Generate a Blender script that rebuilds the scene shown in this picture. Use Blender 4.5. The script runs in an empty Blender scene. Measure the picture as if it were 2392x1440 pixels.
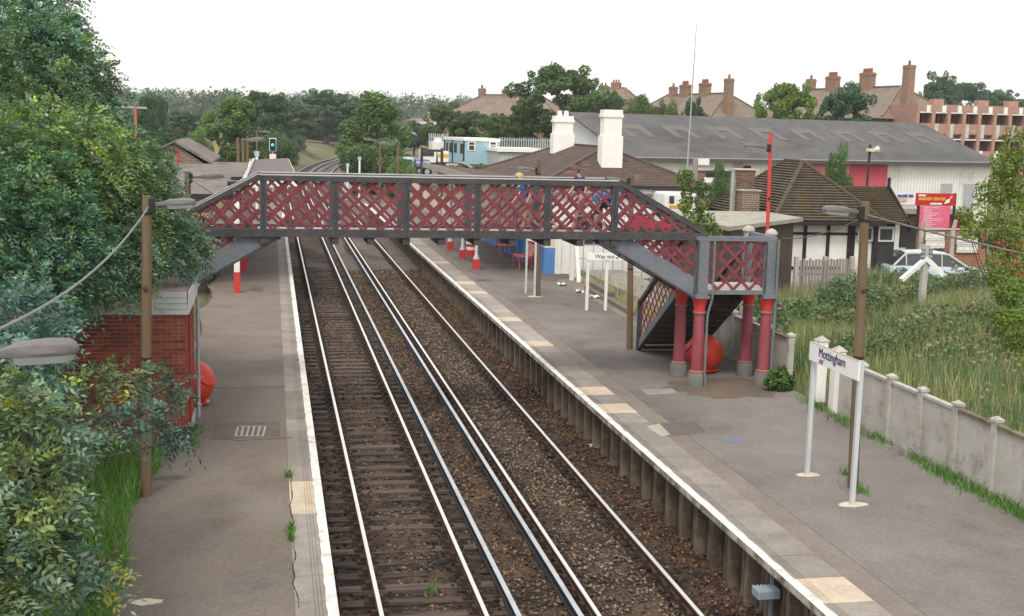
import bpy, bmesh, math, random
import numpy as np
from mathutils import Vector, Matrix
random.seed(7); np.random.seed(7)
S = bpy.context.scene
COL = S.collection
R = math.radians

# ------------------------------------------------------------------ camera
CAM_YAW, CAM_PITCH, CAM_ROLL, CAM_H, CAM_X, FPX = .193, .1446, .0258, 7.0157, -1.5462, 2900.
PW, PH = 2392, 1440
def _axes():
    f = Vector((math.sin(CAM_YAW)*math.cos(CAM_PITCH), math.cos(CAM_YAW)*math.cos(CAM_PITCH), -math.sin(CAM_PITCH)))
    r = Vector((math.cos(CAM_YAW), -math.sin(CAM_YAW), 0)); u = r.cross(f)
    c, s = math.cos(CAM_ROLL), math.sin(CAM_ROLL)
    return f, c*r+s*u, -s*r+c*u
AF, AR, AU = _axes()
CAMLOC = Vector((CAM_X, 0, CAM_H))
cd = bpy.data.cameras.new('camera'); cam = bpy.data.objects.new('camera', cd); COL.objects.link(cam)
M3 = Matrix((AR, AU, -AF)).transposed()
cam.matrix_world = Matrix.Translation(CAMLOC) @ M3.to_4x4()
cd.sensor_width = 36; cd.lens = FPX/PW*36; cd.clip_start = .1; cd.clip_end = 6000
S.camera = cam
# survey helpers: photograph position + a known distance/height -> a point of the place
def ray(px, py): return AF + AR*((px-PW/2)/FPX) - AU*((py-PH/2)/FPX)
def P(px, py, Y):
    d = ray(px, py); return CAMLOC + d*(Y/d.y)
def G(px, py, z):
    d = ray(px, py); return CAMLOC + d*((z-CAM_H)/d.z)

# ------------------------------------------------------------------ sky, sun, exposure
SUN_EL, SUN_AZ = R(52), R(205)      # light from behind the camera, a little to its left
w = bpy.data.worlds.new('World'); S.world = w; w.use_nodes = True
nt = w.node_tree; nt.nodes.clear()
sky = nt.nodes.new('ShaderNodeTexSky'); sky.sky_type = 'NISHITA'; sky.sun_disc = False
sky.sun_elevation = SUN_EL; sky.sun_rotation = SUN_AZ; sky.air_density = 1.5; sky.dust_density = 6
b1 = nt.nodes.new('ShaderNodeBackground'); b1.inputs[1].default_value = .06
nt.links.new(sky.outputs[0], b1.inputs[0])
b2 = nt.nodes.new('ShaderNodeBackground'); b2.inputs[0].default_value = (1, .985, .96, 1); b2.inputs[1].default_value = 1.08   # bright overcast
ad = nt.nodes.new('ShaderNodeAddShader'); out = nt.nodes.new('ShaderNodeOutputWorld')
nt.links.new(b1.outputs[0], ad.inputs[0]); nt.links.new(b2.outputs[0], ad.inputs[1]); nt.links.new(ad.outputs[0], out.inputs[0])
sl = bpy.data.lights.new('sun', 'SUN'); sl.energy = 1.7; sl.angle = R(14); sl.color = (1, .95, .87)
so = bpy.data.objects.new('sun', sl); COL.objects.link(so)
so.rotation_euler = Vector((-math.sin(SUN_AZ)*math.cos(SUN_EL), -math.cos(SUN_AZ)*math.cos(SUN_EL), -math.sin(SUN_EL))).to_track_quat('-Z', 'Y').to_euler()
so.location = (0, -20, 60)
S.view_settings.view_transform = 'Standard'; S.view_settings.look = 'None'
S.view_settings.exposure = .08; S.view_settings.gamma = 1; S.view_settings.use_curve_mapping = False

# ------------------------------------------------------------------ materials
MATS = {}
def mat(name, c1, c2=None, scale=3., rough=.85, bump=0., bscale=None, metal=0., spec=.3, c3=None, s3=1.2, t3=.6, stretch=None, objcol=False, trans=0., w3=.08, grain=0., gscale=45.):
    if name in MATS: return MATS[name]
    m = bpy.data.materials.new(name); m.use_nodes = True; n = m.node_tree.nodes; L = m.node_tree.links
    bs = n['Principled BSDF']; bs.inputs['Roughness'].default_value = rough; bs.inputs['Metallic'].default_value = metal
    bs.inputs['Specular IOR Level'].default_value = spec
    tc = n.new('ShaderNodeNewGeometry'); vec = tc.outputs['Position']
    if stretch:
        mp = n.new('ShaderNodeMapping'); mp.inputs['Scale'].default_value = stretch; L.new(vec, mp.inputs['Vector']); vec = mp.outputs[0]
    if c2 is None: c2 = tuple(x*.8 for x in c1)
    nz = n.new('ShaderNodeTexNoise'); nz.inputs['Scale'].default_value = scale; nz.inputs['Detail'].default_value = 8; nz.inputs['Roughness'].default_value = .65
    L.new(vec, nz.inputs['Vector'])
    rp = n.new('ShaderNodeValToRGB'); rp.color_ramp.elements[0].position = .32; rp.color_ramp.elements[1].position = .68
    rp.color_ramp.elements[0].color = (*c1, 1); rp.color_ramp.elements[1].color = (*c2, 1)
    L.new(nz.outputs['Fac'], rp.inputs[0]); col = rp.outputs[0]
    if c3:
        n3 = n.new('ShaderNodeTexNoise'); n3.inputs['Scale'].default_value = s3; n3.inputs['Detail'].default_value = 10; n3.inputs['Roughness'].default_value = .7
        L.new(vec, n3.inputs['Vector'])
        mr = n.new('ShaderNodeMapRange'); mr.inputs['From Min'].default_value = t3-w3; mr.inputs['From Max'].default_value = t3+w3; L.new(n3.outputs['Fac'], mr.inputs[0])
        mx = n.new('ShaderNodeMixRGB'); mx.inputs[2].default_value = (*c3, 1); L.new(mr.outputs[0], mx.inputs[0]); L.new(col, mx.inputs[1]); col = mx.outputs[0]
    if grain:
        gn = n.new('ShaderNodeTexNoise'); gn.inputs['Scale'].default_value = gscale; gn.inputs['Detail'].default_value = 9; gn.inputs['Roughness'].default_value = .85; L.new(tc.outputs['Position'], gn.inputs['Vector'])
        gm = n.new('ShaderNodeMapRange'); gm.inputs['From Min'].default_value = .25; gm.inputs['From Max'].default_value = .75; gm.inputs['To Min'].default_value = 1-grain; gm.inputs['To Max'].default_value = 1+grain; L.new(gn.outputs['Fac'], gm.inputs[0])
        mx = n.new('ShaderNodeMixRGB'); mx.blend_type = 'MULTIPLY'; mx.inputs[0].default_value = 1; L.new(col, mx.inputs[1]); L.new(gm.outputs[0], mx.inputs[2]); col = mx.outputs[0]
    if objcol:
        oi = n.new('ShaderNodeObjectInfo'); mx = n.new('ShaderNodeMixRGB'); mx.blend_type = 'MULTIPLY'; mx.inputs[0].default_value = 1
        L.new(col, mx.inputs[1]); L.new(oi.outputs['Color'], mx.inputs[2]); col = mx.outputs[0]
    L.new(col, bs.inputs['Base Color'])
    if bump:
        bn = n.new('ShaderNodeTexNoise'); bn.inputs['Scale'].default_value = bscale or scale*6; bn.inputs['Detail'].default_value = 6; L.new(vec, bn.inputs['Vector'])
        bp = n.new('ShaderNodeBump'); bp.inputs['Strength'].default_value = bump; bp.inputs['Distance'].default_value = .03
        L.new(bn.outputs['Fac'], bp.inputs['Height']); L.new(bp.outputs[0], bs.inputs['Normal'])
    if trans:
        tr = n.new('ShaderNodeBsdfTranslucent'); L.new(col, tr.inputs[0]); ms = n.new('ShaderNodeMixShader'); ms.inputs[0].default_value = trans
        L.new(bs.outputs[0], ms.inputs[1]); L.new(tr.outputs[0], ms.inputs[2]); L.new(ms.outputs[0], n['Material Output'].inputs[0])
    MATS[name] = m; return m
def brickmat(name, c1, c2, mortar, scale=1., bw=.225, bh=.075, ms=.012):
    if name in MATS: return MATS[name]
    m = bpy.data.materials.new(name); m.use_nodes = True; n = m.node_tree.nodes; L = m.node_tree.links
    bs = n['Principled BSDF']; bs.inputs['Roughness'].default_value = .9; bs.inputs['Specular IOR Level'].default_value = .2
    tc = n.new('ShaderNodeTexCoord'); sp = n.new('ShaderNodeSeparateXYZ'); L.new(tc.outputs['Object'], sp.inputs[0])
    a = n.new('ShaderNodeMath'); L.new(sp.outputs[0], a.inputs[0]); L.new(sp.outputs[1], a.inputs[1])
    cb = n.new('ShaderNodeCombineXYZ'); L.new(a.outputs[0], cb.inputs[0]); L.new(sp.outputs[2], cb.inputs[1])
    bt = n.new('ShaderNodeTexBrick'); bt.inputs['Scale'].default_value = scale; bt.inputs['Brick Width'].default_value = bw; bt.inputs['Row Height'].default_value = bh
    bt.inputs['Mortar Size'].default_value = ms; bt.inputs['Color1'].default_value = (*c1, 1); bt.inputs['Color2'].default_value = (*c2, 1); bt.inputs['Mortar'].default_value = (*mortar, 1)
    L.new(cb.outputs[0], bt.inputs['Vector'])
    nz = n.new('ShaderNodeTexNoise'); nz.inputs['Scale'].default_value = 2.5; nz.inputs['Detail'].default_value = 8; L.new(tc.outputs['Object'], nz.inputs['Vector'])
    mr = n.new('ShaderNodeMapRange'); mr.inputs['To Min'].default_value = .6; mr.inputs['To Max'].default_value = 1.25; L.new(nz.outputs['Fac'], mr.inputs[0])
    mx = n.new('ShaderNodeMixRGB'); mx.blend_type = 'MULTIPLY'; mx.inputs[0].default_value = 1; L.new(bt.outputs['Color'], mx.inputs[1]); L.new(mr.outputs[0], mx.inputs[2])
    L.new(mx.outputs[0], bs.inputs['Base Color'])
    bp = n.new('ShaderNodeBump'); bp.inputs['Strength'].default_value = .5; bp.inputs['Distance'].default_value = .02; bp.invert = True
    L.new(bt.outputs['Fac'], bp.inputs['Height']); L.new(bp.outputs[0], bs.inputs['Normal'])
    MATS[name] = m; return m
def wavemat(name, c1, c2, axis=0, period=.15, rough=.8, depth=.05, c3=None, grime=.35, s3=.35):
    """corrugated sheet: ridges are relief only; colour is blotchy weathering"""
    if name in MATS: return MATS[name]
    m = mat(name, c1, c2, scale=.6, rough=rough, c3=c3, s3=s3, t3=.58); n = m.node_tree.nodes; L = m.node_tree.links
    tc = n.new('ShaderNodeTexCoord'); wv = n.new('ShaderNodeTexWave'); wv.bands_direction = 'XYZ'[axis]; wv.inputs['Scale'].default_value = .314/period
    L.new(tc.outputs['Object'], wv.inputs['Vector'])
    bp = n.new('ShaderNodeBump'); bp.inputs['Strength'].default_value = 1; bp.inputs['Distance'].default_value = depth
    L.new(wv.outputs['Fac'], bp.inputs['Height']); L.new(bp.outputs[0], n['Principled BSDF'].inputs['Normal'])
    return m
def emit(name, c, s):
    if name in MATS: return MATS[name]
    m = bpy.data.materials.new(name); m.use_nodes = True; b = m.node_tree.nodes['Principled BSDF']
    b.inputs['Base Color'].default_value = (*c, 1); b.inputs['Emission Color'].default_value = (*c, 1); b.inputs['Emission Strength'].default_value = s
    MATS[name] = m; return m

STEEL = mat('bridge_steel', (.046, .053, .066), (.08, .09, .106), 2.5, .7, .25, 20, c3=(.11, .075, .05), s3=2.6, t3=.6, grain=.35, gscale=22)
STEELD = mat('bridge_steel_dark', (.040, .040, .044), (.075, .075, .08), 3, .75, .25, 20, grain=.35, gscale=25, c3=(.11, .075, .05), s3=3, t3=.62)
MAROON = mat('maroon_paint', (.148, .030, .044), (.205, .060, .074), 3.2, .75, .2, 25, grain=.3, gscale=30, c3=(.13, .055, .04), s3=4, t3=.62)
MAROOND = mat('maroon_column', (.225, .042, .06), (.30, .085, .11), 2.5, .75, .15, 18, c3=(.17, .045, .04), s3=2.2, t3=.57, stretch=(1, 1, .25), grain=.25, gscale=20)
REDP = mat('red_paint', (.52, .035, .03), (.46, .05, .045), 2, .6, .1)
ORANGE = mat('bin_orange_red', (.46, .035, .02), (.52, .055, .028), 2, .45, .05, c3=(.4, .05, .03), s3=5, t3=.68)
WHITEP = mat('white_paint', (.74, .74, .71), (.66, .66, .63), 2, .6, .05, c3=(.5, .48, .43), s3=2, t3=.66)
WHITEW = mat('white_render', (.78, .78, .75), (.70, .70, .67), 1.2, .85, .1, c3=(.52, .51, .47), s3=.8, t3=.7)
CONC = mat('concrete_fence', (.35, .335, .30), (.45, .44, .41), 1.6, .95, .35, 22, c3=(.24, .225, .19), s3=1.8, t3=.6)
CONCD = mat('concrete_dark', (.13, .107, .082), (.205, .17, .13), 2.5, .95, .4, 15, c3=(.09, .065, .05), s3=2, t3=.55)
WOODPOLE = mat('pole_wood', (.185, .130, .078), (.125, .088, .055), 4, .9, .4, 20, c3=(.12, .09, .065), s3=3, t3=.6, stretch=(3, 3, .25))
LAMPG = mat('lamp_grey', (.165, .155, .155), (.125, .118, .12), 3, .65, .05, c3=(.08, .07, .07), s3=4, t3=.64)
LAMPG2 = mat('lamp_underside', (.30, .31, .32), (.25, .26, .27), 3, .5)
BLACK = mat('black_paint', (.016, .016, .018), (.028, .026, .025), 3, .6)
DARK = mat('dark_opening', (.018, .017, .017), (.03, .028, .026), 2, .5)
GLASS = mat('window_glass', (.035, .04, .045), (.05, .055, .06), 1, .12, spec=.6)
GREYM = mat('grey_metal', (.36, .38, .40), (.30, .32, .34), 3, .5, .05)

# ------------------------------------------------------------------ mesh builder
WM = {}
def tag(o, label=None, cat=None, group=None, kind=None):
    if label: o['label'] = label
    if cat: o['category'] = cat
    if group: o['group'] = group
    if kind: o['kind'] = kind
    return o
def thing(name, label, cat, loc=(0, 0, 0), rz=0., group=None):
    o = bpy.data.objects.new(name, None); COL.objects.link(o); o.empty_display_size = .2
    o.location = loc; o.rotation_euler = (0, 0, rz)
    WM[o.name] = Matrix.Translation(Vector(loc)) @ Matrix.Rotation(rz, 4, 'Z')
    return tag(o, label, cat, group)
def link(o, parent=None):
    COL.objects.link(o)
    if parent is not None:
        o.parent = parent; WM[o.name] = WM[parent.name]
    else: WM[o.name] = Matrix.Identity(4)
    return o
class MB:
    def __init__(s): s.v = []; s.f = []
    def add(s, vs, fs):
        k = len(s.v); s.v += [tuple(a) for a in vs]; s.f += [tuple(i+k for i in f) for f in fs]; return s
    def box(s, c, d, rz=0., m=None):
        hx, hy, hz = d[0]/2, d[1]/2, d[2]/2
        q = [Vector((x*hx, y*hy, z*hz)) for z in (-1, 1) for x, y in ((-1, -1), (1, -1), (1, 1), (-1, 1))]
        if m is None and rz: m = Matrix.Rotation(rz, 3, 'Z')
        if m is not None: q = [m @ a for a in q]
        c = Vector(c)
        return s.add([a+c for a in q], [(0, 3, 2, 1), (4, 5, 6, 7), (0, 1, 5, 4), (1, 2, 6, 5), (2, 3, 7, 6), (3, 0, 4, 7)])
    def b2(s, x0, x1, y0, y1, z0, z1): return s.box(((x0+x1)/2, (y0+y1)/2, (z0+z1)/2), (abs(x1-x0), abs(y1-y0), abs(z1-z0)))
    def beam(s, a, b, wd, ht, up=(0, 0, 1)):
        a, b = Vector(a), Vector(b); d = b-a; L = d.length
        if L < 1e-6: return s
        x = d/L; upv = Vector(up)
        if abs(x.dot(upv)) > .99: upv = Vector((0, 1, 0))
        y = upv.cross(x).normalized(); z = x.cross(y)
        return s.box((a+b)/2, (L, wd, ht), m=Matrix((x, y, z)).transposed())
    def tube(s, pts, rad, n=8, cap=True):
        pts = [Vector(p) for p in pts]
        if not hasattr(rad, '__len__'): rad = [rad]*len(pts)
        k = len(s.v); N = len(pts); prev = None
        for i, p in enumerate(pts):
            t = (pts[min(i+1, N-1)]-pts[max(i-1, 0)]).normalized()
            if prev is None:
                a = Vector((0, 0, 1)) if abs(t.z) < .9 else Vector((1, 0, 0)); x = a.cross(t).normalized()
            else: x = (prev - t*prev.dot(t)).normalized()
            prev = x; y = t.cross(x)
            for j in range(n):
                an = 2*math.pi*j/n; s.v.append(tuple(p+x*math.cos(an)*rad[i]+y*math.sin(an)*rad[i]))
        for i in range(N-1):
            for j in range(n):
                s.f.append((k+i*n+j, k+i*n+(j+1) % n, k+(i+1)*n+(j+1) % n, k+(i+1)*n+j))
        if cap:
            s.f.append(tuple(k+j for j in range(n))[::-1]); s.f.append(tuple(k+(N-1)*n+j for j in range(n)))
        return s
    def lathe(s, prof, o=(0, 0, 0), n=20, m=None):
        k = len(s.v); o = Vector(o); N = len(prof)
        for r, z in prof:
            for j in range(n):
                a = 2*math.pi*j/n; q = Vector((r*math.cos(a), r*math.sin(a), z))
                if m is not None: q = m @ q
                s.v.append(tuple(o+q))
        for i in range(N-1):
            for j in range(n): s.f.append((k+i*n+j, k+i*n+(j+1) % n, k+(i+1)*n+(j+1) % n, k+(i+1)*n+j))
        s.f.append(tuple(k+j for j in range(n))[::-1]); s.f.append(tuple(k+(N-1)*n+j for j in range(n)))
        return s
    def prism(s, pts, vec):
        pts = [Vector(p) for p in pts]; v = Vector(vec); n = len(pts)
        fs = [tuple(range(n))[::-1], tuple(range(n, 2*n))] + [(i, (i+1) % n, n+(i+1) % n, n+i) for i in range(n)]
        return s.add(pts+[p+v for p in pts], fs)
    def poly(s, pts): return s.add(pts, [tuple(range(len(pts)))])
    def slab(s, pts, t):
        """thick polygon: offset along its own normal downwards by t"""
        pts = [Vector(p) for p in pts]; nrm = (pts[1]-pts[0]).cross(pts[2]-pts[0]).normalized()
        if nrm.z > 0: nrm = -nrm
        return s.prism(pts, nrm*t)
    def mesh(s, name, M=None):
        me = bpy.data.meshes.new(name)
        vs = s.v if M is None else [tuple(M @ Vector(a)) for a in s.v]
        me.from_pydata(vs, [], s.f)
        if len(s.f) < 6000:
            bm = bmesh.new(); bm.from_mesh(me); bmesh.ops.recalc_face_normals(bm, faces=bm.faces); bm.to_mesh(me); bm.free()
        return me
    def build(s, name, m, parent=None, smooth=False, bevel=0., kind=None):
        M = WM[parent.name].inverted() if parent is not None else None
        me = s.mesh(name, M); me.materials.append(m)
        if smooth:
            for p in me.polygons: p.use_smooth = True
            try: me.set_sharp_from_angle(angle=R(40))
            except Exception: pass
        o = link(bpy.data.objects.new(name, me), parent)
        if bevel:
            b = o.modifiers.new('bevel', 'BEVEL'); b.width = bevel; b.segments = 2; b.limit_method = 'ANGLE'
        if kind: o['kind'] = kind
        return o
def npmesh(name, v, f4, m, parent=None, kind=None, smooth=False):
    """v (n,3), f4 (k,3|4) arrays"""
    v = np.asarray(v, np.float32); f4 = np.asarray(f4, np.int32); k = f4.shape[1]
    if parent is not None:
        Mi = np.array(WM[parent.name].inverted()); v = (v @ Mi[:3, :3].T + Mi[:3, 3]).astype(np.float32)
    me = bpy.data.meshes.new(name); me.vertices.add(len(v)); me.vertices.foreach_set('co', v.ravel())
    me.loops.add(f4.size); me.loops.foreach_set('vertex_index', f4.ravel())
    me.polygons.add(len(f4)); me.polygons.foreach_set('loop_start', np.arange(0, f4.size, k, dtype=np.int32)); me.polygons.foreach_set('loop_total', np.full(len(f4), k, np.int32))
    if smooth: me.polygons.foreach_set('use_smooth', np.ones(len(f4), bool))
    me.update(calc_edges=True); me.materials.append(m)
    o = link(bpy.data.objects.new(name, me), parent)
    if kind: o['kind'] = kind
    return o
def single(name, mb, m, label, cat, group=None, **k):
    return tag(mb.build(name, m, None, **k), label, cat, group)
def kids(o): return [c for c in bpy.data.objects if c.parent == o]
def copy_tree(o, loc=None, rz=None, label=None, group=None, parent=None, scale=None):
    c = o.copy(); COL.objects.link(c); c.parent = parent
    if loc is not None: c.location = loc
    if rz is not None: c.rotation_euler = (0, 0, rz)
    if scale is not None: c.scale = scale
    if label: c['label'] = label
    if group: c['group'] = group
    for ch in o.children: copy_tree(ch, parent=c)
    WM[c.name] = Matrix.Identity(4)
    return c
_cube = {}
def piece(name, m, parent, a, b, wd, ht, up=(0, 0, 1)):
    """one cheap bar/brick sharing a unit cube; a->b is its length"""
    if m.name not in _cube:
        me = MB().box((0, 0, 0), (1, 1, 1)).mesh('unit_'+m.name); me.materials.append(m); _cube[m.name] = me
    o = bpy.data.objects.new(name, _cube[m.name]); link(o, parent)
    a, b = Vector(a), Vector(b); d = b-a; L = d.length; x = d/L; u = Vector(up)
    if abs(x.dot(u)) > .99: u = Vector((0, 1, 0))
    y = u.cross(x).normalized(); z = x.cross(y)
    mm = Matrix((x*L, y*wd, z*ht)).transposed().to_4x4(); mm.translation = (a+b)/2
    o.matrix_local = (WM[parent.name].inverted() if parent is not None else Matrix.Identity(4)) @ mm
    return o
def text(s, size, loc, xdir, zdir, m, parent, name='lettering', sx=1., bold=0.):
    cu = bpy.data.curves.new(name, 'FONT'); cu.body = s; cu.size = size; cu.extrude = .003; cu.offset = bold; cu.align_x = 'LEFT'
    t = bpy.data.objects.new('tmp_text', cu); COL.objects.link(t); bpy.context.view_layer.update()
    me = bpy.data.meshes.new_from_object(t.evaluated_get(bpy.context.evaluated_depsgraph_get())); bpy.data.objects.remove(t)
    me.materials.clear(); me.materials.append(m)
    o = link(bpy.data.objects.new(name, me), parent)
    x, y = Vector(xdir).normalized(), Vector(zdir).normalized(); z = x.cross(y)
    mm = Matrix((x*sx, y, z)).transposed().to_4x4(); mm.translation = Vector(loc)
    o.matrix_local = WM[parent.name].inverted() @ mm
    return o

# ------------------------------------------------------------------ terrain and track line
def sst(a, b, t):
    t = np.clip((np.asarray(t, float)-a)/(b-a), 0, 1); return t*t*(3-2*t)
def toff(Y):
    Y = np.asarray(Y, float); return np.where(Y > 121, (Y-121)**2/1600., 0.)
def gz(x, Y):
    """ground height"""
    x = np.asarray(x, float); Y = np.asarray(Y, float); d = x-2.31-toff(Y)
    right = sst(8.0, 10.5, d)*(1.05+.25*np.sin(x*.9)*np.sin(Y*.7)*sst(0, 2, d-10)*(1-sst(40, 55, Y))) + sst(12, 45, d)*sst(75, 165, Y)*3.3 + .5*sst(11, 20, d)*(1-sst(60, 90, Y))
    left = sst(5.6, 6.6, -d)*(1.20) + sst(9, 40, -d)*sst(90, 200, Y)*2.
    bank = (sst(6, 12, -d)+.3*sst(6, 12, d))*sst(95, 130, Y)*1.2
    far = sst(320, 1300, Y)*14+3.5*np.sin(x*.006+1)*sst(400, 900, Y)
    return -.34+right+left+bank+far
def build_ground():
    ys = np.concatenate([np.arange(-30, 140, 2.), np.arange(140, 440, 6.), np.geomspace(440, 4500, 26)])
    xs = np.concatenate([-np.geomspace(3200, 62, 18), np.arange(-60, 100, 2.), np.geomspace(100, 3200, 18)])
    X, Yg = np.meshgrid(xs, ys); Z = gz(X, Yg)
    v = np.stack([X, Yg, Z], -1).reshape(-1, 3); nx, ny = len(xs), len(ys)
    i = np.arange(nx-1)[None, :]+nx*np.arange(ny-1)[:, None]; f = np.stack([i, i+1, i+1+nx, i+nx], -1).reshape(-1, 4)
    o = npmesh('ground', v, f, mat('ground_soil', (.085, .10, .04), (.13, .115, .06), .35, .95, .3, 4, c3=(.19, .16, .085), s3=.12, t3=.56), smooth=True)
    o['kind'] = 'structure'
build_ground()

# ------------------------------------------------------------------ ballast, rails, sleepers
def colmat(name, rough=.95, spec=.2, trans=0., objcol=False, bump=0.):
    """colour from the mesh attribute tint (each stone or leaf has its own)"""
    if name in MATS: return MATS[name]
    m = bpy.data.materials.new(name); m.use_nodes = True; n = m.node_tree.nodes; L = m.node_tree.links
    bs = n['Principled BSDF']; bs.inputs['Roughness'].default_value = rough; bs.inputs['Specular IOR Level'].default_value = spec
    at = n.new('ShaderNodeAttribute'); at.attribute_name = 'tint'; col = at.outputs['Color']
    if objcol:
        oi = n.new('ShaderNodeObjectInfo'); mx = n.new('ShaderNodeMixRGB'); mx.blend_type = 'MULTIPLY'; mx.inputs[0].default_value = 1
        L.new(col, mx.inputs[1]); L.new(oi.outputs['Color'], mx.inputs[2]); col = mx.outputs[0]
    L.new(col, bs.inputs['Base Color'])
    if trans:
        tr = n.new('ShaderNodeBsdfTranslucent'); L.new(col, tr.inputs[0]); ms = n.new('ShaderNodeMixShader'); ms.inputs[0].default_value = trans
        L.new(bs.outputs[0], ms.inputs[1]); L.new(tr.outputs[0], ms.inputs[2]); L.new(ms.outputs[0], n['Material Output'].inputs[0])
    MATS[name] = m; return m
def set_tint(o, c):
    a = o.data.attributes.new('tint', 'FLOAT_COLOR', 'POINT'); c = np.asarray(c, np.float32)
    if c.shape[1] == 3: c = np.concatenate([c, np.ones((len(c), 1), np.float32)], 1)
    a.data.foreach_set('color', c.ravel())

XL1, XL2, XR1, XR2 = 0., 1.505, 3.135, 4.64
XCA, XCB = 1.93, 2.82
YS0, YS1 = -6., 430.
def build_ballast():
    xs = np.concatenate([[-2.6, -1.6], np.arange(-1.1, 5.95, .14), [6.6, 7.6]])
    ys = np.concatenate([np.arange(-6, 40, .22), np.arange(40, 130, 1.), np.arange(130, 431, 4.)])
    X, Y = np.meshgrid(xs, ys)
    rng = np.random.RandomState(3)
    Z = -.215+.018*rng.randn(*X.shape)*(Y < 60)+.02*np.sin(X*2.1+Y*.6)
    Z += np.where((X > 3.3) & (X < 4.5), .035, 0)+np.where((X > 2.0) & (X < 2.75), .02, 0)
    Z += np.where(X > 5.0, .05, 0)
    Z = np.where((X < -1.2) | (X > 6.0), -.42, Z)
    v = np.stack([X+toff(Y), Y, Z], -1).reshape(-1, 3); nx, ny = len(xs), len(ys)
    i = np.arange(nx-1)[None, :]+nx*np.arange(ny-1)[:, None]; f = np.stack([i, i+1, i+1+nx, i+nx], -1).reshape(-1, 4)
    m = mat('ballast_bed', (.040, .026, .017), (.105, .070, .047), 9, .95, .9, 26, c3=(.014, .011, .009), s3=1.1, t3=.54, grain=.5, gscale=28)
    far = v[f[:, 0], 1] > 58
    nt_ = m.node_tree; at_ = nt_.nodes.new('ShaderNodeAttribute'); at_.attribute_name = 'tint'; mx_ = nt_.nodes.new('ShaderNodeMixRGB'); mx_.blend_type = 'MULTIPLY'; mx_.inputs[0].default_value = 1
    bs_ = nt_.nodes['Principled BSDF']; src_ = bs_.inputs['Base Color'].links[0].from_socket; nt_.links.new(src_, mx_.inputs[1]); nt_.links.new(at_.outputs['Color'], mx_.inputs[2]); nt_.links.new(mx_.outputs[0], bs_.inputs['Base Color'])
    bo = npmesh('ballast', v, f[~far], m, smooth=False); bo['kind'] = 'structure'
    gx = X.reshape(-1); bed_tone = np.ones(len(gx))      # bed colour darkens towards each rail
    for xr_ in (0., 1.505, 3.135, 4.64): bed_tone = np.minimum(bed_tone, .35+.65*np.clip((np.abs(gx-xr_)-.12)/.3, 0, 1))
    set_tint(bo, np.repeat(bed_tone[:, None], 3, 1))
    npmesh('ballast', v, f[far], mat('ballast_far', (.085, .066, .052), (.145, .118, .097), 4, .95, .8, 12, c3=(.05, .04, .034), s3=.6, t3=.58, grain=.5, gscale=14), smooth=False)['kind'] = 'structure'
    # loose stones
    n = 62000
    Ys = 9.5+(rng.rand(n)**1.5)*52; xs = -1.05+rng.rand(n)*6.9
    dens = np.where((xs > 3.25) & (xs < 4.52), 1., np.where((xs > 2.0) & (xs < 2.75), .8, np.where(xs > 4.9, .9, np.where((xs > .15) & (xs < 1.4), .75, .42))))
    ph = ((Ys+.0) / .58) % 1.0
    onslp = (np.abs(ph-.5) > .28) & (xs > -.55) & (xs < 2.05)
    keep = (rng.rand(n) < dens) & ~(onslp & (rng.rand(n) < .80))
    Ys, xs = Ys[keep], xs[keep]; n = len(xs)
    r = .016+.026*rng.rand(n)**2+.0002*Ys
    base = np.array([[1, 0, 0], [-1, 0, 0], [0, 1, 0], [0, -1, 0], [0, 0, 1], [0, 0, -1.]])
    tri = np.array([[0, 2, 4], [2, 1, 4], [1, 3, 4], [3, 0, 4], [2, 0, 5], [1, 2, 5], [3, 1, 5], [0, 3, 5]])
    vv = base[None]+rng.randn(n, 6, 3)*.28
    a = rng.rand(n)*6.28; ca, sa = np.cos(a)[:, None], np.sin(a)[:, None]
    vv = np.stack([vv[..., 0]*ca-vv[..., 1]*sa, vv[..., 0]*sa+vv[..., 1]*ca, vv[..., 2]*.75], -1)*r[:, None, None]
    zz = -.205+np.where((xs > 3.3) & (xs < 4.5), .035, 0)+np.where((xs > 2.0) & (xs < 2.75), .02, 0)+np.where(xs > 5, .05, 0)+.02*np.sin(xs*2.1+Ys*.6)
    vv += np.stack([xs, Ys, zz+r*.3], -1)[:, None, :]
    ff = (tri[None]+6*np.arange(n)[:, None, None]).reshape(-1, 3)
    o = npmesh('ballast_stones', vv.reshape(-1, 3), ff, colmat('stone'), kind='stuff')
    tag(o, 'loose brown and grey ballast stones lying between the rails', 'ballast')
    t = rng.rand(n); lum = .26+1.05*rng.rand(n)**2.2
    br = np.array([.175, .108, .064]); gr = np.array([.235, .185, .14]); rust = np.array([.16, .066, .03])
    wg = np.where((xs > 3.3) & (xs < 4.5), .85, np.where((xs > 2.0) & (xs < 2.75), .35, .3))[:, None]
    wr = np.where(xs > 4.85, .55, .12)[:, None]*(rng.rand(n, 1) < .7)
    c = (br*(1-wg)+gr*wg)*(1-wr)+rust*wr
    dk = np.where((np.abs(xs) < .34) | (np.abs(xs-1.5) < .34) | (xs < 0), .4, 1.)*np.where((np.abs(xs-3.135) < .22) | (np.abs(xs-4.64) < .22), .5, 1)
    c = c*lum[:, None]*dk[:, None]
    set_tint(o, np.repeat(c, 6, 0))
build_ballast()

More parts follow.
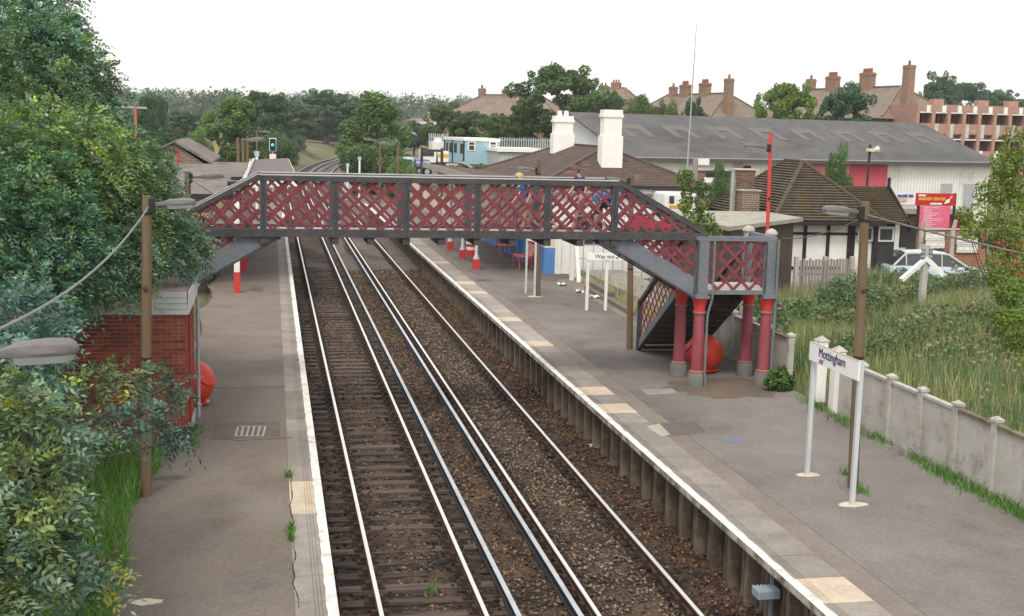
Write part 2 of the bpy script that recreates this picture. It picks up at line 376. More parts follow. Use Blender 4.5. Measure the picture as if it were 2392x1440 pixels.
RAILSIDE = mat('rail_rust', (.055, .032, .022), (.10, .055, .035), 3, .85, .3, 30)
RAILTOP = mat('rail_polished', (.82, .81, .79), (.72, .70, .67), .7, .42, metal=.55)
CONDTOP = mat('conductor_top', (.58, .60, .62), (.42, .44, .46), 1.2, .45, metal=.5)
SLEEP = mat('sleeper_wood', (.072, .054, .043), (.125, .098, .080), 3, .9, .5, 14, stretch=(.5, 5, 5), c3=(.022, .016, .013), s3=1.2, t3=.55, objcol=True, grain=.35, gscale=30)
CHAIRM = mat('rail_chair_iron', (.028, .019, .015), (.06, .035, .022), 5, .9, .2)
def sweep(prof, x0, name, m, parent, y0=YS0, y1=YS1, closed=True):
    ys = np.concatenate([[y0], np.arange(20, 121, 20.), np.arange(125, y1+1, 5.)]); n = len(prof); v = []; f = []
    for Y in ys:
        o = float(toff(Y))
        for a, z in prof: v.append((x0+o+a, Y, z))
    for i in range(len(ys)-1):
        for j in range(n if closed else n-1): f.append((i*n+j, i*n+(j+1) % n, (i+1)*n+(j+1) % n, (i+1)*n+j))
    mb = MB(); mb.add(v, f); mb.f.append(tuple(range(n))); return mb.build(name, m, parent)
RAILP = [(-.035, -.01), (.035, -.01), (.036, -.045), (.011, -.06), (.011, -.125), (.034, -.135), (.034, -.16), (-.034, -.16), (-.034, -.135), (-.011, -.125), (-.011, -.06), (-.036, -.045)]
TOPP = [(-.031, 0), (.031, 0), (.034, -.009), (-.034, -.009)]
def track(label, xa, xb, sleepers_deep):
    T = thing('railway_track', label, 'track', ((xa+xb)/2, 10, -.2), group='running lines')
    for x in (xa, xb):
        r = sweep(RAILP, x, 'rail', RAILSIDE, T); sweep(TOPP, x, 'running_surface', RAILTOP, r)
    xc = (xa+xb)/2; rng = random.Random(int(xa*10)+2)
    k = 0; far = MB(); ch = MB(); Y = 9.3
    while Y < 250:
        o = float(toff(Y)); jz = rng.uniform(-.012, .008)-sleepers_deep; a = rng.uniform(-.012, .012)
        if Y < 66: piece('sleeper', SLEEP, T, (xc-1.3+rng.uniform(-.03, .03), Y-a, -.245+jz), (xc+1.3, Y+a, -.245+jz), .25, .12).color = (rng.uniform(.6, 1.15),)*3+(1,)
        else: far.box((xc+o, Y, -.245), (2.6, .25, .12))
        if Y < 90:
            for x in (xa, xb):
                ch.box((x+o, Y, -.165), (.36, .17, .045)); ch.box((x+o-.085, Y, -.12), (.075, .11, .1)); ch.box((x+o+.085, Y, -.12), (.075, .11, .1))
        Y += .58+rng.uniform(-.02, .02)
    far.build('far_sleepers', SLEEP, T, kind='stuff'); ch.build('rail_chairs', CHAIRM, T, kind='stuff')
track('railway track beside the platform with the brick hut, sleepers showing above dark ballast', XL1, XL2, 0)
track('railway track beside the platform with the concrete fence, sleepers sunk in grey ballast', XR1, XR2, .028)
CONDP = [(-.040, .068), (.040, .068), (.042, .03), (.014, .02), (.014, -.06), (.05, -.075), (.05, -.095), (-.05, -.095), (-.05, -.075), (-.014, -.06), (-.014, .02), (-.042, .03)]
CONDS = [(-.038, .076), (.038, .076), (.040, .069), (-.040, .069)]
for x, lb in ((XCA, 'raised conductor rail nearer the track beside the brick hut platform'), (XCB, 'raised conductor rail nearer the track beside the concrete fence platform')):
    T = thing('conductor_rail', lb, 'rail', (x, 10, -.2), group='conductor rails between the tracks')
    r = sweep(CONDP, x, 'rail', mat('conductor_side', (.018, .02, .026), (.035, .036, .042), 3, .8, .2), T); sweep(CONDS, x, 'contact_surface', CONDTOP, r)
    ins = MB(); Y = 10.
    while Y < 100: ins.lathe([(.075, -.20), (.06, -.15), (.07, -.13), (.05, -.095)], (x, Y, 0), 8); Y += 2.6
    ins.build('insulators', mat('insulator', (.12, .10, .085), (.2, .17, .14), 5, .6), T, kind='stuff')
# point machine box / rodding cover between the rails
single('cable_trough', MB().b2(2.12, 2.65, 58, 58.5, -.2, -.1), SLEEP, 'short dark timber block lying between the two conductor rails', 'block', bevel=.01)

# ------------------------------------------------------------------ platforms
PZ = .915
TARL = mat('tarmac_left', (.140, .110, .088), (.205, .178, .152), .8, .95, .35, 60, c3=(.115, .095, .082), s3=.4, t3=.58, w3=.1, grain=.40, gscale=13)
TARR = mat('tarmac_right', (.104, .089, .080), (.158, .141, .129), .8, .95, .35, 60, c3=(.21, .193, .175), s3=.15, t3=.55, w3=.12, grain=.42, gscale=13)
TARB = mat('tarmac_band', (.15, .125, .106), (.205, .178, .155), 1.0, .95, .3, 50, grain=.35, gscale=14)
SLABM = mat('coping_slab', (.205, .178, .155), (.28, .25, .22), 1.5, .95, .25, 30, objcol=True, grain=.25, gscale=16, c3=(.2, .175, .155), s3=2.5, t3=.63)
LINEW = mat('platform_line_white', (.72, .70, .65), (.64, .62, .57), 3, .8, .1, c3=(.40, .37, .32), s3=4, t3=.58)
def platform(name, side):
    T = bpy.data.objects.new(name, None); COL.objects.link(T); T['kind'] = 'structure'; T.location = (-2.2 if side < 0 else 8, 30, 0); WM[T.name] = Matrix.Translation(T.location)
    y0, y1 = 4., 96.
    if side < 0: xe, xi, xb, xw = -.73, -1.27, -3.72, -1.05
    else: xe, xi, xb, xw = 5.43, 6.30, 10.80, 5.76
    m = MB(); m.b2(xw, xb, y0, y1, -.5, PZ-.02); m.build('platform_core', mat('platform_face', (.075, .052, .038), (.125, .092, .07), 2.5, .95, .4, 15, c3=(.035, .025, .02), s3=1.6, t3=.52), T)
    t = MB(); rng = random.Random(5 if side < 0 else 9); ny = 60
    if side > 0:
        t.b2(xi+.44, xb-.003, y0, y1, PZ-.05, PZ); t.build('tarmac', TARR, T)
        MB().b2(xi+.004, xi+.436, y0, y1, PZ-.05, PZ-.004).build('tarmac_band', TARB, T)
    else:
        pts = [(xi-.004, y0), (xi-.004, y1)]
        for k in range(ny+1):
            Y = y1-(y1-y0)*k/ny; pts.append((xb+.14*math.sin(Y*.9)+rng.uniform(-.08, .08)+(.0 if Y > 22 else .05*(22-Y)*.12), Y))
        t.prism([(x, y, PZ-.05) for x, y in pts], (0, 0, .05)); t.build('tarmac', TARL, T)
    # coping slabs: one mesh shared, cross-section with three grooves
    wd = abs(xi-xe); s = 1 if side > 0 else -1; pitch = .914
    prof = [(0, 0), (.20, 0)]
    for g in (.20, .245, .29): prof += [(g, -.012), (g+.012, -.012), (g+.012, 0), (g+.045, 0)]
    prof = [(0, 0)]
    for g in (.19, .235, .28): prof += [(g, 0), (g, -.012), (g+.012, -.012), (g+.012, 0)]
    prof += [(wd, 0), (wd, -.11), (0, -.11)]
    mb = MB(); mb.prism([(xe+s*a, 0, PZ+z) for a, z in prof], (0, pitch-.010, 0))
    base = None; k = 0; Y = 8.1+.05
    pale = [14.6, 25.5, 27.4, 33.6, 38, 44.4, 47.2, 55] if side > 0 else [19.2, 20.1]
    while Y < 80:
        if base is None:
            o = mb.build('coping_slab', SLABM, T); base = o.data; o.location.y += Y
        else:
            o = bpy.data.objects.new('coping_slab', base); link(o, T); o.location = (0, Y, 0)
        isp = any(abs(Y-q) < .46 for q in pale)
        v = rng.uniform(.82, 1.08); o.color = (1.95, 1.83, 1.62, 1) if isp else (v, v, v, 1)
        if side > 0 and Y > 34 and not isp: o.color = (v*1.25, v*1.25, v*1.24, 1)
        o.location.z += rng.uniform(-.004, .002); Y += pitch
    f = MB(); f.b2(xe, xi, 80, y1, PZ-.11, PZ-.002); f.build('far_coping', SLABM, T)
    # white line along the very edge, ragged inner side
    wl = MB(); vs = []; fs = []; n = 420
    for i in range(n+1):
        Y = 7+(y1-7)*i/n; wj = .135+rng.uniform(-.012, .012)
        z = PZ+.0045; a, b = xe-s*.004, xe+s*wj
        vs += [(a, Y, z-.12), (a, Y, z), (b, Y, z)]
    for i in range(n):
        fs += [(3*i, 3*i+1, 3*i+4, 3*i+3)] if False else []
        fs += [(3*i+1, 3*i+2, 3*i+5, 3*i+4)]
    wl.add(vs, fs); wl.build('white_line', LINEW, T)
    # worn paint down the nose of the slabs
    ed = MB(); ed.b2(xe-s*.0035, xe+s*.002, 7, y1, PZ-.108, PZ+.002)
    ed.build('edge_face', mat('slab_edge', (.52, .50, .45), (.40, .38, .33), 2, .9, .2, 20, c3=(.16, .135, .11), s3=2.6, t3=.49), T)
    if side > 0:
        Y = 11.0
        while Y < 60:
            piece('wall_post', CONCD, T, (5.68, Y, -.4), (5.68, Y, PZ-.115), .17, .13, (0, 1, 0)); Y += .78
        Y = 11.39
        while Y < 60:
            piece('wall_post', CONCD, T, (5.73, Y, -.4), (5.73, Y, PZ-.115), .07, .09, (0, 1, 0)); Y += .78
    return T
PL = platform('platform_left', -1)
PR = platform('platform_right', 1)
# ramp-free ends; flat markings and covers on the platforms
def flat(name, pts, m, label, cat, z=PZ+.004, parent=None):
    mb = MB(); mb.slab([(x, y, z) for x, y in pts], .006)
    o = mb.build(name, m, parent)
    return tag(o, label, cat) if parent is None else o
def gq(*px): return [tuple(G(a, b, PZ))[:2] for a, b in px]
flat('inspection_cover', gq((1497, 911), (1570, 908), (1585, 919), (1513, 923)), mat('cover_grey', (.28, .255, .23), (.2, .18, .16), 4, .9, .1), 'grey rectangular inspection cover set in the tarmac by the red columns', 'cover')
gridq = gq((550, 1020), (614, 1020), (620, 997), (556, 997))
T = thing('drain_grid', 'white painted ladder grid flat on the tarmac near the hut', 'marking', (gridq[0][0], gridq[0][1], PZ))
(a, b, c, d) = [Vector((*q, PZ+.005)) for q in gridq]
GRID = mat('worn_grid_paint', (.40, .37, .33), (.28, .25, .22), 9, .9)
for i in range(6): t_ = i/5; piece('painted_bar', GRID, T, a.lerp(b, t_), d.lerp(c, t_), .035, .004)
piece('painted_bar', GRID, T, a+Vector((0, 0, .003)), b+Vector((0, 0, .003)), .035, .004); piece('painted_bar', GRID, T, d+Vector((0, 0, .003)), c+Vector((0, 0, .003)), .035, .004)
def blob(c, rx, ry, n=18, rng=random): return [(c[0]+rx*math.cos(2*math.pi*i/n)*rng.uniform(.75, 1.1), c[1]+ry*math.sin(2*math.pi*i/n)*rng.uniform(.75, 1.1)) for i in range(n)]
STAIN = mat('tar_stain', (.085, .072, .066), (.12, .105, .095), 3, .9)
CEM = mat('cement_patch', (.55, .50, .41), (.46, .40, .31), 6, .95, c3=(.36, .24, .13), s3=7, t3=.6)
for q, rx, ry, m_, lb in (((395, 1117), .32, .16, STAIN, 'dark tar stain on the tarmac beside the lamp pole foot'),
    ((600, 677), .3, .5, STAIN, 'dark oily stain on the tarmac beyond the red and white pillar'),
    ((1130, 655), .35, .4, STAIN, 'dark worn patch on the tarmac behind the coping slabs'),
    ((340, 1407), .22, .12, CEM, 'pale cement splash on the tarmac by the long grass'),
    ((1712, 1027), .28, .22, mat('blue_paint_spill', (.13, .165, .25), (.15, .145, .15), 9, .9), 'faded blue paint spill on the tarmac')):
    g = G(q[0], q[1], PZ); flat('stain', blob(g, rx, ry), m_, lb, 'stain')
flat('patch_repair', gq((1510, 997), (1540, 990), (1566, 1016), (1545, 1020)), mat('pale_patch', (.36, .34, .28), (.3, .28, .23), 4, .95), 'pale worn patch of cement behind the coping slabs', 'patch')
def crack(pts, lb):
    mb = MB(); ps = [G(a, b, PZ) for a, b in pts]; q = []
    for i in range(len(ps)-1):
        for k in range(6):
            t_ = k/6; p = ps[i].lerp(ps[i+1], t_); q.append((p.x+random.uniform(-.03, .03), p.y, PZ+.003))
    for i in range(len(q)-1): mb.beam(q[i], q[i+1], random.uniform(.006, .022), .004)
    single('crack', mb, mat('crack_dark', (.05, .04, .035), None, 4), lb, 'crack')
crack([(684, 1100), (676, 1200), (690, 1270), (683, 1330), (698, 1440)], 'long dark crack where the tarmac meets the coping')

# ------------------------------------------------------------------ footbridge
def clip_line(poly, p, d):
    """interval of t where p+t d is inside convex polygon (2D)"""
    t0, t1 = -1e9, 1e9; n = len(poly); area = sum(poly[i][0]*poly[(i+1) % n][1]-poly[(i+1) % n][0]*poly[i][1] for i in range(n))
    if area < 0: poly = poly[::-1]
    for i in range(n):
        ax, ay = poly[i]; bx, by = poly[(i+1) % n]; nx, ny = -(by-ay), bx-ax
        den = nx*d[0]+ny*d[1]; num = nx*(p[0]-ax)+ny*(p[1]-ay)
        if abs(den) < 1e-9:
            if num < 0: return None
            continue
        t = -num/den
        if den > 0: t0 = max(t0, t)
        else: t1 = min(t1, t)
    return (t0, t1) if t1-t0 > .12 else None
def lattice(parent, poly, to3, nrm, pitch=.395, wd=.070, phase=0., th=.012, m=None, ang=45.):
    nrm = Vector(nrm)
    for sgn in (1, -1):
        d = (math.cos(R(ang)), sgn*math.sin(R(ang))); per = pitch
        us = [q[0] for q in poly]; vs = [q[1] for q in poly]; v0 = min(vs)
        k0 = int((min(us)-3)/per)-1; k1 = int((max(us)+3)/per)+1
        for k in range(k0, k1+1):
            r = clip_line(poly, (k*per+phase, v0), d)
            if not r: continue
            a = (k*per+phase+d[0]*r[0], v0+d[1]*r[0]); b = (k*per+phase+d[0]*r[1], v0+d[1]*r[1])
            off = nrm*(.009*sgn)
            piece('lattice_bar', m or MAROON, parent, to3(*a)+off, to3(*b)+off, wd, th, nrm)
BR = thing('footbridge', 'iron footbridge with maroon lattice sides and grey posts crossing both tracks', 'footbridge', (2.3, 28.75, PZ))
YF, YB = 28.1, 29.42; ZT, ZC = 5.83, 4.49
POSTS = [-1.73, -.15, 1.45, 3.08, 4.72, 6.33]
DECK = mat('deck_boards', (.42, .39, .34), (.52, .48, .42), 3, .9, .2)
GREYP = mat('stringer_grey', (.115, .132, .158), (.16, .178, .205), 1.6, .75, .2, 20, c3=(.19, .165, .125), s3=2.6, t3=.61, grain=.3, gscale=16)
HANDT = mat('handrail_top', (.52, .52, .50), (.42, .42, .40), 4, .4, spec=.5)
def mx(x, mirror): return 4.6-x if mirror else x
for Y, s in ((YF, -1), (YB, 1)):
    piece('top_rail', STEELD, BR, (-1.86, Y, ZT-.06), (6.46, Y, ZT-.06), .16, .12)
    piece('handrail_cap', HANDT, BR, (-1.84, Y, ZT+.012), (6.44, Y, ZT+.012), .07, .024)
    piece('bottom_chord', STEELD, BR, (-3.95, Y, ZC+.075), (8.55, Y, ZC+.075), .12, .15)
    piece('chord_flange', STEELD, BR, (-3.95, Y, ZC-.008), (8.40, Y, ZC-.008), .26, .016)
    for x in POSTS:
        piece('post', STEEL, BR, (x, Y+s*.02, ZC-.05), (x, Y+s*.02, ZT-.125), .15, .09, (0, 1, 0))
        piece('post_rib', STEELD, BR, (x, Y+s*.085, ZC-.03), (x, Y+s*.085, ZT-.13), .02, .05, (0, 1, 0))
        rv = MB()
        for q in range(9):
            for dx in (-.05, .05): rv.lathe([(.013, 0), (.010, .012)], (x+dx, Y+s*.064, ZC+.16+q*.128), 6, Matrix.Rotation(R(-90)*s, 3, 'X'))
        rv.build('rivets', STEELD, BR, kind='stuff')
    for i in range(5):
        x0, x1 = POSTS[i]+.08, POSTS[i+1]-.08
        lattice(BR, [(x0, ZC+.13), (x1, ZC+.13), (x1, ZT-.10), (x0, ZT-.10)], lambda u, v, Y=Y: Vector((u, Y, v)), (0, 1, 0), phase=.06+(.17 if s > 0 else 0)+.02*i)
# deck, cross beams
for i in range(34):
    x = -1.75+i*.2467; piece('deck_board', DECK, BR, (x, YF+.085, 4.565), (x, YB-.085, 4.565), .235, .04)
for x in POSTS+[.65, 2.26, 3.9, 5.5]:
    piece('cross_beam', STEELD, BR, (x, YF-.1, ZC-.10), (x, YB+.1, ZC-.10), .16, .15)
def flight(mir):
    f = lambda x: mx(x, mir); sg = -1 if mir else 1
    V = lambda x, y, z: Vector((f(x), y, z))
    sl = (3.07-4.46)/(8.45-5.99); low = lambda x: 4.46+sl*(x-5.99)
    hr = lambda x: 5.80+(4.60-5.80)/(8.63-6.42)*(x-6.42)
    for Y, s in ((YF, -1), (YB, 1)):
        piece('stair_handrail', STEELD, BR, V(6.40, Y, hr(6.40)), V(8.63, Y, hr(8.63)), .14, .10)
        piece('handrail_cap', HANDT if mir else STEELD, BR, V(6.42, Y, hr(6.42)+.066), V(8.6, Y, hr(8.6)+.066), .07, .024)
        # stringer plate
        mb = MB(); mb.prism([V(5.99, Y-.012, low(5.99)), V(8.36, Y-.012, low(8.36)), V(8.36, Y-.012, low(8.36)+.46), V(6.75, Y-.012, low(6.75)+.46), V(6.1, Y-.012, ZC-.02)], (0, .024, 0))
        mb.build('stringer', GREYP, BR)
        piece('stringer_flange', STEELD, BR, V(5.95, Y, low(5.95)-.03), V(8.40, Y, low(8.40)-.03), .14, .035)
        to3 = lambda u, v, Y=Y: Vector((u, Y, v))
        q = lambda pts: [(f(a), b) for a, b in pts]
        lattice(BR, q([(6.42, ZC+.13), (8.42, ZC+.13), (8.42, hr(8.42)-.03), (6.42, hr(6.42)-.05)]), to3, (0, 1, 0), phase=.1+(.15 if s > 0 else 0))
        lattice(BR, q([(6.95, ZC-.03), (8.34, ZC-.03), (8.34, low(8.34)+.44), (6.95, low(6.95)+.44)]), to3, (0, 1, 0), phase=.02+(.12 if s > 0 else 0), pitch=.33)
    mb = MB()
    if not mir: mb.prism([V(7.15, YB-.035, ZC+.16), V(8.35, YB-.035, ZC+.16), V(8.35, YB-.035, hr(8.35)-.06), V(7.15, YB-.035, hr(7.15)-.42)], (0, .012, 0)).build('side_plate', mat('red_plate', (.34, .03, .055), (.40, .05, .075), 2, .7), BR)
    n = 8
    for i in range(n):
        x = 6.35+i*(8.45-6.35)/n; z = 4.58-(i+.5)*(4.58-3.32)/n
        piece('step', DECK if i < 1 else STEELD, BR, V(x+.13, YF+.03, z), V(x+.13, YB-.03, z), .27, .035)
    # landing
    zl = 3.30
    piece('landing_deck', DECK, BR, V(8.40, (YF+YB)/2, zl-.02), V(10.36, (YF+YB)/2, zl-.02), YB-YF-.04, .04)
    for Y in (YF, YB): piece('landing_beam', GREYP, BR, V(8.40, Y, zl-.085), V(10.38, Y, zl-.085), .07, .10)
    for x, wd in ((8.54, .30), (10.25, .27)):
        for Y in (YF, YB):
            if Y == YB and wd == .30: continue
            piece('landing_post', GREYP, BR, V(x, Y, zl-.15), V(x, Y, 4.46), wd, .12, (0, 1, 0))
            piece('post_rib', STEELD, BR, V(x-wd/2+.02, Y-.075, zl-.1), V(x-wd/2+.02, Y-.075, 4.44), .03, .04, (0, 1, 0))
            piece('cap_plate', GREYP, BR, V(x-wd/2-.03, Y, zl-.185), V(x+wd/2+.03, Y, zl-.185), .36, .07)
    piece('landing_rail', GREYP, BR, V(8.35, YF, 4.51), V(10.40, YF, 4.51), .13, .11)
    piece('landing_rail', GREYP, BR, V(10.34, YF+.07, 4.51), V(10.34, YB+.07, 4.51), .12, .10)
    lattice(BR, [(f(a), b) for a, b in ((8.72, zl-.02), (10.09, zl-.02), (10.09, 4.47), (8.72, 4.47))], lambda u, v: Vector((u, YF, v)), (0, 1, 0), pitch=.40, phase=.16)
    xr = f(10.30)
    lattice(BR, [(YF+.12, zl), (YB-.1, zl), (YB-.1, 4.46), (YF+.12, 4.46)], lambda u, v: Vector((xr, u, v)), (1, 0, 0), phase=.1)
    # lower flight going away along the platform
    ya, yb = YB+.02, 33.05; zb = PZ
    zlow = lambda y: 3.12+(zb-.02-3.12)*(y-ya)/(yb-ya)
    for x in (8.56, 10.30):
        X = f(x)
        mb = MB(); mb.prism([(X-.012, ya, zlow(ya)), (X-.012, yb-.05, zlow(yb-.05)), (X-.012, yb-.05, zlow(yb-.05)+.30), (X-.012, ya, zlow(ya)+.30)], (.024, 0, 0)); mb.build('stringer', GREYP if x < 9 else STEELD, BR)
        piece('stringer_flange', STEELD, BR, (X, ya, zlow(ya)-.01), (X, yb-.05, zlow(yb-.05)-.01), .12, .03)
        hz = lambda y: zlow(y)+1.36
        piece('stair_handrail', STEELD, BR, (X, ya, hz(ya)), (X, yb+.05, hz(yb+.05)), .12, .10)
        piece('end_post', STEELD, BR, (X, yb, PZ), (X, yb, hz(yb)), .12, .09, (0, 1, 0))
        lattice(BR, [(ya+.05, zlow(ya)+.28), (yb-.06, zlow(yb)+.28), (yb-.06, hz(yb)-.04), (ya+.05, hz(ya)-.04)], lambda u, v, X=X: Vector((X, u, v)), (1, 0, 0), phase=.05, pitch=.36, wd=.06)
    n = 13
    for i in range(n):
        y = ya+(i+.5)*(yb-ya)/n; z = 3.27-(i+.7)*(3.27-zb)/n
        piece('step', STEELD if i < n-2 else DECK, BR, V(8.60, y, z), V(10.27, y, z), .30, .035)
        piece('riser', mat('riser_dark', (.035, .026, .022), (.055, .04, .034), 3, .9), BR, V(8.60, y-.14, z+.09), V(10.27, y-.14, z+.09), .02, .17)
        piece('step_nosing', mat('nosing', (.15, .15, .155), (.1, .1, .1), 3, .7), BR, V(8.60, y+.155, z), V(10.27, y+.155, z), .02, .04)
flight(False); flight(True)
# cast columns below both landings
colp = [(.205, 0), (.205, .28)]
def column_parts(parent, x, y):
    MB().lathe([(.21, PZ), (.21, PZ+.30), (.19, PZ+.33)], (x, y, 0), 24).build('column_base', mat('column_base_grey', (.115, .12, .125), (.165, .165, .16), 3, .85, .2, 15, c3=(.2, .16, .11), s3=3, t3=.6), parent, smooth=True)
    MB().lathe([(.175, PZ+.325), (.185, PZ+.345), (.185, PZ+.37), (.155, PZ+.39)], (x, y, 0), 24).build('base_ring', mat('ring_ochre', (.30, .17, .11), (.24, .13, .09), 6, .8), parent, smooth=True)
    MB().lathe([(.15, PZ+.385), (.128, 2.70)], (x, y, 0), 24).build('column_shaft', MAROOND, parent, smooth=True)
    MB().lathe([(.128, 2.70), (.16, 2.705), (.16, 2.745), (.13, 2.75)], (x, y, 0), 24).build('collar', mat('ring_ochre', (.3, .17, .11)), parent, smooth=True)
    MB().lathe([(.13, 2.75), (.14, 2.85), (.17, 2.99), (.20, 3.065), (.20, 3.10)], (x, y, 0), 24).build('capital', REDP, parent, smooth=True)
for mir in (False, True):
    for x, y in ((8.56, 28.17), (10.27, 28.17), (8.50, 29.36), (10.27, 29.36)): column_parts(BR, mx(x, mir), y)
# drain pipes on the landing posts
MB().tube([(8.80, 27.98, 4.45), (8.80, 27.98, 3.15), (8.78, 27.98, 3.0), (8.70, 27.97, 2.72), (8.69, 27.97, 2.5), (8.69, 27.97, 1.25), (8.72, 27.97, 1.1), (8.72, 27.97, PZ)], .03, 8).build('drain_pipe', GREYP, BR, smooth=True)
MB().tube([(10.42, 28.0, 4.5), (10.42, 28.0, 3.1), (10.40, 28.0, 1.3)], .035, 8).build('drain_pipe', GREYP, BR, smooth=True)

# ------------------------------------------------------------------ lamp posts
def lamp_head(parent, tip, root, k=1., down=True):
    """flattened lantern on its arm, from root (at the post) to tip"""
    tip, root = Vector(tip), Vector(root); d = tip-root; L = d.length; x = d/L; y = Vector((0, 0, 1)).cross(x).normalized(); z = x.cross(y)
    def ring(t, wy, zt, zb, n=10):
        c = root+x*(t*L); r = []
        for i in range(n):
            a = 2*math.pi*i/n; cy, sz = math.cos(a), math.sin(a)
            r.append(c+y*wy*math.copysign(abs(cy)**.7, cy)+z*((zt if sz > 0 else zb)*abs(sz)**.7*math.copysign(1, sz)))
        return r
    secs = [(.0, .03, .03, .03), (.22, .035, .035, .035), (.30, .06, .05, .04), (.40, .105, .075, .05), (.70, .125, .085, .05), (.90, .115, .075, .045), (.97, .08, .05, .035), (1., .03, .02, .02)]
    mb = MB(); vs = []; n = 10
    for s in secs: vs += ring(s[0], *[q*k for q in s[1:]])
    fs = [(i*n+j, i*n+(j+1) % n, (i+1)*n+(j+1) % n, (i+1)*n+j) for i in range(len(secs)-1) for j in range(n)]
    mb.add(vs, fs+[tuple(range(n)), tuple(range((len(secs)-1)*n, len(secs)*n))]); h = mb.build('lamp_head', LAMPG, parent, smooth=True)
    mb = MB(); vs = []
    for s in [(.36, .095, -.028, .066), (.42, .11, -.028, .078), (.88, .112, -.028, .078), (.95, .09, -.028, .062)]:
        c = root+x*(s[0]*L)
        vs += [c+y*s[1]*k+z*s[2]*k, c-y*s[1]*k+z*s[2]*k, c-y*s[1]*.85*k-z*s[3]*k, c+y*s[1]*.85*k-z*s[3]*k]
    fs = [(i*4+j, i*4+(j+1) % 4, (i+1)*4+(j+1) % 4, (i+1)*4+j) for i in range(3) for j in range(4)]+[(0, 1, 2, 3), (12, 13, 14, 15)]
    mb.add(vs, fs); mb.build('diffuser', LAMPG2, h)
    return h
def lamp_post(x, y, ztop, tipx, label, ztip=None, r=.084, base=PZ, m=WOODPOLE, group='timber lamp posts along the platforms', name='lamp_post', bands=True, lean=(0, 0), stop=None):
    T = thing(name, label, 'lamp post', (x, y, base), group=group)
    zt = stop or ztop
    MB().tube([(x, y, base-.02), (x+lean[0]*.5, y, (base+zt)/2), (x+lean[0], y+lean[1], zt)], [r*1.12, r, r*.88], 12).build('pole', m, T, smooth=True)
    xt = x+lean[0]*(ztop-.2-base)/(zt-base); s = 1 if tipx > x else -1
    za = (ztip or ztop-.1)
    lamp_head(T, (tipx, y, za), (xt+s*r*.9, y, za-.04))
    MB().box((xt+s*r*.9, y, za-.05), (.09, .14, .22)).build('bracket', BLACK, T, bevel=.01)
    if bands:
        for z in (base+(zt-base)*.46, za-.2): MB().lathe([(r*1.04, z), (r*1.08, z+.01), (r*1.08, z+.04), (r*1.04, z+.05)], (x+lean[0]*(z-base)/(zt-base), y, 0), 12).build('steel_band', BLACK, T)
    # bolt plate
    MB().lathe([(.05, 0), (.05, .02), (.02, .03)], (x+lean[0]*.7, y-r*.92, base+(zt-base)*.70), 8, Matrix.Rotation(R(90), 3, 'X')).build('bolt', RAILSIDE, T)
    return T
lamp_post(-3.58, 20.36, 5.80, -2.73, 'weathered timber lamp post at the grass edge in front of the brick hut', 5.70, lean=(.10, 0))
lamp_post(-3.60, 32.0, 5.72, -2.72, 'timber lamp post rising just behind the footbridge over the felt roof', 5.62)
lamp_post(8.44, 19.55, 5.92, 7.56, 'weathered timber lamp post behind the station name sign', 5.78, lean=(-.12, 0))
lamp_post(8.35, 33.2, 5.80, 7.45, 'timber lamp post beside the foot of the lattice stairs', 5.66, lean=(-.15, 0))
lamp_post(8.03, 44.1, 5.74, 7.1, 'timber lamp post beyond the bridge by the blue and cream wall', 5.55, lean=(-.12, 0), stop=5.9)
lamp_post(-3.62, 9.0, 5.55, -2.88, 'lamp post whose grey lantern reaches out over the shrub leaves', 5.40)
tag(lamp_post(12.67, 34.0, 6.70, 11.75, 'tall red steel lamp post standing behind the concrete fence and stair landing', 6.66, r=.055, base=float(gz(12.67, 34)), m=mat('red_pole', (.56, .05, .045), (.5, .06, .055), 2, .5), bands=False, name='steel_lamp_post', stop=7.06, group=None, lean=(-.12, 0)))
far_l = []
for i, (px, py, Y, lb) in enumerate(((556, 322, 66, 'first of the far timber lamp posts beyond the felt roof'), (568, 322, 77, 'second of the far timber lamp posts beyond the felt roof'), (578, 319, 88, 'third of the far timber lamp posts beyond the felt roof'), (600, 305, 112, 'farthest timber lamp post before the signal, beside the tall trees'))):
    p = P(px, py, Y); lamp_post(p.x, Y, p.z, p.x+1.2, lb, p.z-.08, r=.10, bands=False, group='far lamp posts beyond the left platform roof', base=float(gz(p.x, Y)))
for px, py, Y, lb in ((888, 325, 98, 'slim lamp post against the light green tree by the curve'), (930, 333, 84, 'slim lamp post beside the blue lorry'), (820, 318, 150, 'far lamp post where the tracks curve behind the tree')):
    p = P(px, py, Y); lamp_post(p.x, Y, p.z, p.x-1.3, lb, p.z-.05, r=.09, bands=False, group='far lamp posts beyond the right platform', base=float(gz(p.x, Y)))
CABLE = mat('cable', (.10, .095, .09), (.16, .15, .14), 4, .7)
def wire(name, a, b, sag, lb, r=.012, m=CABLE):
    a, b = Vector(a), Vector(b); pts = [a.lerp(b, t/14)-Vector((0, 0, sag*4*(t/14)*(1-t/14))) for t in range(15)]
    mb = MB().tube(pts, r, 6); o = mb.build(name, m, None, smooth=True); return tag(o, lb, 'cable')
wire('overhead_cable', (-3.6, 9.0, 5.45), (-3.46, 20.3, 5.62), .25, 'pale twisted cable slung between the grass-side lamp posts', .014, mat('cable_pale', (.24, .24, .235), (.15, .15, .148), 14, .7))
wire('overhead_cable', (8.33, 19.5, 5.68), (10.45, 27.9, 4.55), .12, 'thin black cable from the lamp post down to the stair landing', .012)
q = P(2392, 590, 17.5); wire('overhead_cable', (8.33, 19.5, 5.70), q+(q-Vector((8.33, 19.5, 5.70)))*.4, .03, 'thick black cable running from the lamp post past the car', .018)
wire('overhead_cable', (-3.55, 31.9, 5.55), (-2.35, 31.9, 4.75), .0, 'thin stay wire below the lamp over the felt roof', .012)

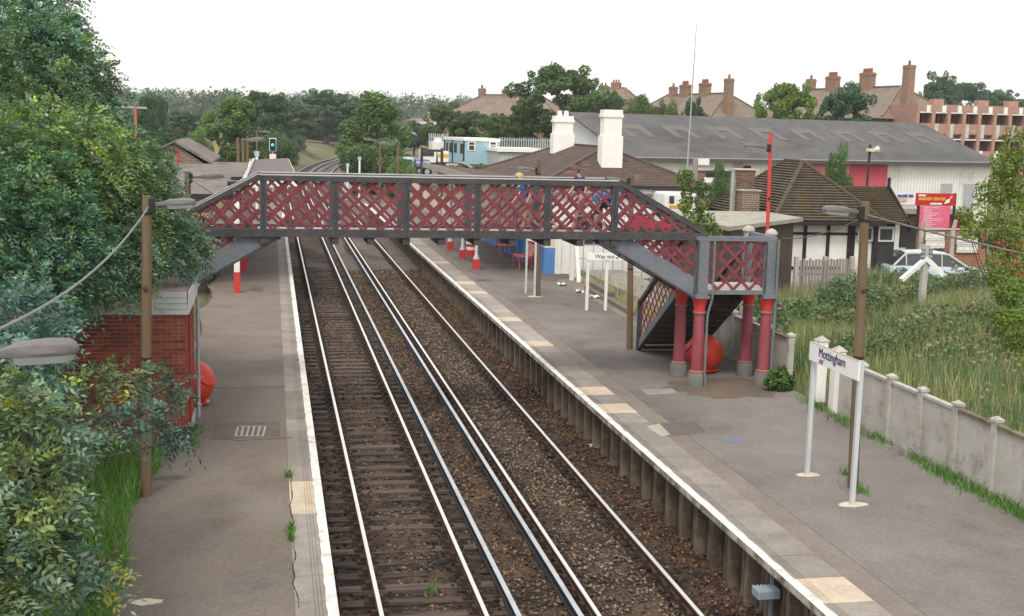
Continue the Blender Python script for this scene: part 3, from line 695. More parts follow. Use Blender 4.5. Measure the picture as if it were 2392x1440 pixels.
# ------------------------------------------------------------------ station name sign, way out sign
SIGNW = mat('sign_white', (.80, .80, .79), (.75, .75, .74), 3, .45)
NAVY = mat('sign_navy', (.02, .03, .11), (.025, .035, .12), 3, .5)
T = thing('station_sign', 'white station name board reading Mottingham on two white posts', 'sign', (7.96, 19.55, PZ))
ya, yb = 20.42, 18.62
SPOST = mat('sign_post_grey', (.50, .53, .55), (.44, .46, .48), 2, .55)
for y in (ya, yb): piece('post', SPOST, T, (7.97, y, PZ), (7.97, y, 3.36), .075, .075)
mb = MB(); mb.b2(7.90, 7.925, yb-.06, ya+.06, 3.03, 3.36); board = mb.build('board', SIGNW, T, bevel=.004)
piece('board_edge', mat('sign_edge', (.55, .42, .28), None, 3), T, (7.912, yb-.06, 3.364), (7.912, ya+.06, 3.364), .03, .012)
text('Mottingham', .235, (7.894, ya-.34, 3.165), (0, -1, 0), (0, 0, 1), NAVY, T, sx=.92)
for k, m_ in ((0, mat('nse_red', (.55, .06, .05), None, 3)), (1, mat('nse_blue', (.04, .1, .35), None, 3))):
    y = ya-.36-.085*k; MB().prism([(7.898, y, 3.045), (7.898, y-.055, 3.045), (7.898, y-.09, 3.125), (7.898, y-.035, 3.125)], (-.004, 0, 0)).build('stripe_emblem', m_, T)
for y, rx in ((ya, .24), (yb, .27)): flat('cement_footing', blob((8.0, y), rx, .15), CEM, 'round pale cement footing of the name sign, the one beside the timber lamp post' if y == yb else 'small cement footing of the name sign, the one away from the lamp post', 'footing')['group'] = 'cement footings of the station name sign'
# way out sign on two white posts by the gap
T = thing('way_out_sign', 'white Way out board with blue arrow on two white posts', 'sign', (9.7, 40.8, PZ))
w0, w1 = P(1371, 591, 40.5), P(1457, 608, 40.5); z1 = w0.z+.0; z0 = P(1371, 608, 40.5).z
mb = MB(); mb.b2(w0.x, w1.x, 40.45, 40.48, z0, z1); mb.build('board', SIGNW, T, bevel=.004)
text('Way out', (z1-z0)*.78, (w0.x+.27, 40.444, z0+.07), (1, 0, 0), (0, 0, 1), NAVY, T)
ax, az = w0.x+1.02, z0+.05
piece('arrow', NAVY, T, (ax, 40.447, az), (ax+.13, 40.447, az+.13), .004, .035, (1, 0, -1)); piece('arrow', NAVY, T, (ax+.03, 40.446, az+.14), (ax+.15, 40.446, az+.14), .004, .03); piece('arrow', NAVY, T, (ax+.135, 40.445, az+.03), (ax+.135, 40.445, az+.15), .004, .03)
for x in (w0.x+.06, w0.x+.72): piece('post', WHITEP, T, (x, 40.53, PZ-.2), (x, 40.53, z0+.2), .09, .09)
# edge-on sign posts further along
T = thing('edge_on_sign', 'pair of slim white sign posts seen edge on beside the timber lamp post', 'sign', (7.75, 44.4, PZ))
for x, y in ((7.71, 44.8), (7.87, 43.98)): piece('post', SPOST, T, (x, y, PZ), (x, y, 3.5), .07, .07)
mb = MB(); mb.prism([(7.69, 44.85, 2.9), (7.89, 43.93, 2.9), (7.92, 43.94, 2.9), (7.72, 44.86, 2.9)], (0, 0, .55)); mb.build('board', SIGNW, T)
flat('cement_footing', blob((7.87, 43.98), .3, .2), CEM, 'pale cement round a post foot of the edge-on sign', 'footing')

# ------------------------------------------------------------------ concrete fence
FN = thing('concrete_fence', 'grey concrete panel fence with capped posts along the back of the platform', 'fence', (10.72, 22, PZ))
Y = 12.70; ys = []
while Y < 34.6: ys.append(Y); Y += 1.25
for y in ys:
    if 24.9 < y < 26.6: continue
    piece('fence_post', CONC, FN, (10.74, y, PZ-.05), (10.74, y, 2.20), .14, .13, (0, 1, 0))
    MB().add([(10.65, y-.09, 2.20), (10.83, y-.09, 2.20), (10.83, y+.09, 2.20), (10.65, y+.09, 2.20), (10.65, y-.09, 2.25), (10.83, y-.09, 2.25), (10.83, y+.09, 2.25), (10.65, y+.09, 2.25), (10.74, y, 2.305)],
        [(0, 1, 5, 4), (1, 2, 6, 5), (2, 3, 7, 6), (3, 0, 4, 7), (4, 5, 8), (5, 6, 8), (6, 7, 8), (7, 4, 8), (3, 2, 1, 0)]).build('post_cap', CONC, FN)
    if 24.0 < y < 25.5: continue
    piece('fence_panel', CONC, FN, (10.76, y+.07, (PZ+2.1)/2), (10.76, y+1.18, (PZ+2.1)/2), .055, 2.1-PZ)
    piece('coping_rail', CONCD if random.random() < .3 else CONC, FN, (10.75, y+.07, 2.13), (10.75, y+1.18, 2.13), .12, .055)
for x, y, lb in ((10.93, 26.42, 'thick white concrete gate post with pyramid cap behind the name board'), (10.74, 25.12, 'thick white gate post with pyramid cap between the fence gap and the timber lamp post')):
    T = thing('gate_post', lb, 'gate post', (x, y, PZ), group='gate posts in the fence gap')
    piece('shaft', WHITEP, T, (x, y, PZ-.03), (x, y, 2.32), .24, .24, (0, 1, 0))
    MB().add([(x-.15, y-.15, 2.32), (x+.15, y-.15, 2.32), (x+.15, y+.15, 2.32), (x-.15, y+.15, 2.32), (x, y, 2.44)], [(0, 1, 4), (1, 2, 4), (2, 3, 4), (3, 0, 4), (3, 2, 1, 0)]).build('cap', CONC, T)
T = text('44', .22, (10.728, 17.75, 1.5), (0, -1, 0), (0, 0, 1), mat('faded_yellow', (.5, .40, .2), (.44, .42, .36), 12), FN, name='painted_number')

# ------------------------------------------------------------------ spherical bins, step bracket, litter
def round_bin(x, y, r, label, az):
    T = thing('round_bin', label, 'bin', (x, y, PZ), group=None)
    prof = [(r*.55, 0), (r*.8, .12*r)]+[(r*math.cos(a), r+r*math.sin(a)) for a in np.linspace(-.95, 1.45, 18)]
    MB().lathe([(a, PZ+b*.98) for a, b in prof], (x, y, 0), 40).build('shell', ORANGE, T, smooth=True)
    c = Vector((x, y, PZ+r)); d = Vector((math.cos(az), math.sin(az), .75)).normalized(); q = d.to_track_quat('Z', 'Y').to_matrix()
    MB().lathe([(r*.62, r*.79), (r*.645, r*.80), (r*.645, r*.85), (r*.60, r*.87), (r*.35, r*.97), (r*.01, r*1.01)], c, 36, q).build('lid', ORANGE, T, smooth=True)
    return T
round_bin(9.38, 29.95, .49, 'big round orange-red bin standing under the lattice stairs', R(160))
round_bin(-3.24, 27.05, .47, 'round orange-red bin half hidden by the brick hut', R(-30))
T = thing('step_bracket', 'pale blue-grey ribbed step box fixed to the platform wall', 'bracket', (5.5, 16.2, 0))
g = P(1790, 1384, 16.2)
MB().b2(g.x-.17, g.x+.17, 16.08, 16.34, g.z-.07, g.z+.05).build('box', mat('bracket_blue', (.20, .26, .32), (.26, .31, .36), 4, .6), T, bevel=.01)
for k in range(6): piece('rib', mat('bracket_light', (.34, .40, .45), None, 3), T, (g.x-.15+k*.06, 16.08, g.z+.055), (g.x-.15+k*.06, 16.34, g.z+.055), .03, .02)
piece('hanger', mat('bracket_blue', (.2, .26, .32)), T, (g.x+.15, 16.36, g.z+.42), (g.x+.15, 16.36, g.z-.6), .05, .03, (0, 1, 0))
LIT = mat('litter_white', (.75, .75, .74), (.6, .6, .6), 9, .8)
def litter(p, s, lb, seed):
    rg = random.Random(seed); mb = MB(); n = 5; vs = []
    for i in range(n):
        for j in range(n): vs.append((p[0]+(i/(n-1)-.5)*s*rg.uniform(.8, 1.2), p[1]+(j/(n-1)-.5)*s*rg.uniform(.8, 1.2), p[2]+rg.uniform(.005, s*.45)))
    mb.add(vs, [(i*n+j, (i+1)*n+j, (i+1)*n+j+1, i*n+j+1) for i in range(n-1) for j in range(n-1)]); o = mb.build('litter', LIT, None); s_ = o.modifiers.new('thickness', 'SOLIDIFY'); s_.thickness = .004; tag(o, lb, 'litter')
litter(G(1390, 1046, -.15), .24, 'crumpled white bag lying against the platform wall foot', 1)
litter(G(1172, 799, -.0), .16, 'small white carton by the platform wall', 2)
litter(G(1312, 668, PZ), .3, 'white paper at the end of the rubbish strip by the white posts', 3)
litter(G(1354, 684, PZ), .3, 'flattened white paper beside the stacked timbers', 4)
litter(G(1390, 697, PZ), .34, 'crumpled white paper at the end of the stacked timbers', 5)

# ------------------------------------------------------------------ brick hut on the left platform
T = thing('brick_hut', 'flat-roofed red brick hut with white boarded fascia behind the shrub', 'hut', (-4.8, 24.7, PZ))
HX, HY0, HY1, HXL = -3.13, 23.42, 26.0, -6.6
MORT = mat('mortar', (.60, .47, .37), (.5, .39, .31), 6, .95, .3)
MB().b2(HXL, HX-.012, HY0+.012, HY1, PZ, 3.5).build('wall_core', MORT, T)
MB().b2(HXL-.02, HX+.03, HY0-.03, HY1+.02, PZ-.02, PZ+.17).build('plinth', CONC, T)
BRK = [mat('hut_brick_a', (.20, .045, .03), (.26, .068, .045), 9, .9, .3, 40), mat('hut_brick_b', (.14, .036, .028), (.19, .052, .038), 9, .9, .3, 40), mat('hut_brick_c', (.25, .065, .042), (.30, .095, .062), 9, .9, .3, 40)]
rg = random.Random(4); stuffs = [MB(), MB(), MB()]; nb = 0
for c in range(35):
    z = PZ+.17+.0375+c*.075
    if z > 3.45: break
    x = HX-(.11 if c % 2 else .225)
    first = True
    while x > HXL-.1:
        L = .215 if not (first and c % 2) else .102
        xc = HX-(.0515 if (first and c % 2) else .1085) if first else x-.1085
        k = rg.randrange(3)
        if first: xr = HX-(.115 if c % 2 else .225)
        a = xc-L/2; b = xc+L/2
        if nb < 300 and xc > -5.5: piece('brick', BRK[k], T, (a, HY0+.05, z), (b, HY0+.05, z), .1+rg.uniform(0, .008), .065); nb += 1
        else: stuffs[k].box((xc, HY0+.05, z), (L, .1, .065))
        x = (xr if first else x-.225); first = False
    y = HY0+.105+(.12 if c % 2 else 0)
    while y < HY1-.1:
        stuffs[rg.randrange(3)].box((HX-.05, y+.115, z), (.1, .215, .065)); y += .225
for k in range(3): stuffs[k].build('side_bricks', BRK[k], T, kind='stuff')
FASC = mat('fascia_boards', (.54, .55, .55), (.46, .48, .49), 2, .7, .1, c3=(.33, .34, .34), s3=3, t3=.62)
for k in range(4):
    z0 = 3.44+k*.105
    piece('fascia_board', FASC, T, (HXL-.1, HY0-.05-.006*k, z0+.05), (HX+.045, HY0-.05-.006*k, z0+.05), .03, .098)
    piece('fascia_board', FASC, T, (HX+.06+.006*k, HY0-.06, z0+.05), (HX+.06+.006*k, HY1+.1, z0+.05), .03, .098)
MB().b2(HXL-.05, HX+.03, HY0-.03, HY1+.05, 3.6, 3.80).build('roof', mat('hut_roof', (.40, .29, .26), (.33, .26, .24), 1.5, .95, .2, c3=(.24, .22, .2), s3=1.2, t3=.58), T)
MB().tube([(HX+.05, HY0+.45, PZ+.1), (HX+.05, HY0+.45, 3.42)], .022, 10).build('downpipe', mat('dull_red', (.33, .03, .03), None, 3), T, smooth=True)
MB().tube([(HX+.09, HY1-.15, PZ), (HX+.09, HY1-.15, 3.42)], .04, 10).build('downpipe', GREYM, T, smooth=True)

# ------------------------------------------------------------------ left platform building and canopy
FELT = mat('felt_roof', (.145, .124, .108), (.21, .185, .163), 2.2, .95, .8, 9, c3=(.10, .088, .08), s3=1.2, t3=.56, grain=.4, gscale=9)
CANR = mat('canopy_sheet', (.115, .095, .09), (.16, .135, .125), 1.5, .9, .3, 14)
T = thing('platform_building', 'low platform building with a broad grey felt roof behind the footbridge', 'building', (-6.2, 54, PZ))
MB().b2(-10.5, -4.3, 46.4, 63, PZ-.3, 4.2).build('wall', WHITEW, T)
MB().slab([(-10.9, 45.9, 4.35), (-2.62, 45.9, 4.35), (-2.62, 63.3, 4.95), (-10.9, 63.3, 4.95)], .14).build('roof', FELT, T)
piece('roof_edge', WHITEP, T, (-2.60, 45.9, 4.30), (-2.60, 63.3, 4.90), .06, .22)
piece('roof_edge', BLACK, T, (-10.9, 45.87, 4.27), (-2.6, 45.87, 4.27), .05, .2)
for x in (-5.4, -7.0): MB().b2(x-.5, x+.5, 46.36, 46.5, 1.7, 3.0).build('window', GLASS, T)
for y in (48, 52, 56, 60): 
    f_ = MB().b2(-4.32, -4.26, y-.5, y+.5, PZ if y == 52 else 1.8, 3.1).build('door' if y == 52 else 'window', mat('dark_green_door', (.03, .035, .04), None, 2) if y == 52 else GLASS, T)
    MB().b2(-4.29, -4.25, y-.58, y+.58, 3.1, 3.2).build('lintel', WHITEP, f_)
T = thing('left_canopy', 'brown sheeted platform canopy with white edge along the felt roof', 'canopy', (-1.5, 60, PZ))
MB().slab([(-2.52, 47.5, 4.80), (-.62, 47.5, 4.93), (-.62, 73, 4.93), (-2.52, 73, 4.80)], .08).build('roof', CANR, T)
piece('gutter', mat('zinc', (.40, .42, .43), (.33, .34, .36), 3, .5), T, (-2.55, 47.5, 4.86), (-2.55, 73, 4.86), .14, .05)
piece('valance', WHITEP, T, (-.60, 47.5, 4.74), (-.60, 73, 4.74), .04, .30)
piece('valance', WHITEP, T, (-2.5, 47.48, 4.66), (-.62, 47.48, 4.74), .04, .26)
for y in (48.5, 52.5, 56.5, 60.5, 64.5, 68.5): piece('beam', BLACK, T, (-3.2, y, 4.62), (-.66, y, 4.74), .1, .16)
for y in (45.0, 51.1, 55.4, 60, 64.5, 69):
    x = -2.77 if y == 45 else -2.68
    zt = 4.3 if y == 45 else 4.66
    piece('pillar_foot', REDP, T, (x, y, PZ), (x, y, PZ+.75), .225, .225, (0, 1, 0)); piece('pillar', WHITEP, T, (x, y, PZ+.75), (x, y, zt), .2, .2, (0, 1, 0))
piece('beam', BLACK, T, (-2.77, 45, 4.25), (-2.6, 48.5, 4.6), .14, .14)
DBRICK = brickmat('old_brick', (.20, .125, .085), (.125, .08, .06), (.30, .27, .23), 1, .24, .085, .014)
T = thing('gabled_brick_store', 'old brown brick store with low gabled roof above the felt roof', 'building', (-10.2, 62, PZ))
g0, g1, g2 = P(362, 360, 62), P(478, 383, 62), P(408, 337, 62)
zb_ = .6; zl, zr, zp = g0.z, g1.z, g2.z
MB().prism([(g0.x, 62, zb_), (g1.x, 62, zb_), (g1.x, 62, zr), (g2.x, 62, zp), (g0.x, 62, zl)], (0, 10, 0)).build('wall', DBRICK, T)
for a, b in (((g0.x-.25, zl), (g2.x, zp+.06)), ((g2.x, zp+.06), (g1.x+.35, zr-.02))):
    MB().prism([(a[0], 61.8, a[1]), (b[0], 61.8, b[1]), (b[0], 61.8, b[1]+.12), (a[0], 61.8, a[1]+.12)], (0, 10.6, 0)).build('roof_slope', FELT, T)
for k in range(9):
    z_ = zr-.35-.16*k
    if z_ < 3.7: break
    piece('brick_band', mat('band_grey', (.33, .31, .29), None, 3), T, (g0.x+.8, 61.98, zr-.9), (g1.x-.1, 61.98, zr-.9), .03, .14); break
p = P(413, 352, 60); p2 = P(413, 420, 60)
single('red_vent_pipe', MB().tube([(p.x, 60, 3.9), (p.x, 60, p.z)], .09, 10), REDP, 'short red pole in front of the old brown brick store', 'pole', smooth=True)
p = P(316, 250, 70); T = thing('red_signal_lamp', 'thin red pole with a cross arm rising through the left tree tops', 'pole', (p.x, 70, .4))
piece('mast', mat('red_mast', (.45, .13, .10), None, 3), T, (p.x, 70, .3), (p.x, 70, p.z), .14, .14, (0, 1, 0)); piece('arm', GREYM, T, (p.x-1, 70, p.z), (p.x+.6, 70, p.z-.05), .1, .1)

# ------------------------------------------------------------------ right station building
BTILE = mat('brown_tiles', (.072, .050, .040), (.110, .080, .066), 2.2, .9, .5, 12, c3=(.17, .13, .105), s3=1.0, t3=.62, stretch=(1, 1, 3))
SB = thing('station_building', 'station house with brown hipped roof and two tall white chimneys', 'station', (12.9, 57, PZ))
X0, X1, Y0, Y1 = 9.80, 16.35, 51.0, 66.0
ZE = 4.72
MB().b2(X0, X1, Y0, Y1, PZ-.4, ZE).build('wall', WHITEW, SB)
rx = (X0+X1)/2+.1; zr = P(1400, 344, 54.6).z
e = .45; ov = .02
A, B, C, D = (X0-e, Y0-e, ZE-ov), (X1+e, Y0-e, ZE-ov), (X1+e, Y1+e, ZE-ov), (X0-e, Y1+e, ZE-ov)
r0, r1 = (rx, 54.6, zr), (rx, 62.2, zr)
for nm, pts in (('roof_slope', [A, B, r0]), ('roof_slope', [B, C, r1, r0]), ('roof_slope', [C, D, r1]), ('roof_slope', [D, A, r0, r1])):
    MB().slab(pts, .10).build(nm, BTILE, SB)
HIPM = mat('hip_tiles', (.075, .055, .05), (.11, .085, .075), 3, .9, .3)
for a, b in ((A, r0), (B, r0), (C, r1), (D, r1), (r0, r1)):
    a, b = Vector(a), Vector(b); n = int((b-a).length/.33)
    for i in range(n): piece('ridge_tile', HIPM, SB, a.lerp(b, (i+.02)/n)+Vector((0, 0, .03)), a.lerp(b, (i+.98)/n)+Vector((0, 0, .03)), .2, .07)
for a, b in ((A, B), (D, A)):
    piece('gutter', BLACK, SB, Vector(a)+Vector((0, -.03 if a is A else 0, -.09)), Vector(b)+Vector((0, -.03 if a is A else 0, -.09)), .11, .10)
piece('fascia', WHITEP, SB, (X0-.3, Y0-.3, ZE-.25), (X1+.4, Y0-.3, ZE-.25), .06, .22)
# courses of tiles on the two roof slopes one sees
def courses(parent, a, b, c0, c1, n, m, name='tile_course', th=.035):
    """thin overlapping strips from eaves a-b up to ridge c0-c1"""
    a, b, c0, c1 = map(Vector, (a, b, c0, c1)); nr = (b-a).cross(c0-a)
    if nr.length < 1e-4: nr = (b-a).cross(c1-a)
    nr.normalize()
    if nr.z < 0: nr = -nr
    for i in range(n):
        t0, t1 = i/n, min(1, (i+1.0)/n)
        p0, p1, p2, p3 = a.lerp(c0, t0), b.lerp(c1, t0), b.lerp(c1, t1), a.lerp(c0, t1)
        if (p1-p0).length < .06: continue
        up0, up1 = nr*th, nr*.004
        mb = MB(); mb.add([p0+nr*.003, p1+nr*.003, p2+up1, p3+up1, p0+up0, p1+up0], [(4, 5, 2, 3), (0, 1, 5, 4), (0, 4, 3), (1, 2, 5)]); mb.build(name, m, parent)
courses(SB, A, B, r0, r0, 26, BTILE, th=.02); courses(SB, D, A, r1, r0, 26, BTILE, th=.02)
def chimney(parent, cx, cy, zb, zt, w_, d_, neck, m, pots=2):
    c = MB().b2(cx-w_/2, cx+w_/2, cy-d_/2, cy+d_/2, zb, neck).build('chimney', m, parent, bevel=.01)
    k = .86
    MB().b2(cx-w_*k/2, cx+w_*k/2, cy-d_*k/2, cy+d_*k/2, neck, zt-.32).build('upper_shaft', m, c)
    MB().b2(cx-w_*.98/2, cx+w_*.98/2, cy-d_*.98/2, cy+d_*.98/2, zt-.32, zt-.2).build('cornice', m, c)
    MB().b2(cx-w_*.9/2, cx+w_*.9/2, cy-d_*.9/2, cy+d_*.9/2, zt-.2, zt).build('cap', m, c)
    for i in range(pots):
        x = cx+(i-(pots-1)/2)*.32; MB().lathe([(.13, zt), (.11, zt+.2), (.12, zt+.22), (.12, zt+.25)], (x, cy, 0), 12).build('chimney_pot', m, c, smooth=True)
    return c
CW = mat('chimney_white', (.80, .79, .75), (.72, .71, .67), 1.6, .8, .1, c3=(.56, .54, .48), s3=1.6, t3=.70)
q = P(1425, 400, 52.6); chimney(SB, q.x, 52.7, q.z-.2, P(1425, 257, 52.7).z, .93, .75, P(1425, 318, 52.7).z, CW, 0)
q = P(1313, 342, 60.3); chimney(SB, q.x, 60.3, q.z-.6, P(1313, 271, 60.3).z, 1.05, .75, P(1313, 312, 60.3).z, CW, 2)
# painted platform wall: blue dado, cream above, bands and openings
BLUE = mat('dado_blue', (.07, .19, .46), (.095, .23, .50), 1.5, .6, .1, c3=(.20, .27, .42), s3=2, t3=.66)
CREAM = mat('wall_cream', (.66, .60, .42), (.60, .55, .40), 1.5, .75, .05)
MB().b2(X0-.05, X0-.006, Y0-.03, Y1, PZ, PZ+1.1).build('blue_dado', BLUE, SB)
MB().b2(X0-.04, X0-.006, Y0-.03, Y1, PZ+1.1, 4.0).build('cream_wall', CREAM, SB)
MB().b2(X0-.06, X0+.4, Y0-.05, Y0-.006, PZ, PZ+1.1).build('blue_dado', BLUE, SB); MB().b2(X0-.05, X0+.4, Y0-.045, Y0-.006, PZ+1.1, 3.6).build('cream_wall', CREAM, SB)
for y in (52.0, 56.0, 60.5): piece('buttress', BLUE, SB, (X0-.1, y, PZ), (X0-.1, y, PZ+1.1), .3, .2, (0, 1, 0))
for y, nm in ((53.6, 'door'), (57.6, 'window'), (62.0, 'door')):
    MB().b2(X0-.07, X0-.03, y-.45, y+.45, PZ if nm == 'door' else 2.0, 3.2).build(nm, REDP if nm == 'door' and y < 55 else GLASS, SB)
MB().b2(X0-.075, X0-.045, 51.5, 52.9, 2.2, 3.0).build('poster', mat('poster_print', (.6, .62, .6), (.2, .28, .4), 9, .6), SB)
for x0_, x1_ in ((11.1, 12.1), (13.7, 14.7)): MB().b2(x0_, x1_, Y0-.05, Y0+.1, 2.2, 3.5).build('window', GLASS, SB)
# canopy on this side with grey columns on red feet
T = thing('right_canopy', 'platform canopy with brown felt roof on grey columns with red feet', 'canopy', (7.9, 57, PZ))
MB().slab([(6.35, 49.6, 5.02), (9.4, 49.6, 4.72), (9.4, 66, 4.72), (6.35, 66, 5.02)], .10).build('roof', BTILE, T)
piece('fascia', mat('weathered_board', (.33, .31, .28), (.27, .25, .22), 3, .9), T, (6.33, 49.6, 4.94), (6.33, 66, 4.94), .05, .28)
piece('fascia', mat('weathered_board', (.33, .31, .28)), T, (6.35, 49.58, 4.94), (9.4, 49.58, 4.64), .05, .28)
for y in (50.2, 52.77, 56.72, 60.86, 64.8):
    x = 7.14
    if y > 51:
        piece('column_foot', REDP, T, (x, y, PZ), (x, y, PZ+.42), .30, .30, (0, 1, 0))
        MB().lathe([(.14, PZ+.42), (.11, PZ+.55), (.075, PZ+.6), (.07, 4.6), (.12, 4.8)], (x, y, 0), 16).build('column', mat('column_grey', (.50, .51, .52), (.43, .44, .45), 3, .6), T, smooth=True)
    piece('beam', BLACK, T, (6.4, y, 4.82), (9.3, y, 4.56), .08, .14)
# benches
def bench(loc, rz, label):
    T = thing('bench', label, 'bench', loc, rz, group='red platform benches'); T.scale = (1.18, 1.0, 1.18)
    WM[T.name] = Matrix.Identity(4)
    m = mat('bench_red', (.60, .07, .055), (.66, .16, .14), 3, .5); ml = mat('bench_pale_red', (.78, .34, .30), (.72, .22, .18), 4, .55)
    # local: faces -x, width along y
    for k in range(7): y = -.72+k*.205; piece('seat_slat', ml, T, (-.26, y+.1, .44), (.2, y+.1, .42), .19, .025); piece('back_slat', ml, T, (.22, y+.1, .46), (.36, y+.1, .88), .19, .025, (1, 0, 0))
    for y in (-.72, .72):
        for x in (-.24, .2): MB().tube([(x, y, 0), (x, y, .42)], .022, 8).build('leg', m, T)
        MB().tube([(-.28, y, .45), (.2, y, .44), (.25, y, .52), (.38, y, .9)], .025, 8).build('side_rail', m, T, smooth=True)
    return T
b_ = bench((9.28, 53.2, PZ), 0., 'red slatted bench against the blue wall beside the edge-on sign posts')
b_ = bench((9.35, 58.0, PZ), 0., 'red slatted bench against the blue wall behind the striped bin')
# platform litter bin with white bands
T = thing('litter_bin', 'red litter bin with white bands hanging by the canopy columns', 'litter bin', (7.2, 54.6, PZ))
gx = P(1102, 575, 55.5)
MB().lathe([(.2, PZ+.25), (.26, PZ+.95), (.27, PZ+1.0)], (gx.x, 55.5, 0), 20).build('drum', REDP, T, smooth=True)
for z, h in ((PZ+.55, .13), (PZ+.82, .1)): MB().lathe([(.232+(z-PZ-.5)*.085+.004, z), (.232+(z+h-PZ-.5)*.085+.004, z+h)], (gx.x, 55.5, 0), 20).build('white_band', WHITEP, T)
MB().tube([(gx.x+.28, 55.5, PZ), (gx.x+.28, 55.5, PZ+1.2)], .03, 8).build('post', GREYM, T)
# white concrete posts by the building corner, one propped
for i, (px, py, top, lb) in enumerate(((1304, 640, 556, 'tall white concrete post closest to the blue and cream wall corner'), (1335, 655, 556, 'white concrete post with a slanting strut beside the Way out sign'))):
    g = G(px, py, PZ); T = thing('concrete_post', lb, 'post', (g.x, g.y, PZ), group='white posts by the station corner')
    piece('shaft', WHITEP, T, (g.x, g.y, PZ-.05), (g.x, g.y, 4.2), .17, .17, (0, 1, 0))
    if i: g2 = G(1352, 661, PZ); piece('strut', WHITEP, T, (g2.x, g2.y, PZ), (g.x+.05, g.y-.05, 3.2), .15, .15, (0, 1, 0))
g = G(1283, 638, PZ); T = thing('timber_post', 'old grey timber post at the corner of the station house', 'post', (g.x, g.y, PZ)); piece('shaft', mat('old_timber', (.40, .37, .31), (.3, .28, .23), 3, .9, stretch=(3, 3, .3)), T, (g.x, g.y, PZ-.05), (g.x, g.y, 3.9), .2, .2, (0, 1, 0))
# wire mesh gate
T = thing('mesh_gate', 'tall steel mesh gate standing in front of the white station wall', 'gate', (11.8, 49.3, PZ))
for i in range(9): x = 10.6+i*.42; MB().tube([(x, 49.3, PZ-.1), (x, 49.3, 3.6)], .03 if i in (0, 8, 4) else .018, 6).build('bar', GREYM, T)
for z in (1.2, 1.75, 2.3, 2.85, 3.5): piece('rail', GREYM, T, (10.6, 49.3, z), (13.96, 49.3, z), .03, .03)
# stacked timbers along the back of the platform
for i, (a, b, z, lb) in enumerate((((1362, 678), (1412, 706), .08, 'lowest old timber baulk lying along the platform back by the litter'), ((1372, 677), (1416, 702), .25, 'upper old timber baulk resting on the stack by the litter'), ((1404, 700), (1468, 738), .08, 'long edging baulk running towards the lamp post by the stairs'))):
    a, b = G(*a, PZ), G(*b, PZ); o = single('timber_baulk', MB().beam(a+Vector((.15, 0, z)), b+Vector((.15, 0, z)), .22, .15), mat('baulk', (.13, .11, .095), (.19, .165, .14), 3, .9, .4, 12), lb, 'timber', bevel=.01)
    o['group'] = 'old timber baulks at the platform back'
# pale grey boarded yard floor behind the way out sign
o = MB().b2(11.2, 13.0, 36.2, 50.4, .9, 1.16).build('yard', mat('yard_concrete', (.25, .24, .23), (.31, .30, .285), 1.2, .95, .2)); o['kind'] = 'structure'

# ------------------------------------------------------------------ warehouse
def solve_len(A, d, px, py=400):
    r = ray(px, py); ax, ay = A.x-CAM_X, A.y; return (ax*r.y-ay*r.x)/(d[1]*r.x-d[0]*r.y)
WA = P(1475, 368, 78); wphi = R(15); wd_ = (math.cos(wphi), math.sin(wphi)); WL = solve_len(WA, wd_, 2313)
WHg = float(gz(WA.x+10, 82)); WH = thing('warehouse', 'long warehouse with grey corrugated roof and white sheeted walls', 'warehouse', (WA.x, WA.y, WHg), wphi)
zE = WA.z; hs = 8.0; zR = P(1355, 266, 86).z; ls = (zR-zE)/hs
Wm = WM[WH.name]; Wl = lambda x, y, z: Wm @ Vector((x, y, z-WHg))
CORR = wavemat('corrugated_roof', (.088, .088, .088), (.125, .122, .118), 0, .30, .85, .07, c3=(.07, .068, .066), s3=.25)
CLAD = wavemat('white_cladding', (.76, .76, .73), (.68, .68, .65), 0, .30, .7, .05, c3=(.55, .55, .53), s3=.4)
MB().prism([Wl(0, 0, WHg-1), Wl(WL, 0, WHg-1), Wl(WL, 0, zE), Wl(0, 0, zE)], Wl(0, .15, 0)-Wl(0, 0, 0)).build('front_wall', CLAD, WH)
gab = [Wl(0, 0.16, WHg-1), Wl(0, hs+2.2, WHg-1), Wl(0, hs+2.2, zR-.1-2.2*ls), Wl(0, hs, zR-.1), Wl(0, .16, zE)]
MB().prism(gab, Wl(.15, 0, 0)-Wl(0, 0, 0)).build('gable_wall', mat('gable_sheet', (.60, .61, .61), (.5, .51, .51), .8, .8), WH)
MB().prism([p+(Wl(WL-.16, 0, 0)-Wl(0, 0, 0)) for p in gab], Wl(.15, 0, 0)-Wl(0, 0, 0)).build('gable_wall', CLAD, WH)
def roofpt(x, y, dz=0.): return Wl(x, y, zE+ls*(y if y <= hs else 2*hs-y)+dz)
MB().slab([roofpt(-.5, -.5, .1), roofpt(WL+.5, -.5, .1), roofpt(WL+.5, hs, .1), roofpt(-.5, hs, .1)], .12).build('roof_slope', CORR, WH)
MB().slab([roofpt(-.5, hs, .1), roofpt(WL+.5, hs, .1), roofpt(WL+.5, hs+2.6, .1), roofpt(-.5, hs+2.6, .1)], .12).build('roof_slope', CORR, WH)
piece('gutter', mat('gutter_dark', (.07, .07, .075), (.1, .1, .105), 3, .7), WH, Wl(-.5, -.58, zE-.12), Wl(WL+.5, -.58, zE-.12), .16, .2)
piece('gutter_lip', mat('gutter_pale', (.36, .37, .38), None, 3), WH, Wl(-.5, -.6, zE+.02), Wl(WL+.5, -.6, zE+.02), .18, .06)
RLT = wavemat('roof_light_sheet', (.150, .143, .128), (.118, .114, .106), 0, .30, .8, .07)
npan = 8
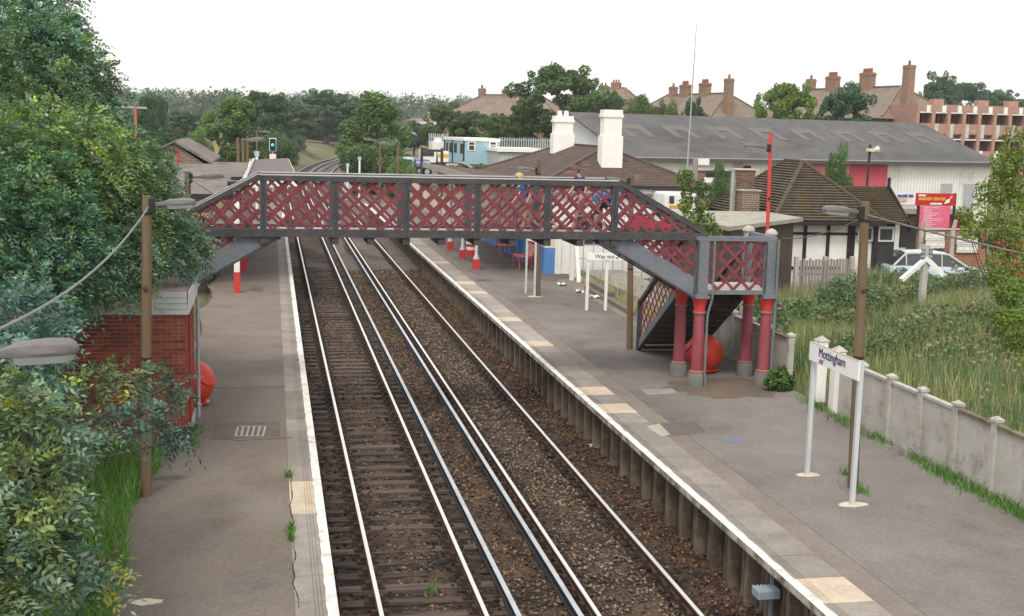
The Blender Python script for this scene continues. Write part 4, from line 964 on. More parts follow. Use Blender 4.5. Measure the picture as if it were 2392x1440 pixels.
for i in range(npan):
    xc = WL*(.06+i*.118); 
    for (xa, xb, ya, yb) in ((xc, xc+2.1, 4.9, 5.8), (xc, xc+.62, 3.4, 4.9), (xc+1.48, xc+2.1, 3.4, 4.9)):
        MB().slab([roofpt(xa, ya, .13), roofpt(xb, ya, .13), roofpt(xb, yb, .13), roofpt(xa, yb, .13)], .02).build('roof_light', RLT, WH)
PINK = wavemat('red_cladding', (.52, .09, .12), (.46, .075, .10), 0, .30, .75, .05); PINK2 = wavemat('pale_red_cladding', (.58, .22, .24), (.52, .17, .19), 0, .30, .75, .05)
tx = lambda px: solve_len(WA, wd_, px)
MB().prism([Wl(tx(1985), -.06, WHg), Wl(tx(2072), -.06, WHg), Wl(tx(2072), -.06, zE-.25), Wl(tx(1985), -.06, zE-.25)], Wl(0, .05, 0)-Wl(0, 0, 0)).build('red_panel', PINK, WH)
MB().prism([Wl(tx(1825), -.06, WHg), Wl(tx(1984), -.06, WHg), Wl(tx(1984), -.06, zE-.25), Wl(tx(1825), -.06, zE-.25)], Wl(0, .05, 0)-Wl(0, 0, 0)).build('red_panel', PINK2, WH)
for a, b in ((2200, 2226), (2254, 2279)): MB().prism([Wl(tx(a), -.05, WHg), Wl(tx(b), -.05, WHg), Wl(tx(b), -.05, zE-1.6), Wl(tx(a), -.05, zE-1.6)], Wl(0, .04, 0)-Wl(0, 0, 0)).build('door', mat('grey_door', (.38, .39, .41), (.33, .34, .36), 2), WH)
MB().prism([Wl(tx(1713), -.05, zE-1.3), Wl(tx(1735), -.05, zE-1.3), Wl(tx(1735), -.05, zE-.2), Wl(tx(1713), -.05, zE-.2)], Wl(0, .04, 0)-Wl(0, 0, 0)).build('pale_panel', mat('peach_panel', (.62, .46, .34), None, 3), WH)
MB().prism([Wl(tx(1735.5), -.05, zE-.9), Wl(tx(1753), -.05, zE-.9), Wl(tx(1753), -.05, zE-.45), Wl(tx(1735.5), -.05, zE-.45)], Wl(0, .04, 0)-Wl(0, 0, 0)).build('opening', DARK, WH)
g = MB(); g.prism([Wl(-.05, 2.4, zE-.6), Wl(-.05, 5.4, zE-.6), Wl(-.05, 5.0, zE+.45), Wl(-.05, 2.4, zE+.45)], Wl(.04, 0, 0)-Wl(0, 0, 0)); g.build('gable_opening', mat('gable_dark', (.05, .045, .045), None, 3), WH)

# ------------------------------------------------------------------ half-timbered ticket office
MOSS = mat('mossy_tiles', (.085, .066, .048), (.135, .108, .078), 2.5, .92, .7, 14, c3=(.16, .135, .05), s3=1.3, t3=.63, grain=.4, gscale=8)
HB = thing('ticket_office', 'white half-timbered ticket office with mossy tiled hip roof', 'building', (19.5, 47.5, 1.0))
ex0, ex1, ey0, ey1, ez = 17.2, 21.8, 44.5, 51.8, 3.74
apx = 19.5; zap = P(1885, 381, 47.3).z
MB().b2(17.62, 21.6, 45.0, 51.3, .8, ez+.05).build('wall', WHITEW, HB)
a, b, c, d = (ex0, ey0, ez), (ex1, ey0, ez), (ex1, ey1, ez), (ex0, ey1, ez); r0, r1 = (apx, 47.3, zap), (apx, 49.0, zap)
for pts in ([a, b, r0], [b, c, r1, r0], [c, d, r1], [d, a, r0, r1]): MB().slab(pts, .1).build('roof_slope', MOSS, HB)
courses(HB, a, b, r0, r0, 22, MOSS, th=.085); courses(HB, d, a, r1, r0, 22, MOSS, th=.085); courses(HB, b, c, r0, r1, 22, MOSS, th=.085)
HIPG = mat('mossy_hip', (.085, .066, .046), (.065, .052, .04), 4, .95, .5, 20, c3=(.12, .098, .04), s3=3, t3=.6, grain=.4, gscale=8)
for p, q in ((a, r0), (b, r0), (d, r1), (r0, r1)):
    p, q = Vector(p), Vector(q); n = int((q-p).length/.2)
    for i in range(n): piece('ridge_tile', HIPG, HB, p.lerp(q, (i+.02)/n)+Vector((0, 0, .05)), p.lerp(q, (i+.95)/n)+Vector((0, 0, .085)), .17, .07)
for p, q in ((a, b), (d, a)): piece('gutter', BLACK, HB, Vector(p)+Vector((-.02 if p is d else 0, -.03 if p is a else 0, -.08)), Vector(q)+Vector((-.02 if p is d else 0, -.03 if p is a else 0, -.08)), .12, .13)
for px in (1816, 1880, 1934, 1988):
    x = P(px, 560, 44.98).x; piece('timber', BLACK, HB, (x, 44.97, 1.0), (x, 44.97, ez-.02), .13 if px < 1980 else .3, .06, (0, 1, 0))
zt_ = P(1900, 546, 44.97).z; piece('timber', BLACK, HB, (17.6, 44.965, zt_), (21.6, 44.965, zt_), .05, .10); piece('timber', BLACK, HB, (17.6, 44.965, ez-.12), (21.6, 44.965, ez-.12), .05, .12)
piece('timber', BLACK, HB, (17.6, 44.965, 1.9), (20.2, 44.965, 1.9), .05, .10)
# lower gabled wing
wx0, wx1 = 21.0, 22.75; wr = P(2030, 441, 46.3).z
for p in ([(wx0-.6, 44.45, ez), (wx1, 44.45, ez), (wx1, 46.3, wr), (wx0-.6, 46.3, wr)], [(wx0, 48.1, ez), (wx1, 48.1, ez), (wx1, 46.3, wr), (wx0, 46.3, wr)]): MB().slab(p, .09).build('wing_roof', MOSS, HB)
courses(HB, (wx0-.6, 44.45, ez), (wx1, 44.45, ez), (wx0-.6, 46.3, wr), (wx1, 46.3, wr), 16, MOSS, th=.085)
for i in range(9): piece('ridge_tile', HIPG, HB, (wx0-.4+i*.23, 46.3, wr+.04), (wx0-.4+i*.23+.21, 46.3, wr+.05), .2, .09)
MB().prism([(22.45, 44.9, .9), (22.45, 47.7, .9), (22.45, 47.7, ez), (22.45, 46.3, wr-.1), (22.45, 44.9, ez)], (-.9, 0, 0)).build('wing_wall', mat('black_boards', (.03, .03, .033), (.05, .05, .05), 4, .7), HB)
for s in (-1, 1): piece('bargeboard', BLACK, HB, (wx1+.04, 46.3, wr+.02), (wx1+.04, 46.3+s*2.0, ez-.2), .06, .26)
piece('finial', BLACK, HB, (wx1+.04, 46.3, wr-.2), (wx1+.04, 46.3, wr+.45), .1, .1, (0, 1, 0))
MB().b2(20.9, 21.55, 44.9, 44.96, 2.95, 3.55).build('window', WHITEP, HB); MB().b2(21.0, 21.45, 44.87, 44.9, 3.03, 3.45).build('pane', GLASS, HB)
MB().b2(21.7, 22.4, 44.84, 44.9, 2.95, 3.55).build('window', WHITEP, HB); MB().b2(21.8, 22.3, 44.81, 44.84, 3.03, 3.45).build('pane', GLASS, HB)
piece('timber', BLACK, HB, (21.62, 44.85, .9), (21.62, 44.85, 3.7), .16, .12, (0, 1, 0))
MB().b2(22.5, 23.15, 44.55, 44.62, 2.75, 3.7).build('hanging_board', BLACK, HB)
# brick chimney stack against its side
T = thing('brick_stack', 'weathered brown brick chimney stack between the flat roof and the tiled roof', 'chimney', (16.6, 47, 1))
p0, p1 = P(1722, 398, 46.6), P(1766, 398, 46.6)
OLDB = [mat('stack_brick_a', (.13, .08, .055), (.19, .12, .08), 9, .9, .3, 40), mat('stack_brick_b', (.085, .055, .042), (.12, .08, .06), 9, .9, .3, 40)]
MB().b2(p0.x+.02, p1.x-.02, 46.62, 47.3, 1, p0.z).build('core', mat('stack_mortar', (.36, .33, .28), None, 4), T)
rg = random.Random(8); z = P(1745, 500, 46.6).z-.6; k = 0
while z < p0.z-.02:
    x = p0.x-(.11 if k % 2 else 0)
    while x < p1.x-.02:
        xa, xb = max(x, p0.x)+.006, min(x+.225, p1.x)-.006
        if xb-xa > .04: piece('brick', OLDB[rg.randrange(2)], T, (xa, 46.65, z+.04), (xb, 46.65, z+.04), .09, .068)
        x += .225
    z += .08; k += 1
MB().b2(p0.x-.1, p1.x+.1, 46.55, 47.4, p0.z, p0.z+.05).build('top_slab', CONC, T)
q0, q1 = P(1735, 447, 45.9), P(1776, 447, 45.9); MB().b2(q0.x, q1.x, 45.9, 46.5, 1, q0.z).build('lower_stack', DBRICK, T); MB().b2(q0.x-.05, q1.x+.05, 45.85, 46.5, q0.z, q0.z+.05).build('lower_top', CONC, T)
MB().tube([(p0.x-.2, 46.5, 2.5), (p0.x-.2, 46.5, p0.z)], .05, 8).build('pipe', GREYM, T)
# flat concrete roofed store
T = thing('flat_store', 'low dark brick store with pale weedy flat concrete roof beside the landing', 'store', (15.5, 41, 1.0))
f0, f1, f2, f3 = P(1645, 552, 37), P(1800, 522, 43.2), P(1760, 497, 46.2), P(1640, 505, 45)
zf = 4.02
MB().prism([(13.1, 38.2, 1), (17.2, 42.6, 1), (17.0, 45.6, 1), (13.2, 45.6, 1)], (0, 0, zf-1.1)).build('wall', mat('store_wall', (.07, .05, .04), (.11, .075, .06), 3, .9), T)
MB().prism([(12.9, 37.9, zf-.14), (17.5, 42.5, zf-.14), (17.3, 45.6, zf-.14), (13.0, 45.6, zf-.14)], (0, 0, .14)).build('roof', mat('flat_roof', (.36, .34, .29), (.29, .275, .235), 2, .95, .6, 10, c3=(.19, .20, .11), s3=1.6, t3=.58), T)
# old concrete posts with domed caps by the landing
for px, py, lb in ((1749, 540, 'domed concrete post top close behind the landing beside the red pole'), (1802, 548, 'domed concrete post top just right of the red pole foot')):
    p = P(px, py, 32); T = thing('domed_post', lb, 'post', (p.x, 32, 1), group='domed posts behind the landing'); piece('shaft', CONC, T, (p.x, 32, 1), (p.x, 32, p.z), .2, .2, (0, 1, 0)); MB().lathe([(.17, p.z), (.17, p.z+.05), (.11, p.z+.12), (.02, p.z+.16)], (p.x, 32, 0), 14).build('cap', CONC, T, smooth=True)
T = thing('derelict_wall', 'derelict red-brown brick wall with a white board below the warehouse', 'wall', (16.4, 58, 1))
p0, p1 = P(1607, 398, 58), P(1722, 402, 58); MB().b2(p0.x, p1.x, 58, 58.4, 1, p0.z).build('masonry', brickmat('derelict_brick', (.22, .10, .075), (.14, .08, .065), (.32, .27, .23), 1, .3, .1, .02), T)
piece('white_board', WHITEP, T, P(1644, 436, 57.9), P(1688, 436, 57.9), .05, .9); MB().b2(p0.x-.1, p1.x+.1, 57.9, 58.5, p0.z, p0.z+.07).build('coping', CONC, T)
piece('timber', DARK, T, P(1650, 409, 57.9), P(1710, 409, 57.9), .1, .22)
T = thing('timber_mast', 'grey timber pole rising in front of the white warehouse wall', 'pole', (16, 56, 1)); p = P(1625, 370, 56); MB().tube([(p.x, 56, 1), (p.x, 56, p.z)], .13, 10).build('shaft', mat('grey_timber', (.33, .31, .27), (.25, .235, .2), 4, .9, stretch=(3, 3, .3)), T, smooth=True)
p = P(1640, 378, 56); piece('notice', WHITEP, T, (p.x-.25, 55.84, p.z), (p.x+.3, 55.84, p.z), .02, .3)
# aerial mast
p = P(1605, 398, 54); t_ = P(1627, 56, 54)
T = thing('aerial_mast', 'very tall thin aerial mast, red at its tip, by the station roof', 'mast', (p.x, 54, 3)); MB().tube([(p.x-.1, 54, 1.), (p.x, 54, p.z), (p.x+(t_.x-p.x)*.55, 54, p.z+(t_.z-p.z)*.55)], [.05, .04, .028], 8).build('lower_tube', GREYM, T)
MB().tube([(p.x+(t_.x-p.x)*.55, 54, p.z+(t_.z-p.z)*.55), t_], [.024, .012], 8).build('upper_tube', mat('mast_red', (.42, .16, .13), (.35, .2, .17), 2, .6), T)
# white van with yellow band
p = P(1597, 470, 49); T = thing('white_van', 'white van with a yellow band seen from behind beyond the stairs', 'van', (p.x, 51, 1.2))
zt_, zb2 = P(1597, 452, 49).z, 1.45
MB().b2(p.x-.8, p.x+.55, 49, 51.8, zb2, zt_).build('body', WHITEP, T, bevel=.08)
for a_, b_ in ((-.62, -.42), (-.05, .4)): MB().b2(p.x+a_, p.x+b_, 48.975, 49.05, zt_-.42, zt_-.12).build('window', GLASS, T)
MB().b2(p.x-.62, p.x+.35, 48.98, 49.05, zt_-.62, zt_-.5).build('yellow_band', mat('van_yellow', (.7, .38, .02), None, 3), T)
for sx in (-.72, .47):
    w_ = MB().lathe([(.30, -.09), (.30, .09)], (p.x+sx, 49.6, zb2), 20, Matrix.Rotation(R(90), 3, 'Y')).build('wheel', BLACK, T); MB().lathe([(.18, -.1), (.18, .1)], (p.x+sx, 49.6, zb2), 16, Matrix.Rotation(R(90), 3, 'Y')).build('rim', GREYM, w_)
# floodlight post
p = P(2033, 338, 58); T = thing('floodlight_post', 'dark post with a cream floodlight in front of the warehouse roof', 'floodlight', (p.x, 58, 1)); MB().tube([(p.x-.1, 58, 1), (p.x, 58, p.z)], .07, 10).build('pole', mat('post_brown', (.07, .045, .035), None, 4), T)
MB().box((p.x-.02, 57.9, p.z-.28), (.36, .3, .16)).build('ballast_box', mat('cream_metal', (.6, .57, .46), None, 3), T, bevel=.02); MB().lathe([(.06, 0), (.2, .28), (.2, .3)], (p.x+.1, 57.9, p.z-.3), 12, Matrix.Rotation(R(80), 3, 'Y')).build('lamp', mat('cream_metal', (.6, .57, .46)), T)

# ------------------------------------------------------------------ builders' yard front
T = thing('builder_sign', 'big red board reading BUILDER CENTER with a white trowel over a pink list board', 'sign', (26, 56, 1.2))
Ys = 56.
def prect(mb, x0, y0, x1, y1, Y, t=.05):
    a, b = P(x0, y0, Y), P(x1, y1, Y); mb.b2(a.x, b.x, Y, Y+t, b.z, a.z); return mb
prect(MB(), 2140.5, 451.5, 2231, 482, Ys).build('board', mat('sign_red', (.46, .018, .022), (.42, .02, .025), 2, .5), T)
prect(MB(), 2150, 482.3, 2216.5, 532, Ys+.02).build('list_board', mat('sign_pink', (.58, .085, .17), (.60, .16, .24), 2, .55), T)
YEL = mat('sign_yellow', (.75, .5, .04), None, 3); SW = mat('sign_letter_white', (.8, .78, .76), None, 3)
p = P(2146, 467.6, Ys-.01); text('BUILDER CENTER', .185, p, (1, 0, 0), (0, 0, 1), YEL, T, sx=.98, bold=.006)
prect(MB(), 2146, 455, 2163, 459, Ys-.012, .01).build('lettering', SW, T)
for a_, b_ in ((2173, 2188), (2190, 2200)): prect(MB(), a_, 474.5, b_, 478.5, Ys-.012, .01).build('lettering', SW, T)
rg = random.Random(3)
for k in range(11): prect(MB(), 2157, 484.6+k*4.3, 2157+rg.choice((28, 36, 30, 46, 20, 40, 35)), 487.2+k*4.3, Ys+.008, .01).build('lettering', mat('pink_letters', (.74, .45, .50), None, 3), T)
tr = [P(a_, b_, Ys-.01) for a_, b_ in ((2205, 477), (2212, 466.5), (2219, 466), (2218, 473.5))]; MB().prism(tr, (0, -.012, 0)).build('trowel_blade', SW, T)
piece('trowel_handle', SW, T, P(2217, 467.5, Ys-.015), P(2224, 458.5, Ys-.015), .012, .09, (0, 1, 0))
for px in (2144, 2228): x = P(px, 500, Ys+.1).x; piece('post', BLACK, T, (x, Ys+.1, 1), (x, Ys+.1, P(px, 452, Ys).z), .1, .1, (0, 1, 0))
T = thing('white_kiosk', 'white flat-roofed kiosk with brown posts behind the red sign', 'kiosk', (25.5, 59, 1.2))
prect(MB(), 2070, 500, 2262, 640, 58.5, 3).build('wall', WHITEW, T); prect(MB(), 2040, 487, 2268, 502, 57.8, 4).build('roof', mat('kiosk_roof', (.34, .30, .27), (.27, .24, .22), 3), T)
for px in (2129, 2261): prect(MB(), px-3, 502, px+3, 640, 57.9, .2).build('post', mat('post_brown', (.07, .045, .035)), T)
prect(MB(), 2218, 500, 2252, 542, 58.3, .1).build('red_panel', mat('hoarding_red', (.42, .03, .05), (.36, .04, .06), 2, .6), T); prect(MB(), 2143, 506, 2150, 560, 58.4, .08).build('arched_window', DARK, T)
prect(MB(), 2075, 451, 2140, 478, 60.5, .1).build('poster_panel', mat('poster_row', (.72, .71, .68), (.5, .5, .52), 3, .7), T)
for a_, c_ in ((2098, (.1, .1, .3)), (2110, (.06, .08, .32)), (2124, (.06, .08, .32))): prect(MB(), a_, 455, a_+10, 461, 60.45, .04).build('poster', mat('poster_ink_%d' % a_, c_, None, 3), T)
prect(MB(), 2097, 464, 2120, 471, 60.45, .04).build('poster', mat('poster_peach', (.6, .38, .28), None, 3), T)
T = thing('screen_wall', 'red brick yard wall with two white pierced screen-block panels', 'wall', (26, 52, 1.2))
BW = brickmat('yard_brick', (.30, .10, .055), (.24, .085, .05), (.36, .28, .22), 1, .24, .085, .013)
prect(MB(), 2148, 538, 2300, 640, 52, .25).build('masonry', BW, T); prect(MB(), 2145, 535, 2303, 538.2, 51.95, .35).build('coping', CONC, T)
for (x0, y0, x1, y1) in ((2163, 543, 2206, 581), (2236, 552, 2283, 591)):
    prect(MB(), x0-1, y0-1, x1+1, y1+1, 51.97, .02).build('screen_back', DARK, T)
    for i in range(3):
        for j in range(2):
            a_ = P(x0+(x1-x0)*i/3, y0+(y1-y0)*j/2, 51.9); b_ = P(x0+(x1-x0)*(i+1)/3, y0+(y1-y0)*(j+1)/2, 51.9); cx, cz = (a_.x+b_.x)/2, (a_.z+b_.z)/2; hx, hz = abs(b_.x-a_.x)/2-.01, abs(a_.z-b_.z)/2-.01
            mb = MB(); t_ = .05
            mb.b2(cx-hx, cx+hx, 51.88, 51.97, cz+hz-t_, cz+hz); mb.b2(cx-hx, cx+hx, 51.88, 51.97, cz-hz, cz-hz+t_); mb.b2(cx-hx, cx-hx+t_, 51.881, 51.969, cz-hz+t_, cz+hz-t_); mb.b2(cx+hx-t_, cx+hx, 51.881, 51.969, cz-hz+t_, cz+hz-t_)
            mb.b2(cx-.1, cx+.1, 51.885, 51.965, cz-.1, cz+.1); mb.b2(cx-hx+t_, cx+hx-t_, 51.886, 51.964, cz-.02, cz+.02)
            mb.build('screen_block', WHITEP, T)
for px, lb in ((2148, 'cranked concrete fence post at the end of the pierced brick wall'), (2221, 'cranked concrete fence post between the two pierced wall panels')):
    T = thing('cranked_post', lb, 'post', (P(px, 600, 51.5).x, 51.5, 1.1), group='cranked concrete posts'); x = P(px, 600, 51.5).x; zk = P(px, 540, 51.5).z
    piece('shaft', CONC, T, (x, 51.5, 1), (x, 51.5, zk), .15, .15, (0, 1, 0)); piece('crank', CONC, T, (x, 51.5, zk-.03), P(px+12, 515, 51.4), .13, .13, (0, 1, 0))
T = thing('red_railings', 'red painted steel railings half hidden by the yellow-green tree', 'railings', (28, 46, 1.2))
for i in range(10): x = P(2318+i*8.5, 600, 46).x; piece('bar', REDP, T, (x, 46, 1), (x, 46, P(2318+i*8, 556, 46).z), .06, .05, (0, 1, 0))
zt_ = P(2350, 563, 46).z; piece('rail', REDP, T, (P(2315, 560, 46).x, 46, zt_), (P(2400, 560, 46).x, 46, zt_), .04, .08); piece('rail', REDP, T, (P(2315, 560, 46).x, 46, 1.6), (P(2400, 560, 46).x, 46, 1.6), .04, .08)
p = P(2163, 572, 36); T = thing('propped_post', 'concrete stub post with two raking struts and grey insulators among the weeds', 'post', (p.x, 36, 1.2))
piece('shaft', CONC, T, (p.x, 36, 1), (p.x, 36, p.z), .18, .18, (0, 1, 0)); piece('strut', WHITEP, T, (p.x, 35.95, p.z-.45), P(2105, 655, 35.6), .13, .13); piece('strut', WHITEP, T, (p.x, 35.95, p.z-.4), P(2205, 645, 35.6), .13, .13)
for s in (-.13, .13): MB().lathe([(.05, p.z-.45), (.075, p.z-.38), (.05, p.z-.32), (.075, p.z-.25), (.05, p.z-.2), (.07, p.z-.12), (.03, p.z-.08)], (p.x+s, 35.9, 0), 12).build('insulator', mat('insulator_grey', (.22, .25, .28), None, 3, .4), T, smooth=True)
T = thing('paling_fence', 'grey weathered picket fence with concrete posts before the ticket office', 'fence', (18, 39.5, 1.1))
PAL = mat('paling_grey', (.20, .18, .165), (.28, .26, .24), 3, .9, .3, 15, stretch=(3, 3, .4))
n = 17; a_, b_ = P(1872, 600, 39.5).x, P(1985, 600, 39.5).x
for i in range(n): x = a_+(b_-a_)*i/(n-1); piece('pale', PAL, T, (x, 39.5, 1.0), (x, 39.5, P(1930, 607+random.uniform(-3, 3), 39.5).z), .08, .025, (0, 1, 0))
for z in (1.6, 2.3): piece('rail', PAL, T, (a_-.05, 39.54, z), (b_+.05, 39.54, z), .05, .08)
for px in (1862, 1929, 1992): x = P(px, 600, 39.6).x; piece('fence_post', CONC, T, (x, 39.62, 1), (x, 39.62, P(px, 600, 39.6).z), .14, .14, (0, 1, 0))

# ------------------------------------------------------------------ parked car
def car(loc, rz, label, body, roofm):
    T = thing('parked_car', label, 'car', loc, rz); WM[T.name] = Matrix.Identity(4)
    # local: x forward, length 4.15, width 1.62, ground z=0
    secs = [(-2.05, .42, .86, .70), (-1.98, .30, .90, .78), (-1.5, .22, .92, .80), (1.0, .22, .90, .81), (1.75, .26, .80, .78), (2.02, .34, .70, .70), (2.08, .42, .62, .62)]
    vs = []; n = 8
    for x, z0, z1, hw in secs: vs += [(x, -hw*.94, z0), (x, -hw, z0+.12), (x, -hw, z1-.10), (x, -hw*.93, z1), (x, hw*.93, z1), (x, hw, z1-.10), (x, hw, z0+.12), (x, hw*.94, z0)]
    fs = [(i*n+j, i*n+(j+1) % n, (i+1)*n+(j+1) % n, (i+1)*n+j) for i in range(len(secs)-1) for j in range(n)]+[tuple(range(n)), tuple(range(n*(len(secs)-1), n*len(secs)))]
    m = MB(); m.add(vs, fs); bd = m.build('body', body, T, smooth=True)
    cs = [(-1.85, .90, .70, .0), (-1.35, .92, .72, 1.0), (-1.0, .92, .72, 1.05), (.05, .91, .73, 1.05), (.35, .905, .73, .98), (1.1, .88, .74, .0)]
    m = MB(); vs = []
    for x, z, hw, k in cs:
        zt = z+.46*k+.01; vs += [(x, -hw, z), (x, -hw+.12*k, zt), (x, hw-.12*k, zt), (x, hw, z)]
    fs = [(i*4+j, i*4+j+1, (i+1)*4+j+1, (i+1)*4+j) for i in range(5) for j in range(3)]
    m.add(vs, fs); m.build('cabin_glass', GLASS, T)
    m = MB()
    for s in (-1, 1):
        q = lambda i, lv: Vector((cs[i][0], s*(cs[i][2]-.12*cs[i][3]*lv+.012), cs[i][1]+.46*cs[i][3]*lv+.012))
        for i in range(5): m.beam(q(i, 1), q(i+1, 1), .05, .06)
        for i in (1, 3): m.beam(Vector((cs[i][0], s*(cs[i][2]+.008), cs[i][1])), q(i, 1), .03, .07)
    m.build('pillars', roofm, T)
    m = MB(); vs = []
    for x, z, hw, k in cs[1:5]: vs += [(x, -(hw-.12*k), z+.46*k+.03), (x, 0, z+.46*k+.06), (x, (hw-.12*k), z+.46*k+.03)]
    m.add(vs, [(i*3+j, i*3+j+1, i*3+j+4, i*3+j+3) for i in range(3) for j in range(2)]); m.build('roof', roofm, T)
    for x in (-1.25, 1.3):
        for s in (-1, 1):
            w_ = MB().lathe([(.29, -.09), (.31, -.05), (.31, .05), (.29, .09)], (x, s*.74, .31), 22, Matrix.Rotation(R(90), 3, 'X')).build('wheel', BLACK, T, smooth=True); MB().lathe([(.19, -.095), (.19, .095)], (x, s*.74, .31), 16, Matrix.Rotation(R(90), 3, 'X')).build('rim', GREYM, w_)
    for s in (-1, 1):
        MB().box((2.03, s*.5, .58), (.06, .26, .12)).build('headlight', mat('headlamp', (.6, .62, .65), None, 3, .1), T); MB().box((-2.04, s*.52, .68), (.05, .22, .14)).build('tail_light', REDP, T); MB().box((.55, s*.88, .95), (.08, .14, .1)).build('mirror', body, T, bevel=.02)
    MB().box((2.08, 0, .42), (.08, 1.4, .12)).build('bumper', BLACK, T, bevel=.03); MB().box((-2.07, 0, .45), (.08, 1.4, .12)).build('bumper', BLACK, T, bevel=.03)
    return T
p = P(2180, 620, 44.5)
car((p.x, 44.5, float(gz(p.x, 44.5))), R(-8), 'pale blue hatchback parked behind the propped concrete post', mat('car_blue', (.42, .49, .57), (.46, .53, .60), 2, .25, spec=.5), mat('car_white', (.66, .68, .70), None, 2, .3, spec=.5))

# ------------------------------------------------------------------ houses on the rise
HTILE = mat('house_tiles', (.165, .130, .103), (.215, .172, .138), 1.2, .9, .4, 5, c3=(.16, .115, .085), s3=.5, t3=.58)
HBRICK = brickmat('house_brick', (.27, .14, .08), (.22, .11, .07), (.3, .24, .19), 1, .3, .1, .02)
def hip_house(label, ra, rb, hw, drop, chims, hip=None):
    """ridge from ra to rb (same height), eaves drop metres lower and hw to each side"""
    ra, rb = Vector(ra), Vector(rb); z = (ra.z+rb.z)/2; ra.z = rb.z = z; d = (rb-ra).normalized(); n = Vector((-d.y, d.x, 0)); hip = hip or hw*.8
    mid = (ra+rb)/2; g = float(gz(mid.x, mid.y)); T = thing('house', label, 'house', (mid.x, mid.y, g), group='houses on the rise behind the warehouse')
    ze = z-drop; e = [ra-d*hip+n*hw, ra-d*hip-n*hw, rb+d*hip-n*hw, rb+d*hip+n*hw]
    for q in e: q.z = ze
    for pts in ([e[1], e[2], rb, ra], [e[3], e[0], ra, rb], [e[0], e[1], ra], [e[2], e[3], rb]): MB().slab(pts, .18).build('roof_slope', HTILE, T)
    ins = .45; wp = [ra-d*(hip-ins)+n*(hw-ins), ra-d*(hip-ins)-n*(hw-ins), rb+d*(hip-ins)-n*(hw-ins), rb+d*(hip-ins)+n*(hw-ins)]
    MB().prism([(q.x, q.y, g-1) for q in wp], (0, 0, ze-g+1)).build('wall', HBRICK, T)
    for q0, q1 in ((e[1], e[2]), (e[2], e[3])): piece('gutter', mat('pale_gutter', (.36, .34, .31), None, 3), T, q0+Vector((0, 0, -.1)), q1+Vector((0, 0, -.1)), .16, .16)
    for a, b in ((e[1], ra), (e[2], rb), (e[3], rb), (ra, rb)): piece('ridge_tiles', HTILE, T, a+Vector((0, 0, .06)), b+Vector((0, 0, .06)), .3, .12)
    L = (wp[2]-wp[1]).length; k = max(2, int(L/3.5))
    for i in range(k):
        for zz in (ze-1.8,):
            c = wp[1].lerp(wp[2], (i+.5)/k); c.z = zz; f_ = MB().box(c-n*.03, (1.5, .1, 1.3), math.atan2(d.y, d.x)).build('window', WHITEP, T); MB().box(c-n*.07, (1.3, .08, 1.1), math.atan2(d.y, d.x)).build('pane', GLASS, f_)
    for t, off, w_, hgt, npots, sink in chims:
        c = ra+(rb-ra)*t-n*off; ang = math.atan2(d.y, d.x); zb = z-sink
        ch = MB().box((c.x, c.y, (zb+z+hgt)/2), (w_, .8, z+hgt-zb), ang).build('chimney', HBRICK, T); MB().box((c.x, c.y, z+hgt-.25), (w_*1.1, .9, .16), ang).build('cap', HBRICK, ch)
        for i in range(npots):
            q = c+d*((i-(npots-1)/2)*w_/max(npots, 1)*.9); MB().lathe([(.17, z+hgt), (.14, z+hgt+.45), (.16, z+hgt+.5)], (q.x, q.y, 0), 8).build('chimney_pot', mat('pot_red', (.22, .07, .05), (.28, .1, .07), 3), ch)
    return T
hip_house('brown-tiled house whose roof shows left of the tall leafy tree', P(1130, 222, 182), P(1262, 224, 178), 5.5, 3.0, [(-.02, .3, .9, .9, 1, 1.5), (.40, .3, .9, .8, 1, 1.5)], hip=4.5)
hip_house('brown-tiled house with four chimneys behind the middle of the warehouse', P(1560, 223, 168), P(1700, 218, 152), 5.2, 3.6, [(.12, .2, 1.1, 1.1, 1, 1.6), (.33, .2, 1.9, 1.3, 3, 1.6), (.66, .2, 1.9, 1.4, 3, 1.6), (1.18, 1.6, 1.1, 1.7, 1, 3.)])
hip_house('brown-tiled house with four tall chimneys beside the brick flats', P(1885, 213, 150), P(2105, 199, 131), 5.4, 3.5, [(.06, .2, 1.1, 1.3, 1, 1.6), (.31, .2, 2.0, 1.5, 4, 1.6), (.68, .2, 2.1, 1.7, 4, 1.6), (1.15, 1.2, 1.2, 2.2, 1, 3.2)])
hip_house('far house with one clustered chimney peeping over the tall leafy tree', P(1405, 205, 215), P(1460, 206, 212), 4.5, 4.0, [(.1, 0, 1.5, .4, 2, 2), (.62, 0, 1.6, .9, 3, 2)])

